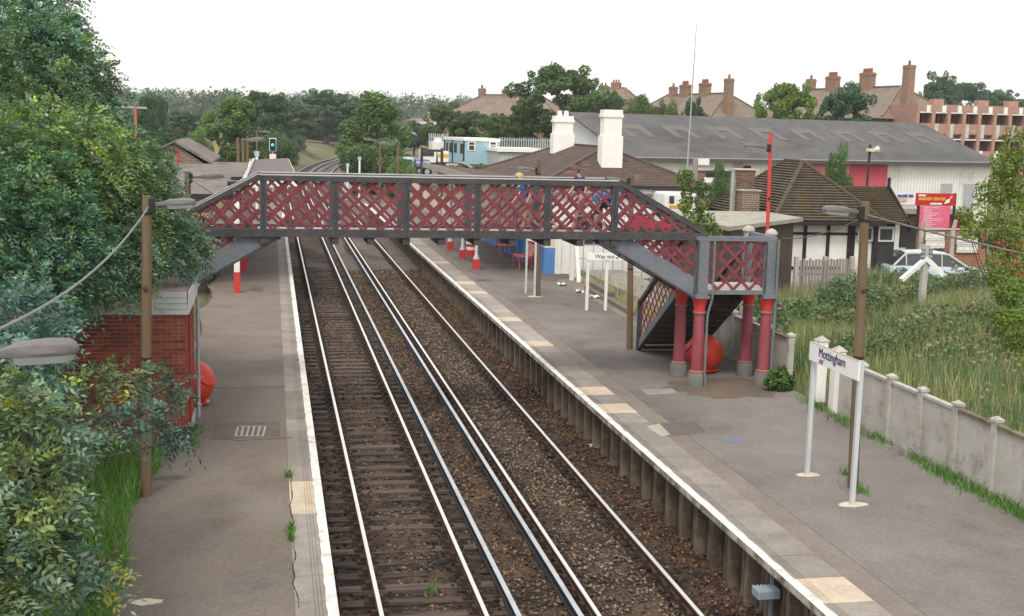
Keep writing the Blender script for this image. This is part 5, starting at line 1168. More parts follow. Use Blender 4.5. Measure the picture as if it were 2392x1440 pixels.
# ------------------------------------------------------------------ brick flats
FY = 121.; fa = P(2146, 243, FY); ft = fa.z; FL = 17.; FH = 2.75
FT = thing('brick_flats', 'red brick block of flats with recessed balconies and white panels', 'flats', (fa.x+8, FY+4, 2))
FBR = brickmat('flat_brick', (.40, .20, .15), (.34, .165, .125), (.42, .32, .27), 1, .3, .1, .018)
MB().b2(fa.x, fa.x+FL, FY+1.6, FY+9, 0, ft).build('wall', FBR, FT)
bay = 1.78; nb = int(FL/bay)
MB().b2(fa.x, fa.x+FL, FY, FY+1.59, ft-.75, ft).build('parapet', FBR, FT)
for i in range(nb+1):
    x = fa.x+i*bay; MB().b2(x-.19, x+.19, FY-.06, FY+1.58, 0, ft-.76).build('pier', FBR, FT)
for i in range(nb):
    x = fa.x+i*bay
    MB().b2(x+.95, x+1.4, FY-.03, FY-.004, ft-.8, ft-.1).build('white_panel', WHITEP, FT)
    for s in range(3):
        zf = ft-.78-FH*(s+1)+.6
        piece('balcony_slab', WHITEP, FT, (x+.2, FY+.75, zf+FH-.66), (x+bay-.2, FY+.75, zf+FH-.66), 1.5, .12)
        MB().b2(x+.195, x+bay-.195, FY+.02, FY+.14, zf-.1, zf+.95).build('balcony_front', FBR, FT)
        MB().b2(x+.22, x+.62, FY-.03, FY+.019, zf-.5, zf+.95).build('white_panel', WHITEP if s else mat('panel_grey', (.5, .5, .5), None, 2), FT)
        w_ = MB().b2(x+.7, x+1.35, FY+1.55, FY+1.59, zf+.2, zf+1.9).build('window', GLASS, FT); MB().b2(x+.98, x+1.04, FY+1.52, FY+1.545, zf+.2, zf+1.9).build('frame', WHITEP, w_)
for i in (2, 5, 7): MB().b2(fa.x+i*bay+.4, fa.x+i*bay+1.6, FY+4, FY+5, ft, ft+.7).build('roof_chimney', FBR, FT)

# ------------------------------------------------------------------ yard beyond the station: cabin, shed, palisade, lorries, scrap
CY = 122.; c1 = P(1085, 330, CY); zc0, zc1 = P(1100, 384, CY).z, P(1100, 324, CY).z
T = thing('blue_cabin', 'pale blue site cabin with white roof edge and small windows', 'cabin', (c1.x, CY, zc0))
CBL = mat('cabin_blue', (.26, .42, .50), (.30, .46, .53), .8, .6, .05)
wdx = P(1166, 350, CY).x-c1.x; lx = P(1038, 350, CY+8).x
MB().prism([(c1.x, CY, zc0), (c1.x+wdx, CY, zc0), (c1.x+wdx, CY+9, zc0), (lx+.3, CY+9, zc0), (lx, CY+8, zc0)], (0, 0, zc1-zc0-.25)).build('wall', CBL, T)
MB().prism([(c1.x-.05, CY-.08, zc1-.25), (c1.x+wdx+.1, CY-.08, zc1-.25), (c1.x+wdx+.1, CY+9.1, zc1-.25), (lx+.2, CY+9.1, zc1-.25), (lx-.1, CY+8, zc1-.25)], (0, 0, .28)).build('roof', WHITEP, T)
for px0, px1 in ((1093, 1110), (1143, 1160)):
    a_, b_ = P(px0, 331, CY-.05), P(px1, 353, CY-.05); f_ = MB().b2(a_.x, b_.x, CY-.06, CY-.004, b_.z, a_.z).build('window', WHITEP, T); MB().b2(a_.x+.12, b_.x-.12, CY-.09, CY-.061, b_.z+.1, a_.z-.4).build('pane', GLASS, f_); MB().b2(a_.x+.12, b_.x-.12, CY-.09, CY-.061, a_.z-.3, a_.z-.08).build('pane', GLASS, f_)
dv = Vector((lx-c1.x, 8, 0)); nv = Vector((-dv.y, dv.x, 0)).normalized(); nv = nv if nv.x < 0 else -nv
for t_ in (.12, .42, .66, .86):
    c = Vector((c1.x, CY, (zc0+zc1)/2+.25))+dv*t_+nv*.02; MB().box(c, (1.0, .06, .95), math.atan2(dv.y, dv.x)).build('window', GLASS, T)
for t_ in (.0, .55, .98): c = Vector((c1.x, CY, 0))+dv*t_+nv*.05; piece('joint_strip', BLACK, T, (c.x, c.y, zc0), (c.x, c.y, zc1-.2), .14, .08, (0, 1, 0))
for x_ in (c1.x+.3, c1.x+wdx-.3): MB().b2(x_-.15, x_+.15, CY+.2, CY+.6, float(gz(x_, CY))-.5, zc0).build('support', DARK, T)
SY = 116.; T = thing('grey_shed', 'low grey corrugated shed with white roof beside the blue cabin', 'shed', (P(1210, 370, SY).x, SY, 3))
prect(MB(), 1164, 356, 1262, 402, SY, 6).build('wall', wavemat('shed_cladding', (.40, .41, .41), (.34, .35, .35), 0, .4, .7, .05), T); prect(MB(), 1162, 346, 1266, 357, SY-.3, 6.6).build('roof', WHITEP, T); prect(MB(), 1204, 366, 1250, 390, SY-.05, .2).build('shutter', mat('shutter_grey', (.16, .165, .18), None, 2), T)
PALI = mat('galvanised', (.40, .44, .45), (.33, .37, .38), 2, .5)
def palisade(label, px0, px1, ytop, ybot, Y, n):
    p0, p1 = P(px0, ytop, Y), P(px1, ytop, Y); T = thing('palisade_fence', label, 'fence', ((p0.x+p1.x)/2, Y, 3), group='galvanised palisade fences'); z0 = P(px0, ybot, Y).z
    for i in range(n): x = p0.x+(p1.x-p0.x)*i/(n-1); piece('pale', PALI, T, (x, Y, z0-.8), (x, Y, p0.z+random.uniform(-.05, .05)), .12, .05, (0, 1, 0))
    for f_ in (.15, .8): z = z0+(p0.z-z0)*f_; piece('rail', PALI, T, (p0.x, Y+.06, z), (p1.x, Y+.06, z), .05, .08)
palisade('tall galvanised palisade fence between the blue cabin and the white chimney', 1168, 1296, 321, 348, 134, 24)
palisade('tall galvanised palisade fence left of the blue cabin', 1003, 1046, 312, 350, 138, 10)
T = thing('white_hut', 'small white hut beside the blue cabin', 'hut', (P(1025, 340, 132).x, 132, 3)); prect(MB(), 1010, 331, 1040, 372, 132, 3).build('wall', WHITEP, T); prect(MB(), 1018, 322, 1030, 331.5, 132.3, 1.5).build('roof_box', WHITEP, T)
def lorry(label, px0, px1, yt, yb, Y, bm, cabm, load):
    a_, b_ = P(px0, yt, Y), P(px1, yb, Y); T = thing('lorry', label, 'lorry', ((a_.x+b_.x)/2, Y, b_.z-.8)); zb, zt = b_.z, a_.z
    g = float(gz(a_.x, Y))
    MB().b2(a_.x+1.6, b_.x, Y, Y+2.3, zb, zt).build('load_body', bm, T, bevel=.05); MB().b2(a_.x, a_.x+1.45, Y+.05, Y+2.25, zb-.1, zt+.15).build('cab', cabm, T, bevel=.12)
    MB().b2(a_.x+.15, a_.x+1.2, Y+.02, Y+.08, zt-.5, zt-.05).build('cab_window', GLASS, T); MB().b2(a_.x+.1, b_.x-.1, Y+.3, Y+2, zb-.35, zb-.02).build('chassis', BLACK, T)
    for x in (a_.x+.7, a_.x+2.6, b_.x-.9): 
        w_ = MB().lathe([(.42, -.14), (.45, -.08), (.45, .08), (.42, .14)], (x, Y+.15, zb-.45), 18, Matrix.Rotation(R(90), 3, 'X')).build('wheel', BLACK, T, smooth=True); MB().lathe([(.22, -.15), (.22, .15)], (x, Y+.15, zb-.45), 12, Matrix.Rotation(R(90), 3, 'X')).build('hub', GREYM, w_)
    if load: MB().b2(a_.x+1.6, b_.x, Y-.02, Y-.003, zb+(zt-zb)*.45, zb+(zt-zb)*.75).build('stripe', load, T)
    return T
lorry('blue lorry parked beside the platform shrubs', 931, 1004, 372, 390, 112, mat('lorry_blue', (.10, .16, .42), (.13, .2, .45), 2, .5), mat('lorry_cab', (.42, .46, .58), None, 2, .4), mat('lorry_pale', (.5, .53, .6), None, 3))
lorry('white lorry with a broad yellow stripe in front of the blue cabin', 985, 1048, 353, 380, 119, WHITEP, WHITEP, mat('van_yellow', (.7, .38, .02)))
rg = random.Random(12); c = P(1078, 388, 100); T = thing('scrap_heap', 'heap of broken boards and dark scrap below the blue cabin', 'scrap heap', (c.x, 100, c.z-.6))
SCM = [mat('scrap_pale', (.5, .47, .42), None, 3), mat('scrap_dark', (.05, .05, .052), None, 3), mat('scrap_brown', (.2, .16, .12), None, 3)]
for i in range(46):
    u = rg.uniform(-1.7, 1.5); hz = .75*(1-abs(u)/1.9)
    a_ = Vector((c.x+u+rg.uniform(-.2, .2), 100+rg.uniform(-.8, .8), c.z-.5+rg.uniform(0, hz))); d_ = Vector((rg.uniform(-1, 1), rg.uniform(-.5, .5), rg.uniform(-.6, .5))).normalized()*rg.uniform(.4, 1.0); piece('board', SCM[rg.choice((0, 1, 1, 2))], T, a_, a_+d_, rg.uniform(.08, .3), rg.uniform(.05, .2))
T = thing('timber_goalpost', 'brown timber goalpost frame standing before the lorries', 'frame', (P(1010, 400, 92).x, 92, 1))
for px, yt in ((985, 345), (1032, 347)): x = P(px, 380, 92).x; MB().tube([(x, 92, 1), (x, 92, P(px, yt, 92).z)], .11, 8).build('post', mat('post_brown', (.07, .045, .035)), T)
piece('beam', mat('post_brown', (.07, .045, .035)), T, P(985, 351, 92), P(1032, 353, 92), .12, .18)
T = thing('wooden_fence', 'pale wooden picket fence between the far platform end and the shrubs', 'fence', (9.3, 90, .8))
PLP = mat('pale_picket', (.50, .45, .36), (.42, .37, .29), 2, .9)
for i in range(46): y = 70+i*.85; x = 9.2+.02*(y-70); piece('pale', PLP, T, (x, y, .6), (x, y, 2.25+random.uniform(-.06, .06)), .5, .06, (0, 1, 0)) if i % 1 == 0 else None
for z in (1.2, 1.9): piece('rail', PLP, T, (9.27, 70, z), (10.05, 109, z), .05, .1)
# signal
p = P(637, 340, 118); T = thing('railway_signal', 'colour light signal showing green above the curving tracks', 'signal', (p.x, 118, -.2))
MB().tube([(p.x, 118.2, -.3), (p.x, 118.2, p.z)], .09, 10).build('post', GREYM, T); MB().b2(p.x-.26, p.x+.26, 117.9, 118.1, p.z-.48, p.z+.6).build('head', BLACK, T, bevel=.05)
MB().b2(p.x-.32, p.x+.32, 118.1, 118.14, p.z-.55, p.z+.68).build('surround', WHITEP, T)
for k, m_ in ((.4, DARK), (.05, emit('signal_green', (.02, .75, .45), 2.5)), (-.3, DARK)):
    MB().lathe([(.12, 0), (.12, .02)], (p.x, 117.9, p.z+k), 14, Matrix.Rotation(R(90), 3, 'X')).build('lens', m_, T); MB().b2(p.x-.15, p.x+.15, 117.65, 117.9, p.z+k+.13, p.z+k+.15).build('hood', BLACK, T)
MB().b2(p.x-.3, p.x+.3, 118.0, 118.4, p.z-1.6, p.z-.8).build('relay_box', WHITEP, T)
p = P(800, 392, 128); T = thing('relay_cabinet', 'pale grey relay cabinet beside the curving track', 'cabinet', (p.x+.6, 128, -.2)); MB().b2(p.x, p.x+1.0, 128, 128.6, -.3, 1.35).build('case', mat('cabinet_grey', (.40, .42, .43), None, 2, .6), T, bevel=.03); MB().b2(p.x+.48, p.x+.52, 127.98, 128.0, -.1, 1.2).build('door_gap', DARK, T)
for i, (px, py, Y, lb) in enumerate(((812, 395, 118, 'leaning white marker post beside the relay cabinet'), (600, 372, 84, 'blue-capped white post beyond the felt roof'), (840, 380, 112, 'slim white post in the shrubs right of the track'))):
    p = P(px, py, Y); g_ = float(gz(p.x, Y)); T = thing('marker_post', lb, 'post', (p.x, Y, g_)); MB().tube([(p.x, Y, g_-.1), (p.x, Y, p.z+.2)], .09, 8).build('shaft', WHITEP, T); MB().box((p.x, Y, p.z+.35), (.3, .2, .32)).build('plate', mat('plate_blue', (.4, .52, .6), None, 3), T)

# ------------------------------------------------------------------ vegetation
LEAF = colmat('leaf', .55, .35, .28, True)
LEAFG = colmat('leaf_glossy', .38, .7, .25, True)
BARK = mat('bark', (.075, .06, .045), (.12, .10, .08), 4, .95, .5, 14, stretch=(2, 2, .4))
def leaf_quads(rng, c, nrm, s, asp=.5):
    """rhombic leaves: centres c, facing nrm, half length s"""
    n = len(c); t = rng.randn(n, 3); nrm = nrm/np.linalg.norm(nrm, axis=1, keepdims=True)
    t -= (t*nrm).sum(1, keepdims=True)*nrm; t /= np.linalg.norm(t, axis=1, keepdims=True); b = np.cross(nrm, t); s = np.asarray(s).reshape(-1, 1)
    v = np.stack([c-t*s, c+b*s*asp, c+t*s, c-b*s*asp], 1).reshape(-1, 3); return v, np.arange(4*n).reshape(-1, 4)
def crown_data(seed, blobs, n, size, base, var=.35):
    rng = np.random.RandomState(seed); bl = np.asarray(blobs, float); wgt = bl[:, 3]*bl[:, 4]; k = rng.choice(len(bl), n, p=wgt/wgt.sum())
    d = rng.randn(n, 3); d /= np.linalg.norm(d, axis=1, keepdims=True); rr = .62+.46*rng.rand(n, 1)**.6
    bump = 1+.16*np.sin(d[:, :1]*5+k[:, None])*np.cos(d[:, 1:2]*6+2*k[:, None])
    c = bl[k, :3]+d*bl[k, 3:6]*rr*bump; nrm = d*.8+.95*rng.randn(n, 3)+np.array([0, 0, .35])
    v, f = leaf_quads(rng, c, nrm, size*(.6+.8*rng.rand(n)), .6)
    cb = (.75+.5*rng.rand(len(bl)))[k]; lv = cb*(1-var/2+var*rng.rand(n)); hue = rng.rand(n)*.35
    col = np.asarray(base)[None]*lv[:, None]*np.stack([1+hue*.7, 1+hue*.15, 1-hue*.3], 1)
    return v, f, np.repeat(col, 4, 0)
def blobs_for(kind, seed):
    r = random.Random(seed); B = []
    if kind == 'round':
        for i in range(64):
            a, z = r.uniform(0, 6.28), r.uniform(-1, 1); q = r.uniform(.45, 1.0)**.7; h = math.sqrt(max(0, 1-z*z)); s = r.uniform(.45, 1.25)*(1.25-.55*q)
            k = 1+.22*math.sin(3*a+seed)+.15*math.sin(5*z+2*seed)
            B.append((3.1*h*q*k*math.cos(a), 3.1*h*q*k*math.sin(a), 5.6+3.5*z*(.55+.45*q), s, s, s*.8))
        for i in range(26):
            a, z = r.uniform(0, 6.28), r.uniform(-.3, 1); h = math.sqrt(max(0, 1-z*z)); s = r.uniform(.22, .5); q = r.uniform(1.05, 1.28); B.append((3.1*h*q*math.cos(a), 3.1*h*q*math.sin(a), 5.6+3.5*z*q, s, s, s*1.2))
    elif kind == 'tall':
        for i in range(60):
            z = r.uniform(1.0, 9.6); w = 2.5*math.sin(math.pi*min(1, (z+.8)/11))**.7; a = r.uniform(0, 6.28); q = r.uniform(.2, 1.15); s = r.uniform(.4, 1.05)*(1.2-.5*q); B.append((w*q*math.cos(a), w*q*math.sin(a), z, s, s, s*1.25))
    elif kind == 'cone':
        for i in range(30):
            z = 1+8.4*(i/30); w = 3.2*(1-z/10.5); a = i*2.4; q = r.uniform(.3, .9); s = .45+1.0*(1-z/10.5); B.append((w*q*math.cos(a), w*q*math.sin(a), z, s, s, s*.7))
    elif kind == 'bush':
        for i in range(56):
            a, q = r.uniform(0, 6.28), r.uniform(0, 1.1)**.6; z = r.uniform(.6, 8.6)*(1-.4*q); s = r.uniform(.5, 1.35); B.append((3.6*q*math.cos(a), 3.6*q*math.sin(a), z, s, s, s))
    return B
CR = {}; EXT = {}
for kind, sd in (('round', 1), ('round', 2), ('round', 3), ('tall', 4), ('tall', 5), ('cone', 6), ('bush', 7), ('bush', 8)):
    v, f, c = crown_data(sd, blobs_for(kind, sd), 24000 if kind != 'cone' else 8000, .135, (.078, .145, .058))
    o = npmesh('crown_proto', v, f, LEAF); set_tint(o, c); CR[(kind, len([k for k in CR if k[0] == kind]))] = o.data; EXT[o.data.name] = (2*float(np.percentile(np.abs(v[:, :2]), 97)), float(np.percentile(v[:, 2], 99.6))); bpy.data.objects.remove(o)
TRK = {}
for kd, h0 in (('round', 5.5), ('tall', 7), ('cone', 8.5), ('bush', 4)):
    r = random.Random(3); mb = MB().tube([(0, 0, -.3), (.05, .05, h0*.4), (-.05, 0, h0*.75), (0, .05, h0)], [.30, .24, .16, .05], 8)
    for i in range(8):
        z = h0*r.uniform(.3, .85); a = r.uniform(0, 6.28); L = r.uniform(1.2, 2.4); mb.tube([(0, 0, z), (L*.5*math.cos(a), L*.5*math.sin(a), z+.5), (L*math.cos(a), L*math.sin(a), z+1.3)], [.11, .07, .025], 6)
    me = mb.mesh('trunk'); me.materials.append(BARK); TRK[kd] = me
def tree(kind, var, px, ytop, wpx, Y, col, label, name='tree', cat='tree', group=None, ybase=None, sy=None):
    q = P(px, ytop, Y); g = float(gz(q.x, Y)) if ybase is None else P(px, ybase, Y).z
    h = max(1.5, q.z-g); w_ = wpx/FPX*(Y/math.cos(CAM_YAW))
    T = thing(name, label, cat, (q.x, Y, g), random.uniform(0, 6.28), group); e_ = EXT[CR[(kind, var)].name]; T.scale = (w_/e_[0], w_/e_[0], h/e_[1])
    o = bpy.data.objects.new('crown', CR[(kind, var)]); link(o, T); o.color = (*col, 1)
    o = bpy.data.objects.new('trunk', TRK[kind]); link(o, T)
    return T
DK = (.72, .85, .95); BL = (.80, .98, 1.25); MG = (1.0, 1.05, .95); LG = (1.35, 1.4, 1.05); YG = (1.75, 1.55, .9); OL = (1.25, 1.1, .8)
GT = 'trees along the left of the line'; GR = 'trees around the yard and houses'
for a in (
 ('tall', 0, 345, 226, 44, 172, DK, 'slim dark poplar, the left one of a tall pair behind the brick store', GT),
 ('tall', 1, 374, 226, 34, 178, BL, 'slim bluish poplar, the right one of a tall pair behind the brick store', GT),
 ('bush', 0, 300, 268, 90, 190, BL, 'broad bluish bush tree showing past the big leafy shrub', GT),
 ('round', 0, 405, 300, 60, 140, MG, 'small rounded tree between the poplar pair and the bright pale bush', GT),
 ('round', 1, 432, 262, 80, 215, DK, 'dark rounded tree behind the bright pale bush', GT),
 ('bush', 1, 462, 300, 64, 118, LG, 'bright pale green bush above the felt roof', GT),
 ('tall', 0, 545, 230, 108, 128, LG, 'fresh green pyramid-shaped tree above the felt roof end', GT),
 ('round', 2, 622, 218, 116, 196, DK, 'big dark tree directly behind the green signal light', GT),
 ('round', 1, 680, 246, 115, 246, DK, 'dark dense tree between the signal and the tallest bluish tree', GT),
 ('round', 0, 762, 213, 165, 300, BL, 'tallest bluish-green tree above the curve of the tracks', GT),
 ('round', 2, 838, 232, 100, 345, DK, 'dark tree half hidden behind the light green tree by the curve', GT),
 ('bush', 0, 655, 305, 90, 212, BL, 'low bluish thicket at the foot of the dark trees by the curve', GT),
 ('bush', 1, 765, 298, 150, 330, DK, 'low dark thicket where the tracks vanish', GT),
 ('bush', 0, 640, 312, 90, 170, MG, 'low green thicket behind the signal post', GT),
 ('tall', 1, 882, 220, 140, 142, LG, 'light green airy tree standing right of the curving tracks', GR),
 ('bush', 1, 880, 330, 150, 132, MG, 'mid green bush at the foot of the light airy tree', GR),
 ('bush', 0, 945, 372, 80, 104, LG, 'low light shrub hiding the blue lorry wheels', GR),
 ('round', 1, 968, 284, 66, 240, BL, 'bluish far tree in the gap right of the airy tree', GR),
 ('round', 0, 1042, 242, 92, 172, OL, 'olive tree at the left end of the hedge behind the blue cabin', GR),
 ('round', 2, 1104, 262, 86, 168, MG, 'green tree in the hedge below the brown roof', GR),
 ('round', 1, 1162, 268, 86, 160, OL, 'olive tree in the hedge right of the blue cabin', GR),
 ('round', 0, 1214, 252, 84, 158, MG, 'green hedge tree left of the tallest leafy tree', GR),
 ('round', 2, 1312, 156, 178, 150, MG, 'tallest leafy tree rising behind the two white chimneys', GR),
 ('bush', 1, 1380, 205, 110, 156, MG, 'side crown of bushy green right of the tallest leafy tree', GR),
 ('round', 1, 1432, 216, 66, 152, MG, 'small round tree above the warehouse gable', GR),
 ('bush', 0, 1492, 226, 74, 158, OL, 'olive bush tree above the warehouse ridge', GR),
 ('bush', 1, 1556, 236, 60, 150, OL, 'low olive bush left of the house with four chimneys', GR),
 ('round', 0, 1622, 232, 68, 136, DK, 'small dark round tree in front of the house with four chimneys', GR),
 ('cone', 0, 1772, 220, 40, 230, BL, 'small dark conifer between the two big tiled houses', GR),
 ('round', 2, 1840, 198, 128, 124, YG, 'yellowing round tree above the warehouse ridge', GR),
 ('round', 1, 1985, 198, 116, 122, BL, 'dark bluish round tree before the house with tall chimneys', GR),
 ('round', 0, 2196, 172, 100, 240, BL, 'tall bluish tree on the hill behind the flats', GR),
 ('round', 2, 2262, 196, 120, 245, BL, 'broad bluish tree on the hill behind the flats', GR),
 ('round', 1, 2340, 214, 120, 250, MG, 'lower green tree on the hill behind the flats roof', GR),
 ('bush', 1, 1962, 345, 74, 57, MG, 'straggly bush growing behind the mossy ticket office roof', GR),
 ('bush', 0, 1688, 388, 60, 53, MG, 'low creeper bush against the derelict wall', GR),
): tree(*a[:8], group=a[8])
# yellow-green tree on the bank at the right edge
# distant woodland and rooftops
rng = np.random.RandomState(21); B = []
for i in range(520):
    Y = 430+rng.rand()**1.2*850; x = CAM_X+Y*math.tan(CAM_YAW)+(rng.rand()-.5)*Y*1.0; s = rng.uniform(4, 9); B.append((x, Y, float(gz(x, Y))+s*.55, s, s, s*.9))
v, f, c = crown_data(5, B, 130000, .85, (.068, .125, .072)); o = npmesh('far_woodland', v, f, LEAF, kind='stuff'); set_tint(o, c); tag(o, 'far wooded hills on the horizon beyond the line', 'woodland')
rg = random.Random(5); k = 0
for px, py, Y, m_ in ((415, 252, 620, WHITEP), (440, 250, 640, HTILE), (505, 256, 600, HTILE), (955, 268, 560, HTILE), (985, 262, 600, WHITEP), (1000, 285, 420, WHITEP), (1005, 268, 540, HTILE), (975, 276, 480, HTILE)):
    p = P(px, py, Y); T = thing('far_house', ['pale far house on the horizon left of the signal', 'brown-roofed far house on the horizon left of the signal', 'far roof between the trees left of the line', 'small far roof right of the airy tree', 'pale far house top beside the olive hedge tree', 'white far gable low in the gap by the olive tree', 'brown far roof high in the gap by the olive tree', 'brown far roof low in the gap by the olive tree'][k], 'house', (p.x, Y, float(gz(p.x, Y))), group='far houses on the horizon'); k += 1
    MB().b2(p.x-5, p.x+5, Y, Y+7, float(gz(p.x, Y))-2, p.z-2.5).build('wall', WHITEW, T); MB().prism([(p.x-5.5, Y-.4, p.z-2.5), (p.x-5.5, Y+7.4, p.z-2.5), (p.x-5.5, Y+3.5, p.z)], (11, 0, 0)).build('roof', HTILE if m_ is HTILE else mat('far_slate', (.34, .34, .36), None, 1), T)

# near shrubs with feathered (pinnate) leaves
def pinnate(seed, blobs, dens, base, ll=.085):
    rng = np.random.RandomState(seed); V = []; Cc = []; nl = 11
    for (cx, cy, cz, r) in blobs:
        n = max(25, int(dens*r*r)); d = rng.randn(n, 3); d /= np.linalg.norm(d, axis=1, keepdims=True); rad = r*(.35+.75*rng.rand(n, 1)**.55)
        o = np.array([cx, cy, cz])+d*rad*np.array([1, 1, .85]); ax = d*.9+rng.randn(n, 3)*.55+np.array([0, 0, -.25]); ax /= np.linalg.norm(ax, axis=1, keepdims=True)
        up = np.array([0, 0, 1.])+.45*rng.randn(n, 3); sd = np.cross(ax, up); sd /= np.linalg.norm(sd, axis=1, keepdims=True); nn = np.cross(sd, ax)
        L = ll*rng.uniform(2.6, 4.2, (n, 1)); hb = rng.rand(); blobc = rng.uniform(.75, 1.3)*(np.array([1.45, 1.2, .65]) if hb < .22 else np.array([.85, 1.0, 1.25]) if hb < .6 else np.array([1., 1., 1.])); lc = blobc*rng.uniform(.5, 1.45, (n, 1))*np.asarray(base)[None]*(1+np.array([.5, .2, -.25])*rng.rand(n, 1)**3)
        yel = (rng.rand(n, 1) < .03); lc = np.where(yel, lc*np.array([2.6, 1.9, .6]), lc)
        for j in range(nl):
            t = (j//2+1)/((nl+1)/2); side = 0 if j == nl-1 else (1 if j % 2 else -1)
            dr = (ax*.45+sd*side*.9) if side else ax; dr = dr+.18*rng.randn(n, 3); dr /= np.linalg.norm(dr, axis=1, keepdims=True)
            b0 = o+ax*L*t*.95-np.array([0, 0, 1.])*(L*t*t*.35); s = ll*(.85+.3*rng.rand(n, 1))*(1 if 0 < j < nl-2 else .8); wv = np.cross(dr, nn+.35*rng.randn(n, 3)); wv /= np.linalg.norm(wv, axis=1, keepdims=True)
            q = np.stack([b0, b0+dr*s*.5+wv*s*.22, b0+dr*s*1.05-np.array([0, 0, .012]), b0+dr*s*.5-wv*s*.22], 1); V.append(q.reshape(-1, 3)); Cc.append(np.repeat(lc*rng.uniform(.85, 1.15, (n, 1)), 4, 0))
    V = np.concatenate(V); Cc = np.concatenate(Cc); return V, np.arange(len(V)).reshape(-1, 4), Cc
def shrub(name, label, base_xy, blobs, seed, dens, base, ll, cat='tree', col=(1, 1, 1), tr=.11):
    bx, by = base_xy; g = float(gz(bx, by)); T = thing(name, label, cat, (bx, by, g)); BB = [(*P(a, b, Y), r) for a, b, Y, r in blobs]
    v, f, c = pinnate(seed, BB, dens, base, ll); o = npmesh('crown', v, f, LEAFG, T); set_tint(o, c); o.color = (*col, 1)
    rg = random.Random(seed); mb = MB(); root = Vector((bx, by, g-.1)); top = max(b[2] for b in BB)
    fork = root+Vector((.1, .1, (top-g)*.28)); mb.tube([root, root.lerp(fork, .5)+Vector((.06, 0, 0)), fork], [tr*1.3, tr*1.1, tr], 10); t = mb.build('trunk', BARK, T, smooth=True)
    mb = MB()
    for b in BB:
        c = Vector(b[:3]); m_ = fork.lerp(c, .5)+Vector((rg.uniform(-.25, .25), rg.uniform(-.25, .25), .15*(c-fork).length)); mb.tube([fork, fork.lerp(m_, .55), m_, c.lerp(m_, .35), c], [tr*.55, tr*.42, tr*.32, tr*.24, tr*.16], 6)
        for k in range(7):
            d = Vector((rg.gauss(0, 1), rg.gauss(0, 1), rg.gauss(.2, .8))).normalized()*b[3]*rg.uniform(.7, 1.05); mb.tube([c.lerp(m_, rg.uniform(0, .4)), c+d*.5+Vector((0, 0, .05)), c+d], [tr*.14, tr*.1, tr*.04], 5)
    mb.build('branches', mat('twig', (.05, .04, .032), (.08, .065, .05), 5, .95), T, smooth=True); return T
LB = (.088, .180, .086)
shrub('ash_tree', 'tall feathery-leaved tree behind the grass-side lamp post', (-8.2, 27.5), [(20, 40, 27, 1.2), (90, 25, 27, .8), (50, 130, 26, 1.3), (125, 165, 26, .95), (190, 195, 26.5, .7), (222, 250, 26, .55), (30, 250, 25, 1.4), (120, 270, 25, 1.1), (200, 305, 26, .75), (-40, 150, 26, 1.3), (-60, 320, 25, 1.4), (235, 335, 26.5, .5), (60, 330, 24.5, 1.2), (150, 90, 26.5, .4), (175, 130, 26.5, .2), (235, 200, 26.5, .2), (255, 285, 26.5, .22), (120, 15, 27.5, .25), (160, 55, 27, .2), (215, 160, 26.5, .18), (285, 345, 26.5, .25), (190, 95, 27, .14)], 31, 390, LB, .095, tr=.16)
shrub('ash_tree', 'dense feathery-leaved tree above the brick hut roof', (-7.4, 22.2), [(40, 390, 22, 1.2), (140, 380, 22, 1.1), (225, 395, 23, .9), (290, 385, 24, .7), (340, 405, 25, .5), (60, 500, 21, 1.1), (170, 490, 22, 1.0), (265, 480, 23, .85), (335, 480, 24.5, .55), (375, 520, 25.5, .45), (395, 465, 25.8, .22), (400, 430, 25.8, .14), (365, 365, 25.5, .2), (440, 510, 26, .14), (470, 570, 26, .13), (110, 600, 20.5, 1.0), (215, 590, 22, .85), (300, 570, 23, .62), (370, 560, 24.6, .5), (425, 555, 25.6, .36), (452, 600, 25.6, .24), (405, 610, 24.8, .34), (40, 680, 19.5, .75), (130, 655, 20.3, .5), (215, 635, 21.5, .38), (290, 620, 22.6, .28), (-50, 450, 21, 1.2), (-50, 620, 20, 1.1), (30, 780, 18.5, .7), (330, 670, 22.8, .16)], 32, 640, LB, .095, tr=.14)
shrub('elder_shrub', 'sprawling silvery-leaved shrub reaching over the platform in front of the brick hut', (-4.9, 13.6), [(30, 740, 16, .5), (100, 740, 16.8, .3), (20, 890, 14.5, .5), (80, 930, 15.0, .32), (145, 900, 15.6, .16), (215, 885, 16.6, .10), (285, 880, 17.6, .09), (350, 880, 18.2, .10), (410, 900, 18.3, .09), (50, 1020, 13.4, .45), (130, 1020, 14.4, .28), (200, 1010, 15.2, .16), (270, 985, 16.2, .12), (335, 970, 17.0, .10), (390, 995, 17.5, .12), (425, 1025, 17.6, .08), (30, 1150, 12.6, .45), (105, 1150, 13.0, .24), (165, 1165, 13.4, .12), (30, 1280, 12, .4), (110, 1300, 12.3, .22), (180, 1330, 12.6, .13), (245, 1335, 12.9, .08), (10, 1400, 11.6, .36), (85, 1220, 12.6, .25), (-40, 1000, 13, .6), (-40, 1250, 12, .5), (50, 820, 15.6, .34)], 33, 850, (.088, .165, .108), .095, 'shrub', tr=.07)
# fills deep behind the shrubs so the bank reads as thicket
rng = np.random.RandomState(8); B = []
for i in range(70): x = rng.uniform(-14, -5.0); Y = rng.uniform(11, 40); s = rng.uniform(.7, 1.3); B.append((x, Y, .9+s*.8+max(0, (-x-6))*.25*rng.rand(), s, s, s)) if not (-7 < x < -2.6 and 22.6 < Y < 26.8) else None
v, f, c = crown_data(9, B, 45000, .085, (.06, .105, .05)); o = npmesh('thicket', v, f, LEAF, kind='stuff'); set_tint(o, c); tag(o, 'dark leafy thicket on the bank behind the shrubs', 'thicket')
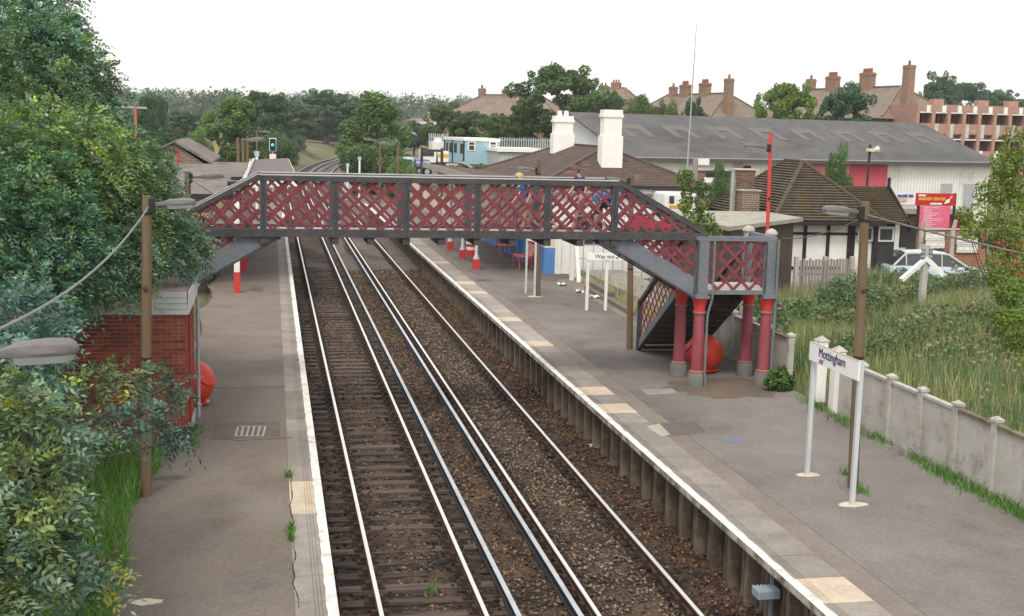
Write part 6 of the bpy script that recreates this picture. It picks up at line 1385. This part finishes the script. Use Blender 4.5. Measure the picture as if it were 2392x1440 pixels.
# grasses
def grass(name, label, cat, xs, ys, hts, cols, seed, wdt=.012, lean=.35, zoff=0., zs=None):
    rng = np.random.RandomState(seed); n = len(xs); z = gz(xs, ys) if zs is None else zs; a = rng.rand(n)*6.28; w_ = wdt*(.6+.8*rng.rand(n)); la = rng.rand(n)*6.28; ln = hts*lean*rng.rand(n)
    b0 = np.stack([xs-np.cos(a)*w_, ys-np.sin(a)*w_, z-.03], -1); b1 = np.stack([xs+np.cos(a)*w_, ys+np.sin(a)*w_, z-.03], -1)
    m0 = np.stack([xs+np.cos(la)*ln*.35-np.cos(a)*w_*.8, ys+np.sin(la)*ln*.35-np.sin(a)*w_*.8, z+hts*.55], -1); m1 = m0+np.stack([np.cos(a)*w_*1.6, np.sin(a)*w_*1.6, 0*xs], -1)
    tp = np.stack([xs+np.cos(la)*ln, ys+np.sin(la)*ln, z+hts], -1); tp2 = tp+np.stack([w_*.3, w_*.1, 0*w_], -1)
    v = np.stack([b0, b1, m1, m0, tp2, tp], 1).reshape(-1, 3); k = 6*np.arange(n)[:, None]; f = np.concatenate([k+np.array([[0, 1, 2, 3]]), k+np.array([[3, 2, 4, 5]])], 0)
    o = npmesh(name, v, f, LEAF, kind='stuff'); set_tint(o, np.repeat(cols, 6, 0)); return tag(o, label, cat)
def patch(x, y, s, sd): return .5+.5*np.sin(x*s+sd+1.7*np.sin(y*s*.7+sd))*np.cos(y*s*.9+2*sd+np.sin(x*s*.6))
rng = np.random.RandomState(5); n = 105000; xs = 10.9+rng.rand(n)**.8*9.5; ys = 13+rng.rand(n)*29; pt = patch(xs, ys, .55, 1.); pt2 = patch(xs, ys, .9, 3.)
straw = np.array([.54, .46, .27]); grn = np.array([.19, .31, .09]); olv = np.array([.32, .33, .15]); dkg = np.array([.11, .20, .085]); mixr = rng.rand(n, 1)
c = np.where(mixr < .14+.24*pt[:, None], straw, np.where(mixr < .60, olv, grn)); c = np.where((pt2[:, None] > .72) & (rng.rand(n, 1) < .7), dkg, c)*(.6+.7*rng.rand(n, 1)); c = np.where((ys[:, None] < 22) & (rng.rand(n, 1) < .45), grn*1.35, c)
grass('long_grass', 'tall straw and green grass filling the bank behind the concrete fence', 'grass', xs, ys, (.35+.65*rng.rand(n))*(.6+.5*pt)*(1+.35*(ys > 25)), c, 6, .010)
n = 30000; xs = -3.5-rng.rand(n)**1.2*2.6; ys = 9.5+rng.rand(n)*13.6; edge = -3.66+.14*np.sin(ys*.9)+.02*(22-ys)*.25; keep = xs < edge+.10*rng.rand(n); xs, ys = xs[keep], ys[keep]; n = len(xs)
c = np.where(rng.rand(n, 1) < .75, np.array([.13, .30, .05]), np.array([.24, .31, .09]))*(.5+.8*rng.rand(n, 1)); grass('grass_verge', 'bright green grass verge along the tarmac edge below the shrub', 'grass', xs, ys, .15+.3*rng.rand(n), c, 7, .009, .7, zs=np.full(n, .88))
# weeds along the foot of the fence and walls
xs, ys = [], []
for (x, y, s, k) in ((10.6, 17.7, .3, 260), (10.62, 18.3, .3, 300), (10.6, 19.4, .35, 420), (10.58, 20.2, .3, 420), (10.6, 21.2, .25, 160), (10.55, 22.8, .25, 140), (10.6, 24.2, .3, 260), (10.7, 25.7, .35, 500), (8.42, 19.3, .16, 90), (-3.05, 23.6, .12, 140), (-3.03, 24.6, .1, 120), (-1.27, 21.2, .05, 40), (-1.27, 18.3, .05, 60), (-1.28, 17.9, .05, 40), (8.7, 20.4, .06, 30), (10.4, 16.2, .1, 40), (10.45, 17.1, .1, 40), (.9, 18.4, .08, 20)): xs += list(x+rng.randn(k)*s*.5); ys += list(y+rng.randn(k)*s*1.2)
xs, ys = np.array(xs), np.array(ys); keep = (xs < 10.68); xs, ys = xs[keep], ys[keep]; n = len(xs); c = np.array([.11, .23, .05])*(.6+.8*rng.rand(n, 1)); grass('platform_weeds', 'small green weeds sprouting along the foot of the fence and kerbs', 'weeds', xs, ys, .05+.14*rng.rand(n), c, 8, .009, .9, zs=np.where(xs < 2, np.where(xs > 0, -.2, PZ), PZ))
# dry grass by the way out sign and on the far bank
n = 4200; xs = 10.55+rng.rand(n)*2.2; ys = 36+rng.rand(n)*12; c = np.where(rng.rand(n, 1) < .55, straw, olv)*(.7+.6*rng.rand(n, 1)); grass('dry_grass', 'dry grass round the Way out sign posts', 'grass', xs, ys, .12+.38*rng.rand(n)**1.5, c, 9, .012, zs=np.full(n, PZ))
n = 16000; ys = 105+rng.rand(n)*90; xs = 2.31+toff(ys)-5.6-rng.rand(n)*9; c = straw*np.array([1.1, 1., .95])*(.6+.6*rng.rand(n, 1)); grass('bank_grass', 'tall dry grass on the bank left of the curving tracks', 'grass', xs, ys, .6+.9*rng.rand(n), c, 10, .05)
# leafy undergrowth and pale seed heads on the right bank
rng = np.random.RandomState(61); Vc = []; Nc = []; Tc = []
for px, py, Y, rx_, ry_, hh, nn_ in ((2190, 700, 31.5, 3.6, 2.6, 1.6, 11000), (2340, 720, 29, 2.6, 2.2, 1.1, 6000), (1880, 660, 36.5, 2.6, 1.6, 1.1, 4500), (1700, 600, 35.8, 2.2, 1.2, 2.3, 6000), (2060, 640, 37.5, 2.6, 1.6, 1.9, 6000), (1560, 630, 38.5, 1.6, 1.6, 1.5, 3500), (2200, 640, 40.6, 4.4, 1.3, 1.4, 8000), (2080, 800, 26.5, 1.2, 1.0, .7, 1500), (1780, 620, 33.5, 1.2, .8, 1.6, 2500)):
    p = P(px, py, Y); a_ = rng.rand(nn_)*6.28; q_ = np.sqrt(rng.rand(nn_)); ex_ = p.x+rx_*q_*np.cos(a_); ey_ = Y+ry_*q_*np.sin(a_)
    ht_ = hh*np.sqrt(np.clip(1-q_**2, .06, 1))*(.45+.35*patch(ex_, ey_, 2.1, px)+.3*patch(ex_, ey_, 4.3, py)); zz = gz(ex_, ey_)+ht_*(1-.55*rng.rand(nn_)**2)
    keep = ex_ > 10.95; Vc.append(np.stack([ex_, ey_, zz], -1)[keep]); Nc.append((rng.randn(nn_, 3)*.7+np.array([0, -.2, .8]))[keep])
    tt = patch(ex_, ey_, 1.3, 2*px)[:, None]; cc_ = np.array([.085, .18, .068])*(1-tt)+np.array([.18, .22, .09])*tt; cc_ = np.where(rng.rand(nn_, 1) < .07, np.array([.24, .16, .12]), cc_)*(.5+.9*rng.rand(nn_, 1)); Tc.append(cc_[keep])
Vc, Nc, Tc = map(np.concatenate, (Vc, Nc, Tc)); v, f = leaf_quads(rng, Vc, Nc, .035+.045*rng.rand(len(Vc)), .6)
o = npmesh('undergrowth', v, f, LEAF, kind='stuff'); set_tint(o, np.repeat(Tc, 4, 0)); tag(o, 'leafy green undergrowth and brambles on the bank and below the stairs', 'undergrowth')
rng = np.random.RandomState(77); hd = []
for px, py, Y in ((2240, 618, 35.5), (2225, 622, 35.5), (2300, 830, 24), (2350, 838, 24), (2030, 635, 35), (2160, 720, 29.5), (1845, 702, 33), (2290, 700, 29), (2200, 812, 25), (2330, 905, 22.5)):
    p = P(px, py, Y)
    for k in range(5): hd.append((p.x+rng.randn()*.25, Y+rng.randn()*.3, p.z-.05+rng.randn()*.09, .04, .04, .035))
v, f, c = crown_data(15, hd, 3500, .018, (.34, .31, .24), .5); o = npmesh('seed_heads', v, f, LEAF, kind='stuff'); set_tint(o, c); tag(o, 'pale fluffy seed heads standing above the bank grass', 'seed heads')
# elder clump at the column foot and saplings behind the stairs
def small_bush(label, blobs, seed, n, size, col, name='bush', cat='bush', stem=None):
    B = [(*P(a, b, Y), r, r, r) for a, b, Y, r in blobs]; c0 = B[0]; g = PZ if c0[0] < 10.7 else float(gz(c0[0], c0[1])); T = thing(name, label, cat, (c0[0], c0[1], g))
    v, f, c = crown_data(seed, B, n, size, (.06, .115, .035)); o = npmesh('leaves', v, f, LEAF, T); set_tint(o, c); o.color = (*col, 1); mb = MB()
    for b in B: mb.tube([(c0[0], c0[1], g-.02), (b[0]*.5+c0[0]*.5, b[1], (g+b[2])/2), b[:3]], [.025, .018, .008], 5)
    mb.build('stems', BARK, T); return T
small_bush('leafy green weed bush at the foot of the landing column', [(1815, 880, 27.6, .2), (1835, 875, 27.8, .2), (1840, 895, 27.5, .17), (1800, 895, 27.5, .15), (1825, 900, 27.4, .15)], 41, 1500, .05, (1.0, 1.2, .9))
small_bush('thin pale green sapling rising behind the bridge stairs', [(1600, 415, 37, .28), (1605, 445, 37, .2), (1600, 480, 37, .22), (1612, 510, 37, .2), (1598, 540, 37, .2)], 42, 700, .06, (1.9, 1.7, 1.1), 'sapling', 'sapling')
small_bush('second thin sapling beside the grey timber pole', [(1638, 440, 37.5, .25), (1640, 475, 37.5, .25), (1650, 520, 37.5, .3), (1665, 545, 37.5, .3), (1630, 500, 37.5, .2)], 43, 900, .06, (1.7, 1.6, 1.1), 'sapling', 'sapling')

# ------------------------------------------------------------------ people on the bridge
def skin_mesh(verts, edges, radii, sub=2, root=0):
    me = bpy.data.meshes.new('tmp_skin'); me.from_pydata([tuple(v) for v in verts], edges, []); o = bpy.data.objects.new('tmp_skin', me); COL.objects.link(o)
    sm = o.modifiers.new('skin', 'SKIN'); sm.use_smooth_shade = True
    if not me.skin_vertices: me.skin_vertices.new()
    for i, r in enumerate(radii):
        d = me.skin_vertices[0].data[i]; d.radius = (r, r) if not hasattr(r, '__len__') else r; d.use_root = (i == root)
    sb = o.modifiers.new('sub', 'SUBSURF'); sb.levels = sub; sb.render_levels = sub
    bpy.context.view_layer.update(); m = bpy.data.meshes.new_from_object(o.evaluated_get(bpy.context.evaluated_depsgraph_get())); bpy.data.objects.remove(o); bpy.data.meshes.remove(me)
    return m
def obj_mesh(name, me, m, parent, extra=None):
    """scale is applied by the parent; extra MB joined into the same mesh"""
    if extra is not None:
        bm = bmesh.new(); bm.from_mesh(me); t = bpy.data.meshes.new('t'); t.from_pydata(extra.v, [], extra.f); bm.from_mesh(t); bm.to_mesh(me); bm.free()
    me.materials.clear(); me.materials.append(m)
    for p in me.polygons: p.use_smooth = True; p.material_index = 0
    o = bpy.data.objects.new(name, me); COL.objects.link(o); o.parent = parent; WM[o.name] = Matrix.Identity(4); return o
SKIN = mat('skin', (.56, .34, .25), (.52, .30, .22), 4, .6)
def person(label, x, y, z, facing, h, top, bottom, hair, stride=.16, headtilt=.3, shoes=None, sleeve=True, long_hair=False, lean=.05, swing=.16):
    T = thing('person', label, 'person', (x, y, z), facing, group='children walking over the bridge'); WM[T.name] = Matrix.Identity(4); T.scale = (h, h, h)
    # unit-height skeleton, facing +x
    J = {'pel': (0, 0, .52), 'spi': (lean*.4, 0, .62), 'che': (lean, 0, .735), 'nec': (lean*1.25, 0, .835), 'hdb': (lean*1.25+.012+headtilt*.04, 0, .872), 'hd': (lean*1.3+.02+headtilt*.09, 0, .925), 'hdt': (lean*1.3+.015+headtilt*.08, 0, .962),
         'shL': (lean, .098, .79), 'shR': (lean, -.098, .79), 'elL': (lean-swing*.45, .125, .655), 'elR': (lean+swing*.4, -.125, .655), 'wrL': (lean-swing*.5+.05, .125, .53), 'wrR': (lean+swing*1.0, -.115, .545), 'haL': (lean-swing*.5+.075, .122, .49), 'haR': (lean+swing*1.15, -.112, .505),
         'hiL': (0, .05, .49), 'hiR': (0, -.05, .49), 'knL': (stride*.55, .055, .285), 'knR': (-stride*.15, -.055, .275), 'anL': (stride*.9, .055, .05), 'anR': (-stride*1.25, -.055, .085), 'toL': (stride*.9+.085, .06, .022), 'toR': (-stride*1.25+.06, -.06, .028)}
    N = list(J); I = {k: i for i, k in enumerate(N)}
    E_ = [('pel', 'spi'), ('spi', 'che'), ('che', 'nec'), ('nec', 'hdb'), ('hdb', 'hd'), ('hd', 'hdt')]
    for s in 'LR': E_ += [('che', 'sh'+s), ('sh'+s, 'el'+s), ('el'+s, 'wr'+s), ('wr'+s, 'ha'+s), ('pel', 'hi'+s), ('hi'+s, 'kn'+s), ('kn'+s, 'an'+s), ('an'+s, 'to'+s)]
    rad = {'pel': .07, 'spi': .062, 'che': .07, 'nec': .030, 'hdb': .046, 'hd': .062, 'hdt': .048, 'sh': .036, 'el': .025, 'wr': .018, 'ha': .021, 'hi': .056, 'kn': .034, 'an': .023, 'to': .02}
    rr = [rad.get(k, rad.get(k[:2])) for k in N]
    ex = MB()
    for s in 'LR':
        w0, h0 = Vector(J['wr'+s]), Vector(J['ha'+s]); d = (h0-w0).normalized(); sy = Vector((0, 1, 0)); px_ = sy.cross(d).normalized()
        for k in range(4): b = h0+px_*(k-1.5)*.009; L = (.040, .047, .044, .034)[k]; ex.tube([b, b+d*L*.5, b+d*L*.9+sy*(-.012 if s == 'L' else .012)], [.0062, .0058, .004], 5)
        b = h0-d*.012+px_*.016; ex.tube([b, b+px_*.016+d*.014, b+px_*.02+d*.03], [.007, .006, .004], 5)
    H = Vector(J['hd']); ex.tube([H+Vector((.052, 0, -.005)), H+Vector((.074, 0, -.022)), H+Vector((.056, 0, -.03))], [.006, .010, .008], 6)
    for s in (-1, 1): ex.tube([H+Vector((-.004, s*.058, .006)), H+Vector((-.008, s*.069, -.004)), H+Vector((-.002, s*.06, -.022))], [.008, .012, .006], 6)
    body = obj_mesh('body', skin_mesh([J[k] for k in N], [(I[a], I[b]) for a, b in E_], rr), SKIN, T, ex)
    for s in (-1, 1): MB().lathe([(.007, 0), (.007, .004)], H+Vector((.054, s*.024, .004)), 8, Matrix.Rotation(R(90), 3, 'Y')).build('eye', DARK, body)
    MB().box(H+Vector((.055, 0, -.042)), (.006, .03, .005)).build('mouth', mat('lip', (.4, .16, .14), None, 4), body)
    def garment(name, keys, edges, radii, m, sub=2, root=0): return obj_mesh(name, skin_mesh([J2[k] for k in keys], [(keys.index(a), keys.index(b)) for a, b in edges], radii, sub, root), m, T)
    J2 = dict(J)
    for s in 'LR': J2['um'+s] = tuple(Vector(J['sh'+s]).lerp(Vector(J['el'+s]), .8 if sleeve else .45)); J2['th'+s] = tuple(Vector(J['hi'+s]).lerp(Vector(J['kn'+s]), .72)); J2['md'+s] = tuple(Vector(J['hi'+s]).lerp(Vector(J['kn'+s]), .35))
    J2['wa'] = (lean*.15, 0, .555); J2['nk'] = (lean*1.1, 0, .80)
    garment('top', ['che', 'spi', 'wa', 'nk', 'shL', 'umL', 'shR', 'umR'], [('che', 'spi'), ('spi', 'wa'), ('che', 'nk'), ('nk', 'shL'), ('shL', 'umL'), ('nk', 'shR'), ('shR', 'umR')], [.094, .084, .080, .072, .060, .048, .060, .048], top)
    garment('shorts', ['pel', 'wa', 'hiL', 'mdL', 'thL', 'hiR', 'mdR', 'thR'], [('pel', 'wa'), ('pel', 'hiL'), ('hiL', 'mdL'), ('mdL', 'thL'), ('pel', 'hiR'), ('hiR', 'mdR'), ('mdR', 'thR')], [.08, .07, .066, .060, .056, .066, .060, .056], bottom)
    for s in 'LR':
        a, b = Vector(J['an'+s]), Vector(J['to'+s]); me = skin_mesh([a+Vector((-.025, 0, -.012)), a+Vector((.02, 0, -.005)), b+Vector((.012, 0, 0))], [(0, 1), (1, 2)], [.028, .031, .024]); obj_mesh('shoe', me, shoes or mat('trainer_white', (.6, .6, .6), None, 3), T)
    hm = MB(); vs = []; n = 14; m_ = 8; rg = random.Random(int(x*100)); c = H+Vector((-.006, 0, .012))
    for i in range(m_+1):
        th = math.pi*(.0+.62*i/m_)
        for j in range(n):
            ph = 2*math.pi*j/n; fr = max(0, math.cos(ph)); cut = (1-.42*fr*(i/m_)**1.2) if not long_hair else (1-.36*fr*(i/m_)); t2 = th*cut*(1.22 if fr == 0 and long_hair else 1.06); q = .077*(1+rg.uniform(-.05, .06))
            vs.append(c+Vector((q*math.sin(t2)*math.cos(ph)*1.04, q*math.sin(t2)*math.sin(ph)*.94, q*math.cos(t2))))
    hm.add(vs, [(i*n+j, i*n+(j+1) % n, (i+1)*n+(j+1) % n, (i+1)*n+j) for i in range(m_) for j in range(n)]); hm.build('hair', hair, T, smooth=True)
    return T
DZ = 4.588
BLOND = mat('hair_blond', (.48, .36, .19), (.36, .26, .13), 12, .7); BROWN = mat('hair_brown', (.075, .045, .032), (.11, .07, .05), 12, .6)
person('boy with dark brown hair, navy T-shirt and pink shorts looking down on the bridge', 5.70, 28.72, DZ, math.pi, 1.56, mat('navy_cloth', (.035, .045, .10), (.05, .065, .14), 5), mat('pink_cloth', (.46, .20, .27), (.40, .15, .22), 5), BROWN, .17, .55, mat('purple_shoe', (.09, .04, .14), None, 4), lean=.05)
person('fair-haired child in a bright blue jacket walking along the bridge', 4.43, 28.78, DZ, math.pi, 1.36, mat('blue_cloth', (.03, .13, .42), (.045, .17, .5), 5), mat('pale_cloth', (.46, .45, .45), (.38, .38, .4), 5), BLOND, .14, .8, mat('blue_shoe', (.07, .08, .25), None, 4), long_hair=True, lean=.08)
person('small blond child in a pale top and dark blue shorts beside the bridge post', 4.97, 28.95, DZ, math.pi, 1.17, mat('peach_cloth', (.62, .50, .42), (.55, .42, .35), 5), mat('dark_blue_cloth', (.025, .06, .20), (.03, .08, .25), 5), BLOND, .12, .4, sleeve=False, swing=.08)
person('small child in a light blue jacket and dark shorts behind the tall boy', 6.16, 28.85, DZ, math.pi, 1.17, mat('sky_cloth', (.10, .30, .55), (.30, .45, .6), 6), mat('black_cloth', (.025, .025, .035), None, 5), BROWN, .13, .7, lean=.07)
T = thing('rucksack', 'dark blue rucksack with a blue flap on the back of the last child', 'rucksack', (6.29, 28.85, DZ+.55)); 
MB().lathe([(.06, -.17), (.13, -.14), (.15, 0), (.13, .12), (.07, .17)], (6.30, 28.85, DZ+.74), 16).build('bag', mat('bag_black', (.02, .022, .035), None, 4), T, smooth=True); MB().lathe([(.152, .05), (.135, .13), (.075, .175), (.02, .18)], (6.30, 28.85, DZ+.742), 16).build('flap', mat('bag_blue', (.03, .1, .33), None, 4), T, smooth=True)

# ------------------------------------------------------------------ air
hz = MB().b2(-1700, 1800, -60, 1500, -8, 60).build('haze', bpy.data.materials.new('haze_air')); hz['kind'] = 'stuff'; tag(hz, 'thin pale haze in the air over the whole place', 'haze')
hm_ = hz.data.materials[0]; hm_.use_nodes = True; n_ = hm_.node_tree.nodes; n_.clear(); vo = n_.new('ShaderNodeVolumePrincipled'); vo.inputs['Color'].default_value = (.97, .985, 1, 1); vo.inputs['Density'].default_value = .00024; vo.inputs['Anisotropy'].default_value = .2
ou = n_.new('ShaderNodeOutputMaterial'); hm_.node_tree.links.new(vo.outputs[0], ou.inputs['Volume'])

small_bush('yellow-green leafy tree leaning over the red railings at the bank edge', [(2400, 640, 35, .7), (2385, 345, 37, .7), (2350, 380, 37, .5), (2400, 420, 37, .9), (2340, 440, 37, .55), (2370, 500, 36.5, .7), (2300, 450, 37, .35), (2290, 500, 36.5, .4), (2265, 540, 36, .3), (2310, 545, 36, .45), (2350, 570, 36, .5), (2400, 560, 35.5, .7), (2330, 610, 35, .35), (2250, 500, 36.5, .25)], 51, 9000, .055, (2.1, 1.75, .85), 'tree', 'tree')
small_bush('yellow-green bush spilling down the bank below the leafy tree', [(2395, 860, 27, .35), (2390, 700, 30, .6), (2350, 690, 30.5, .35), (2370, 760, 29, .45), (2395, 800, 28, .45), (2340, 740, 29.5, .25), (2330, 650, 32, .3)], 52, 5000, .05, (1.9, 1.7, .85))
g_ = G(1690, 905, PZ); flat('dirt_patch', blob(g_, 1.5, 1.35, 30), mat('earth_dirt', (.17, .125, .085), (.13, .10, .075), 3, .95, .3, grain=.4, c3=(.105, .085, .072), s3=1.4, t3=.52), 'brown earth and grit spread round the column feet', 'dirt', z=PZ+.003)

# repairs in the tarmac: straight-edged patches and joint lines
PAT = [mat('tar_patch_dark', (.098, .083, .073), (.130, .112, .10), 2, .95, .3, grain=.35, gscale=16), mat('tar_patch_pale', (.20, .172, .146), (.165, .138, .115), 2, .95, .3, grain=.35, gscale=16)]
for pts, k, lb in ((((500, 990), (652, 985), (655, 1020), (495, 1028)), 0, 'dark oblong tarmac repair beside the white ladder grid'),
    (((1530, 990), (1625, 985), (1650, 1010), (1560, 1020)), 0, 'dark tarmac repair behind the pale cement patch')):
    flat('tarmac_patch', gq(*pts), PAT[k], lb, 'patch', z=PZ+.0025)
for pts, lb in (([(465, 1022), (560, 1030), (660, 1024), (690, 1022)], 'thin joint line crossing the platform below the ladder grid'), ([(455, 905), (560, 908), (690, 902)], 'thin joint line crossing the platform beside the orange bin')): crack(pts, lb)

flat('soil_strip', gq((1300, 655), (1345, 650), (1420, 690), (1480, 738), (1470, 748), (1400, 708), (1330, 668)), mat('soil_pale', (.24, .20, .155), (.17, .14, .105), 3, .95, .4, grain=.4, gscale=12), 'strip of bare soil and rubble along the platform back by the Way out sign', 'soil', z=PZ+.0035)
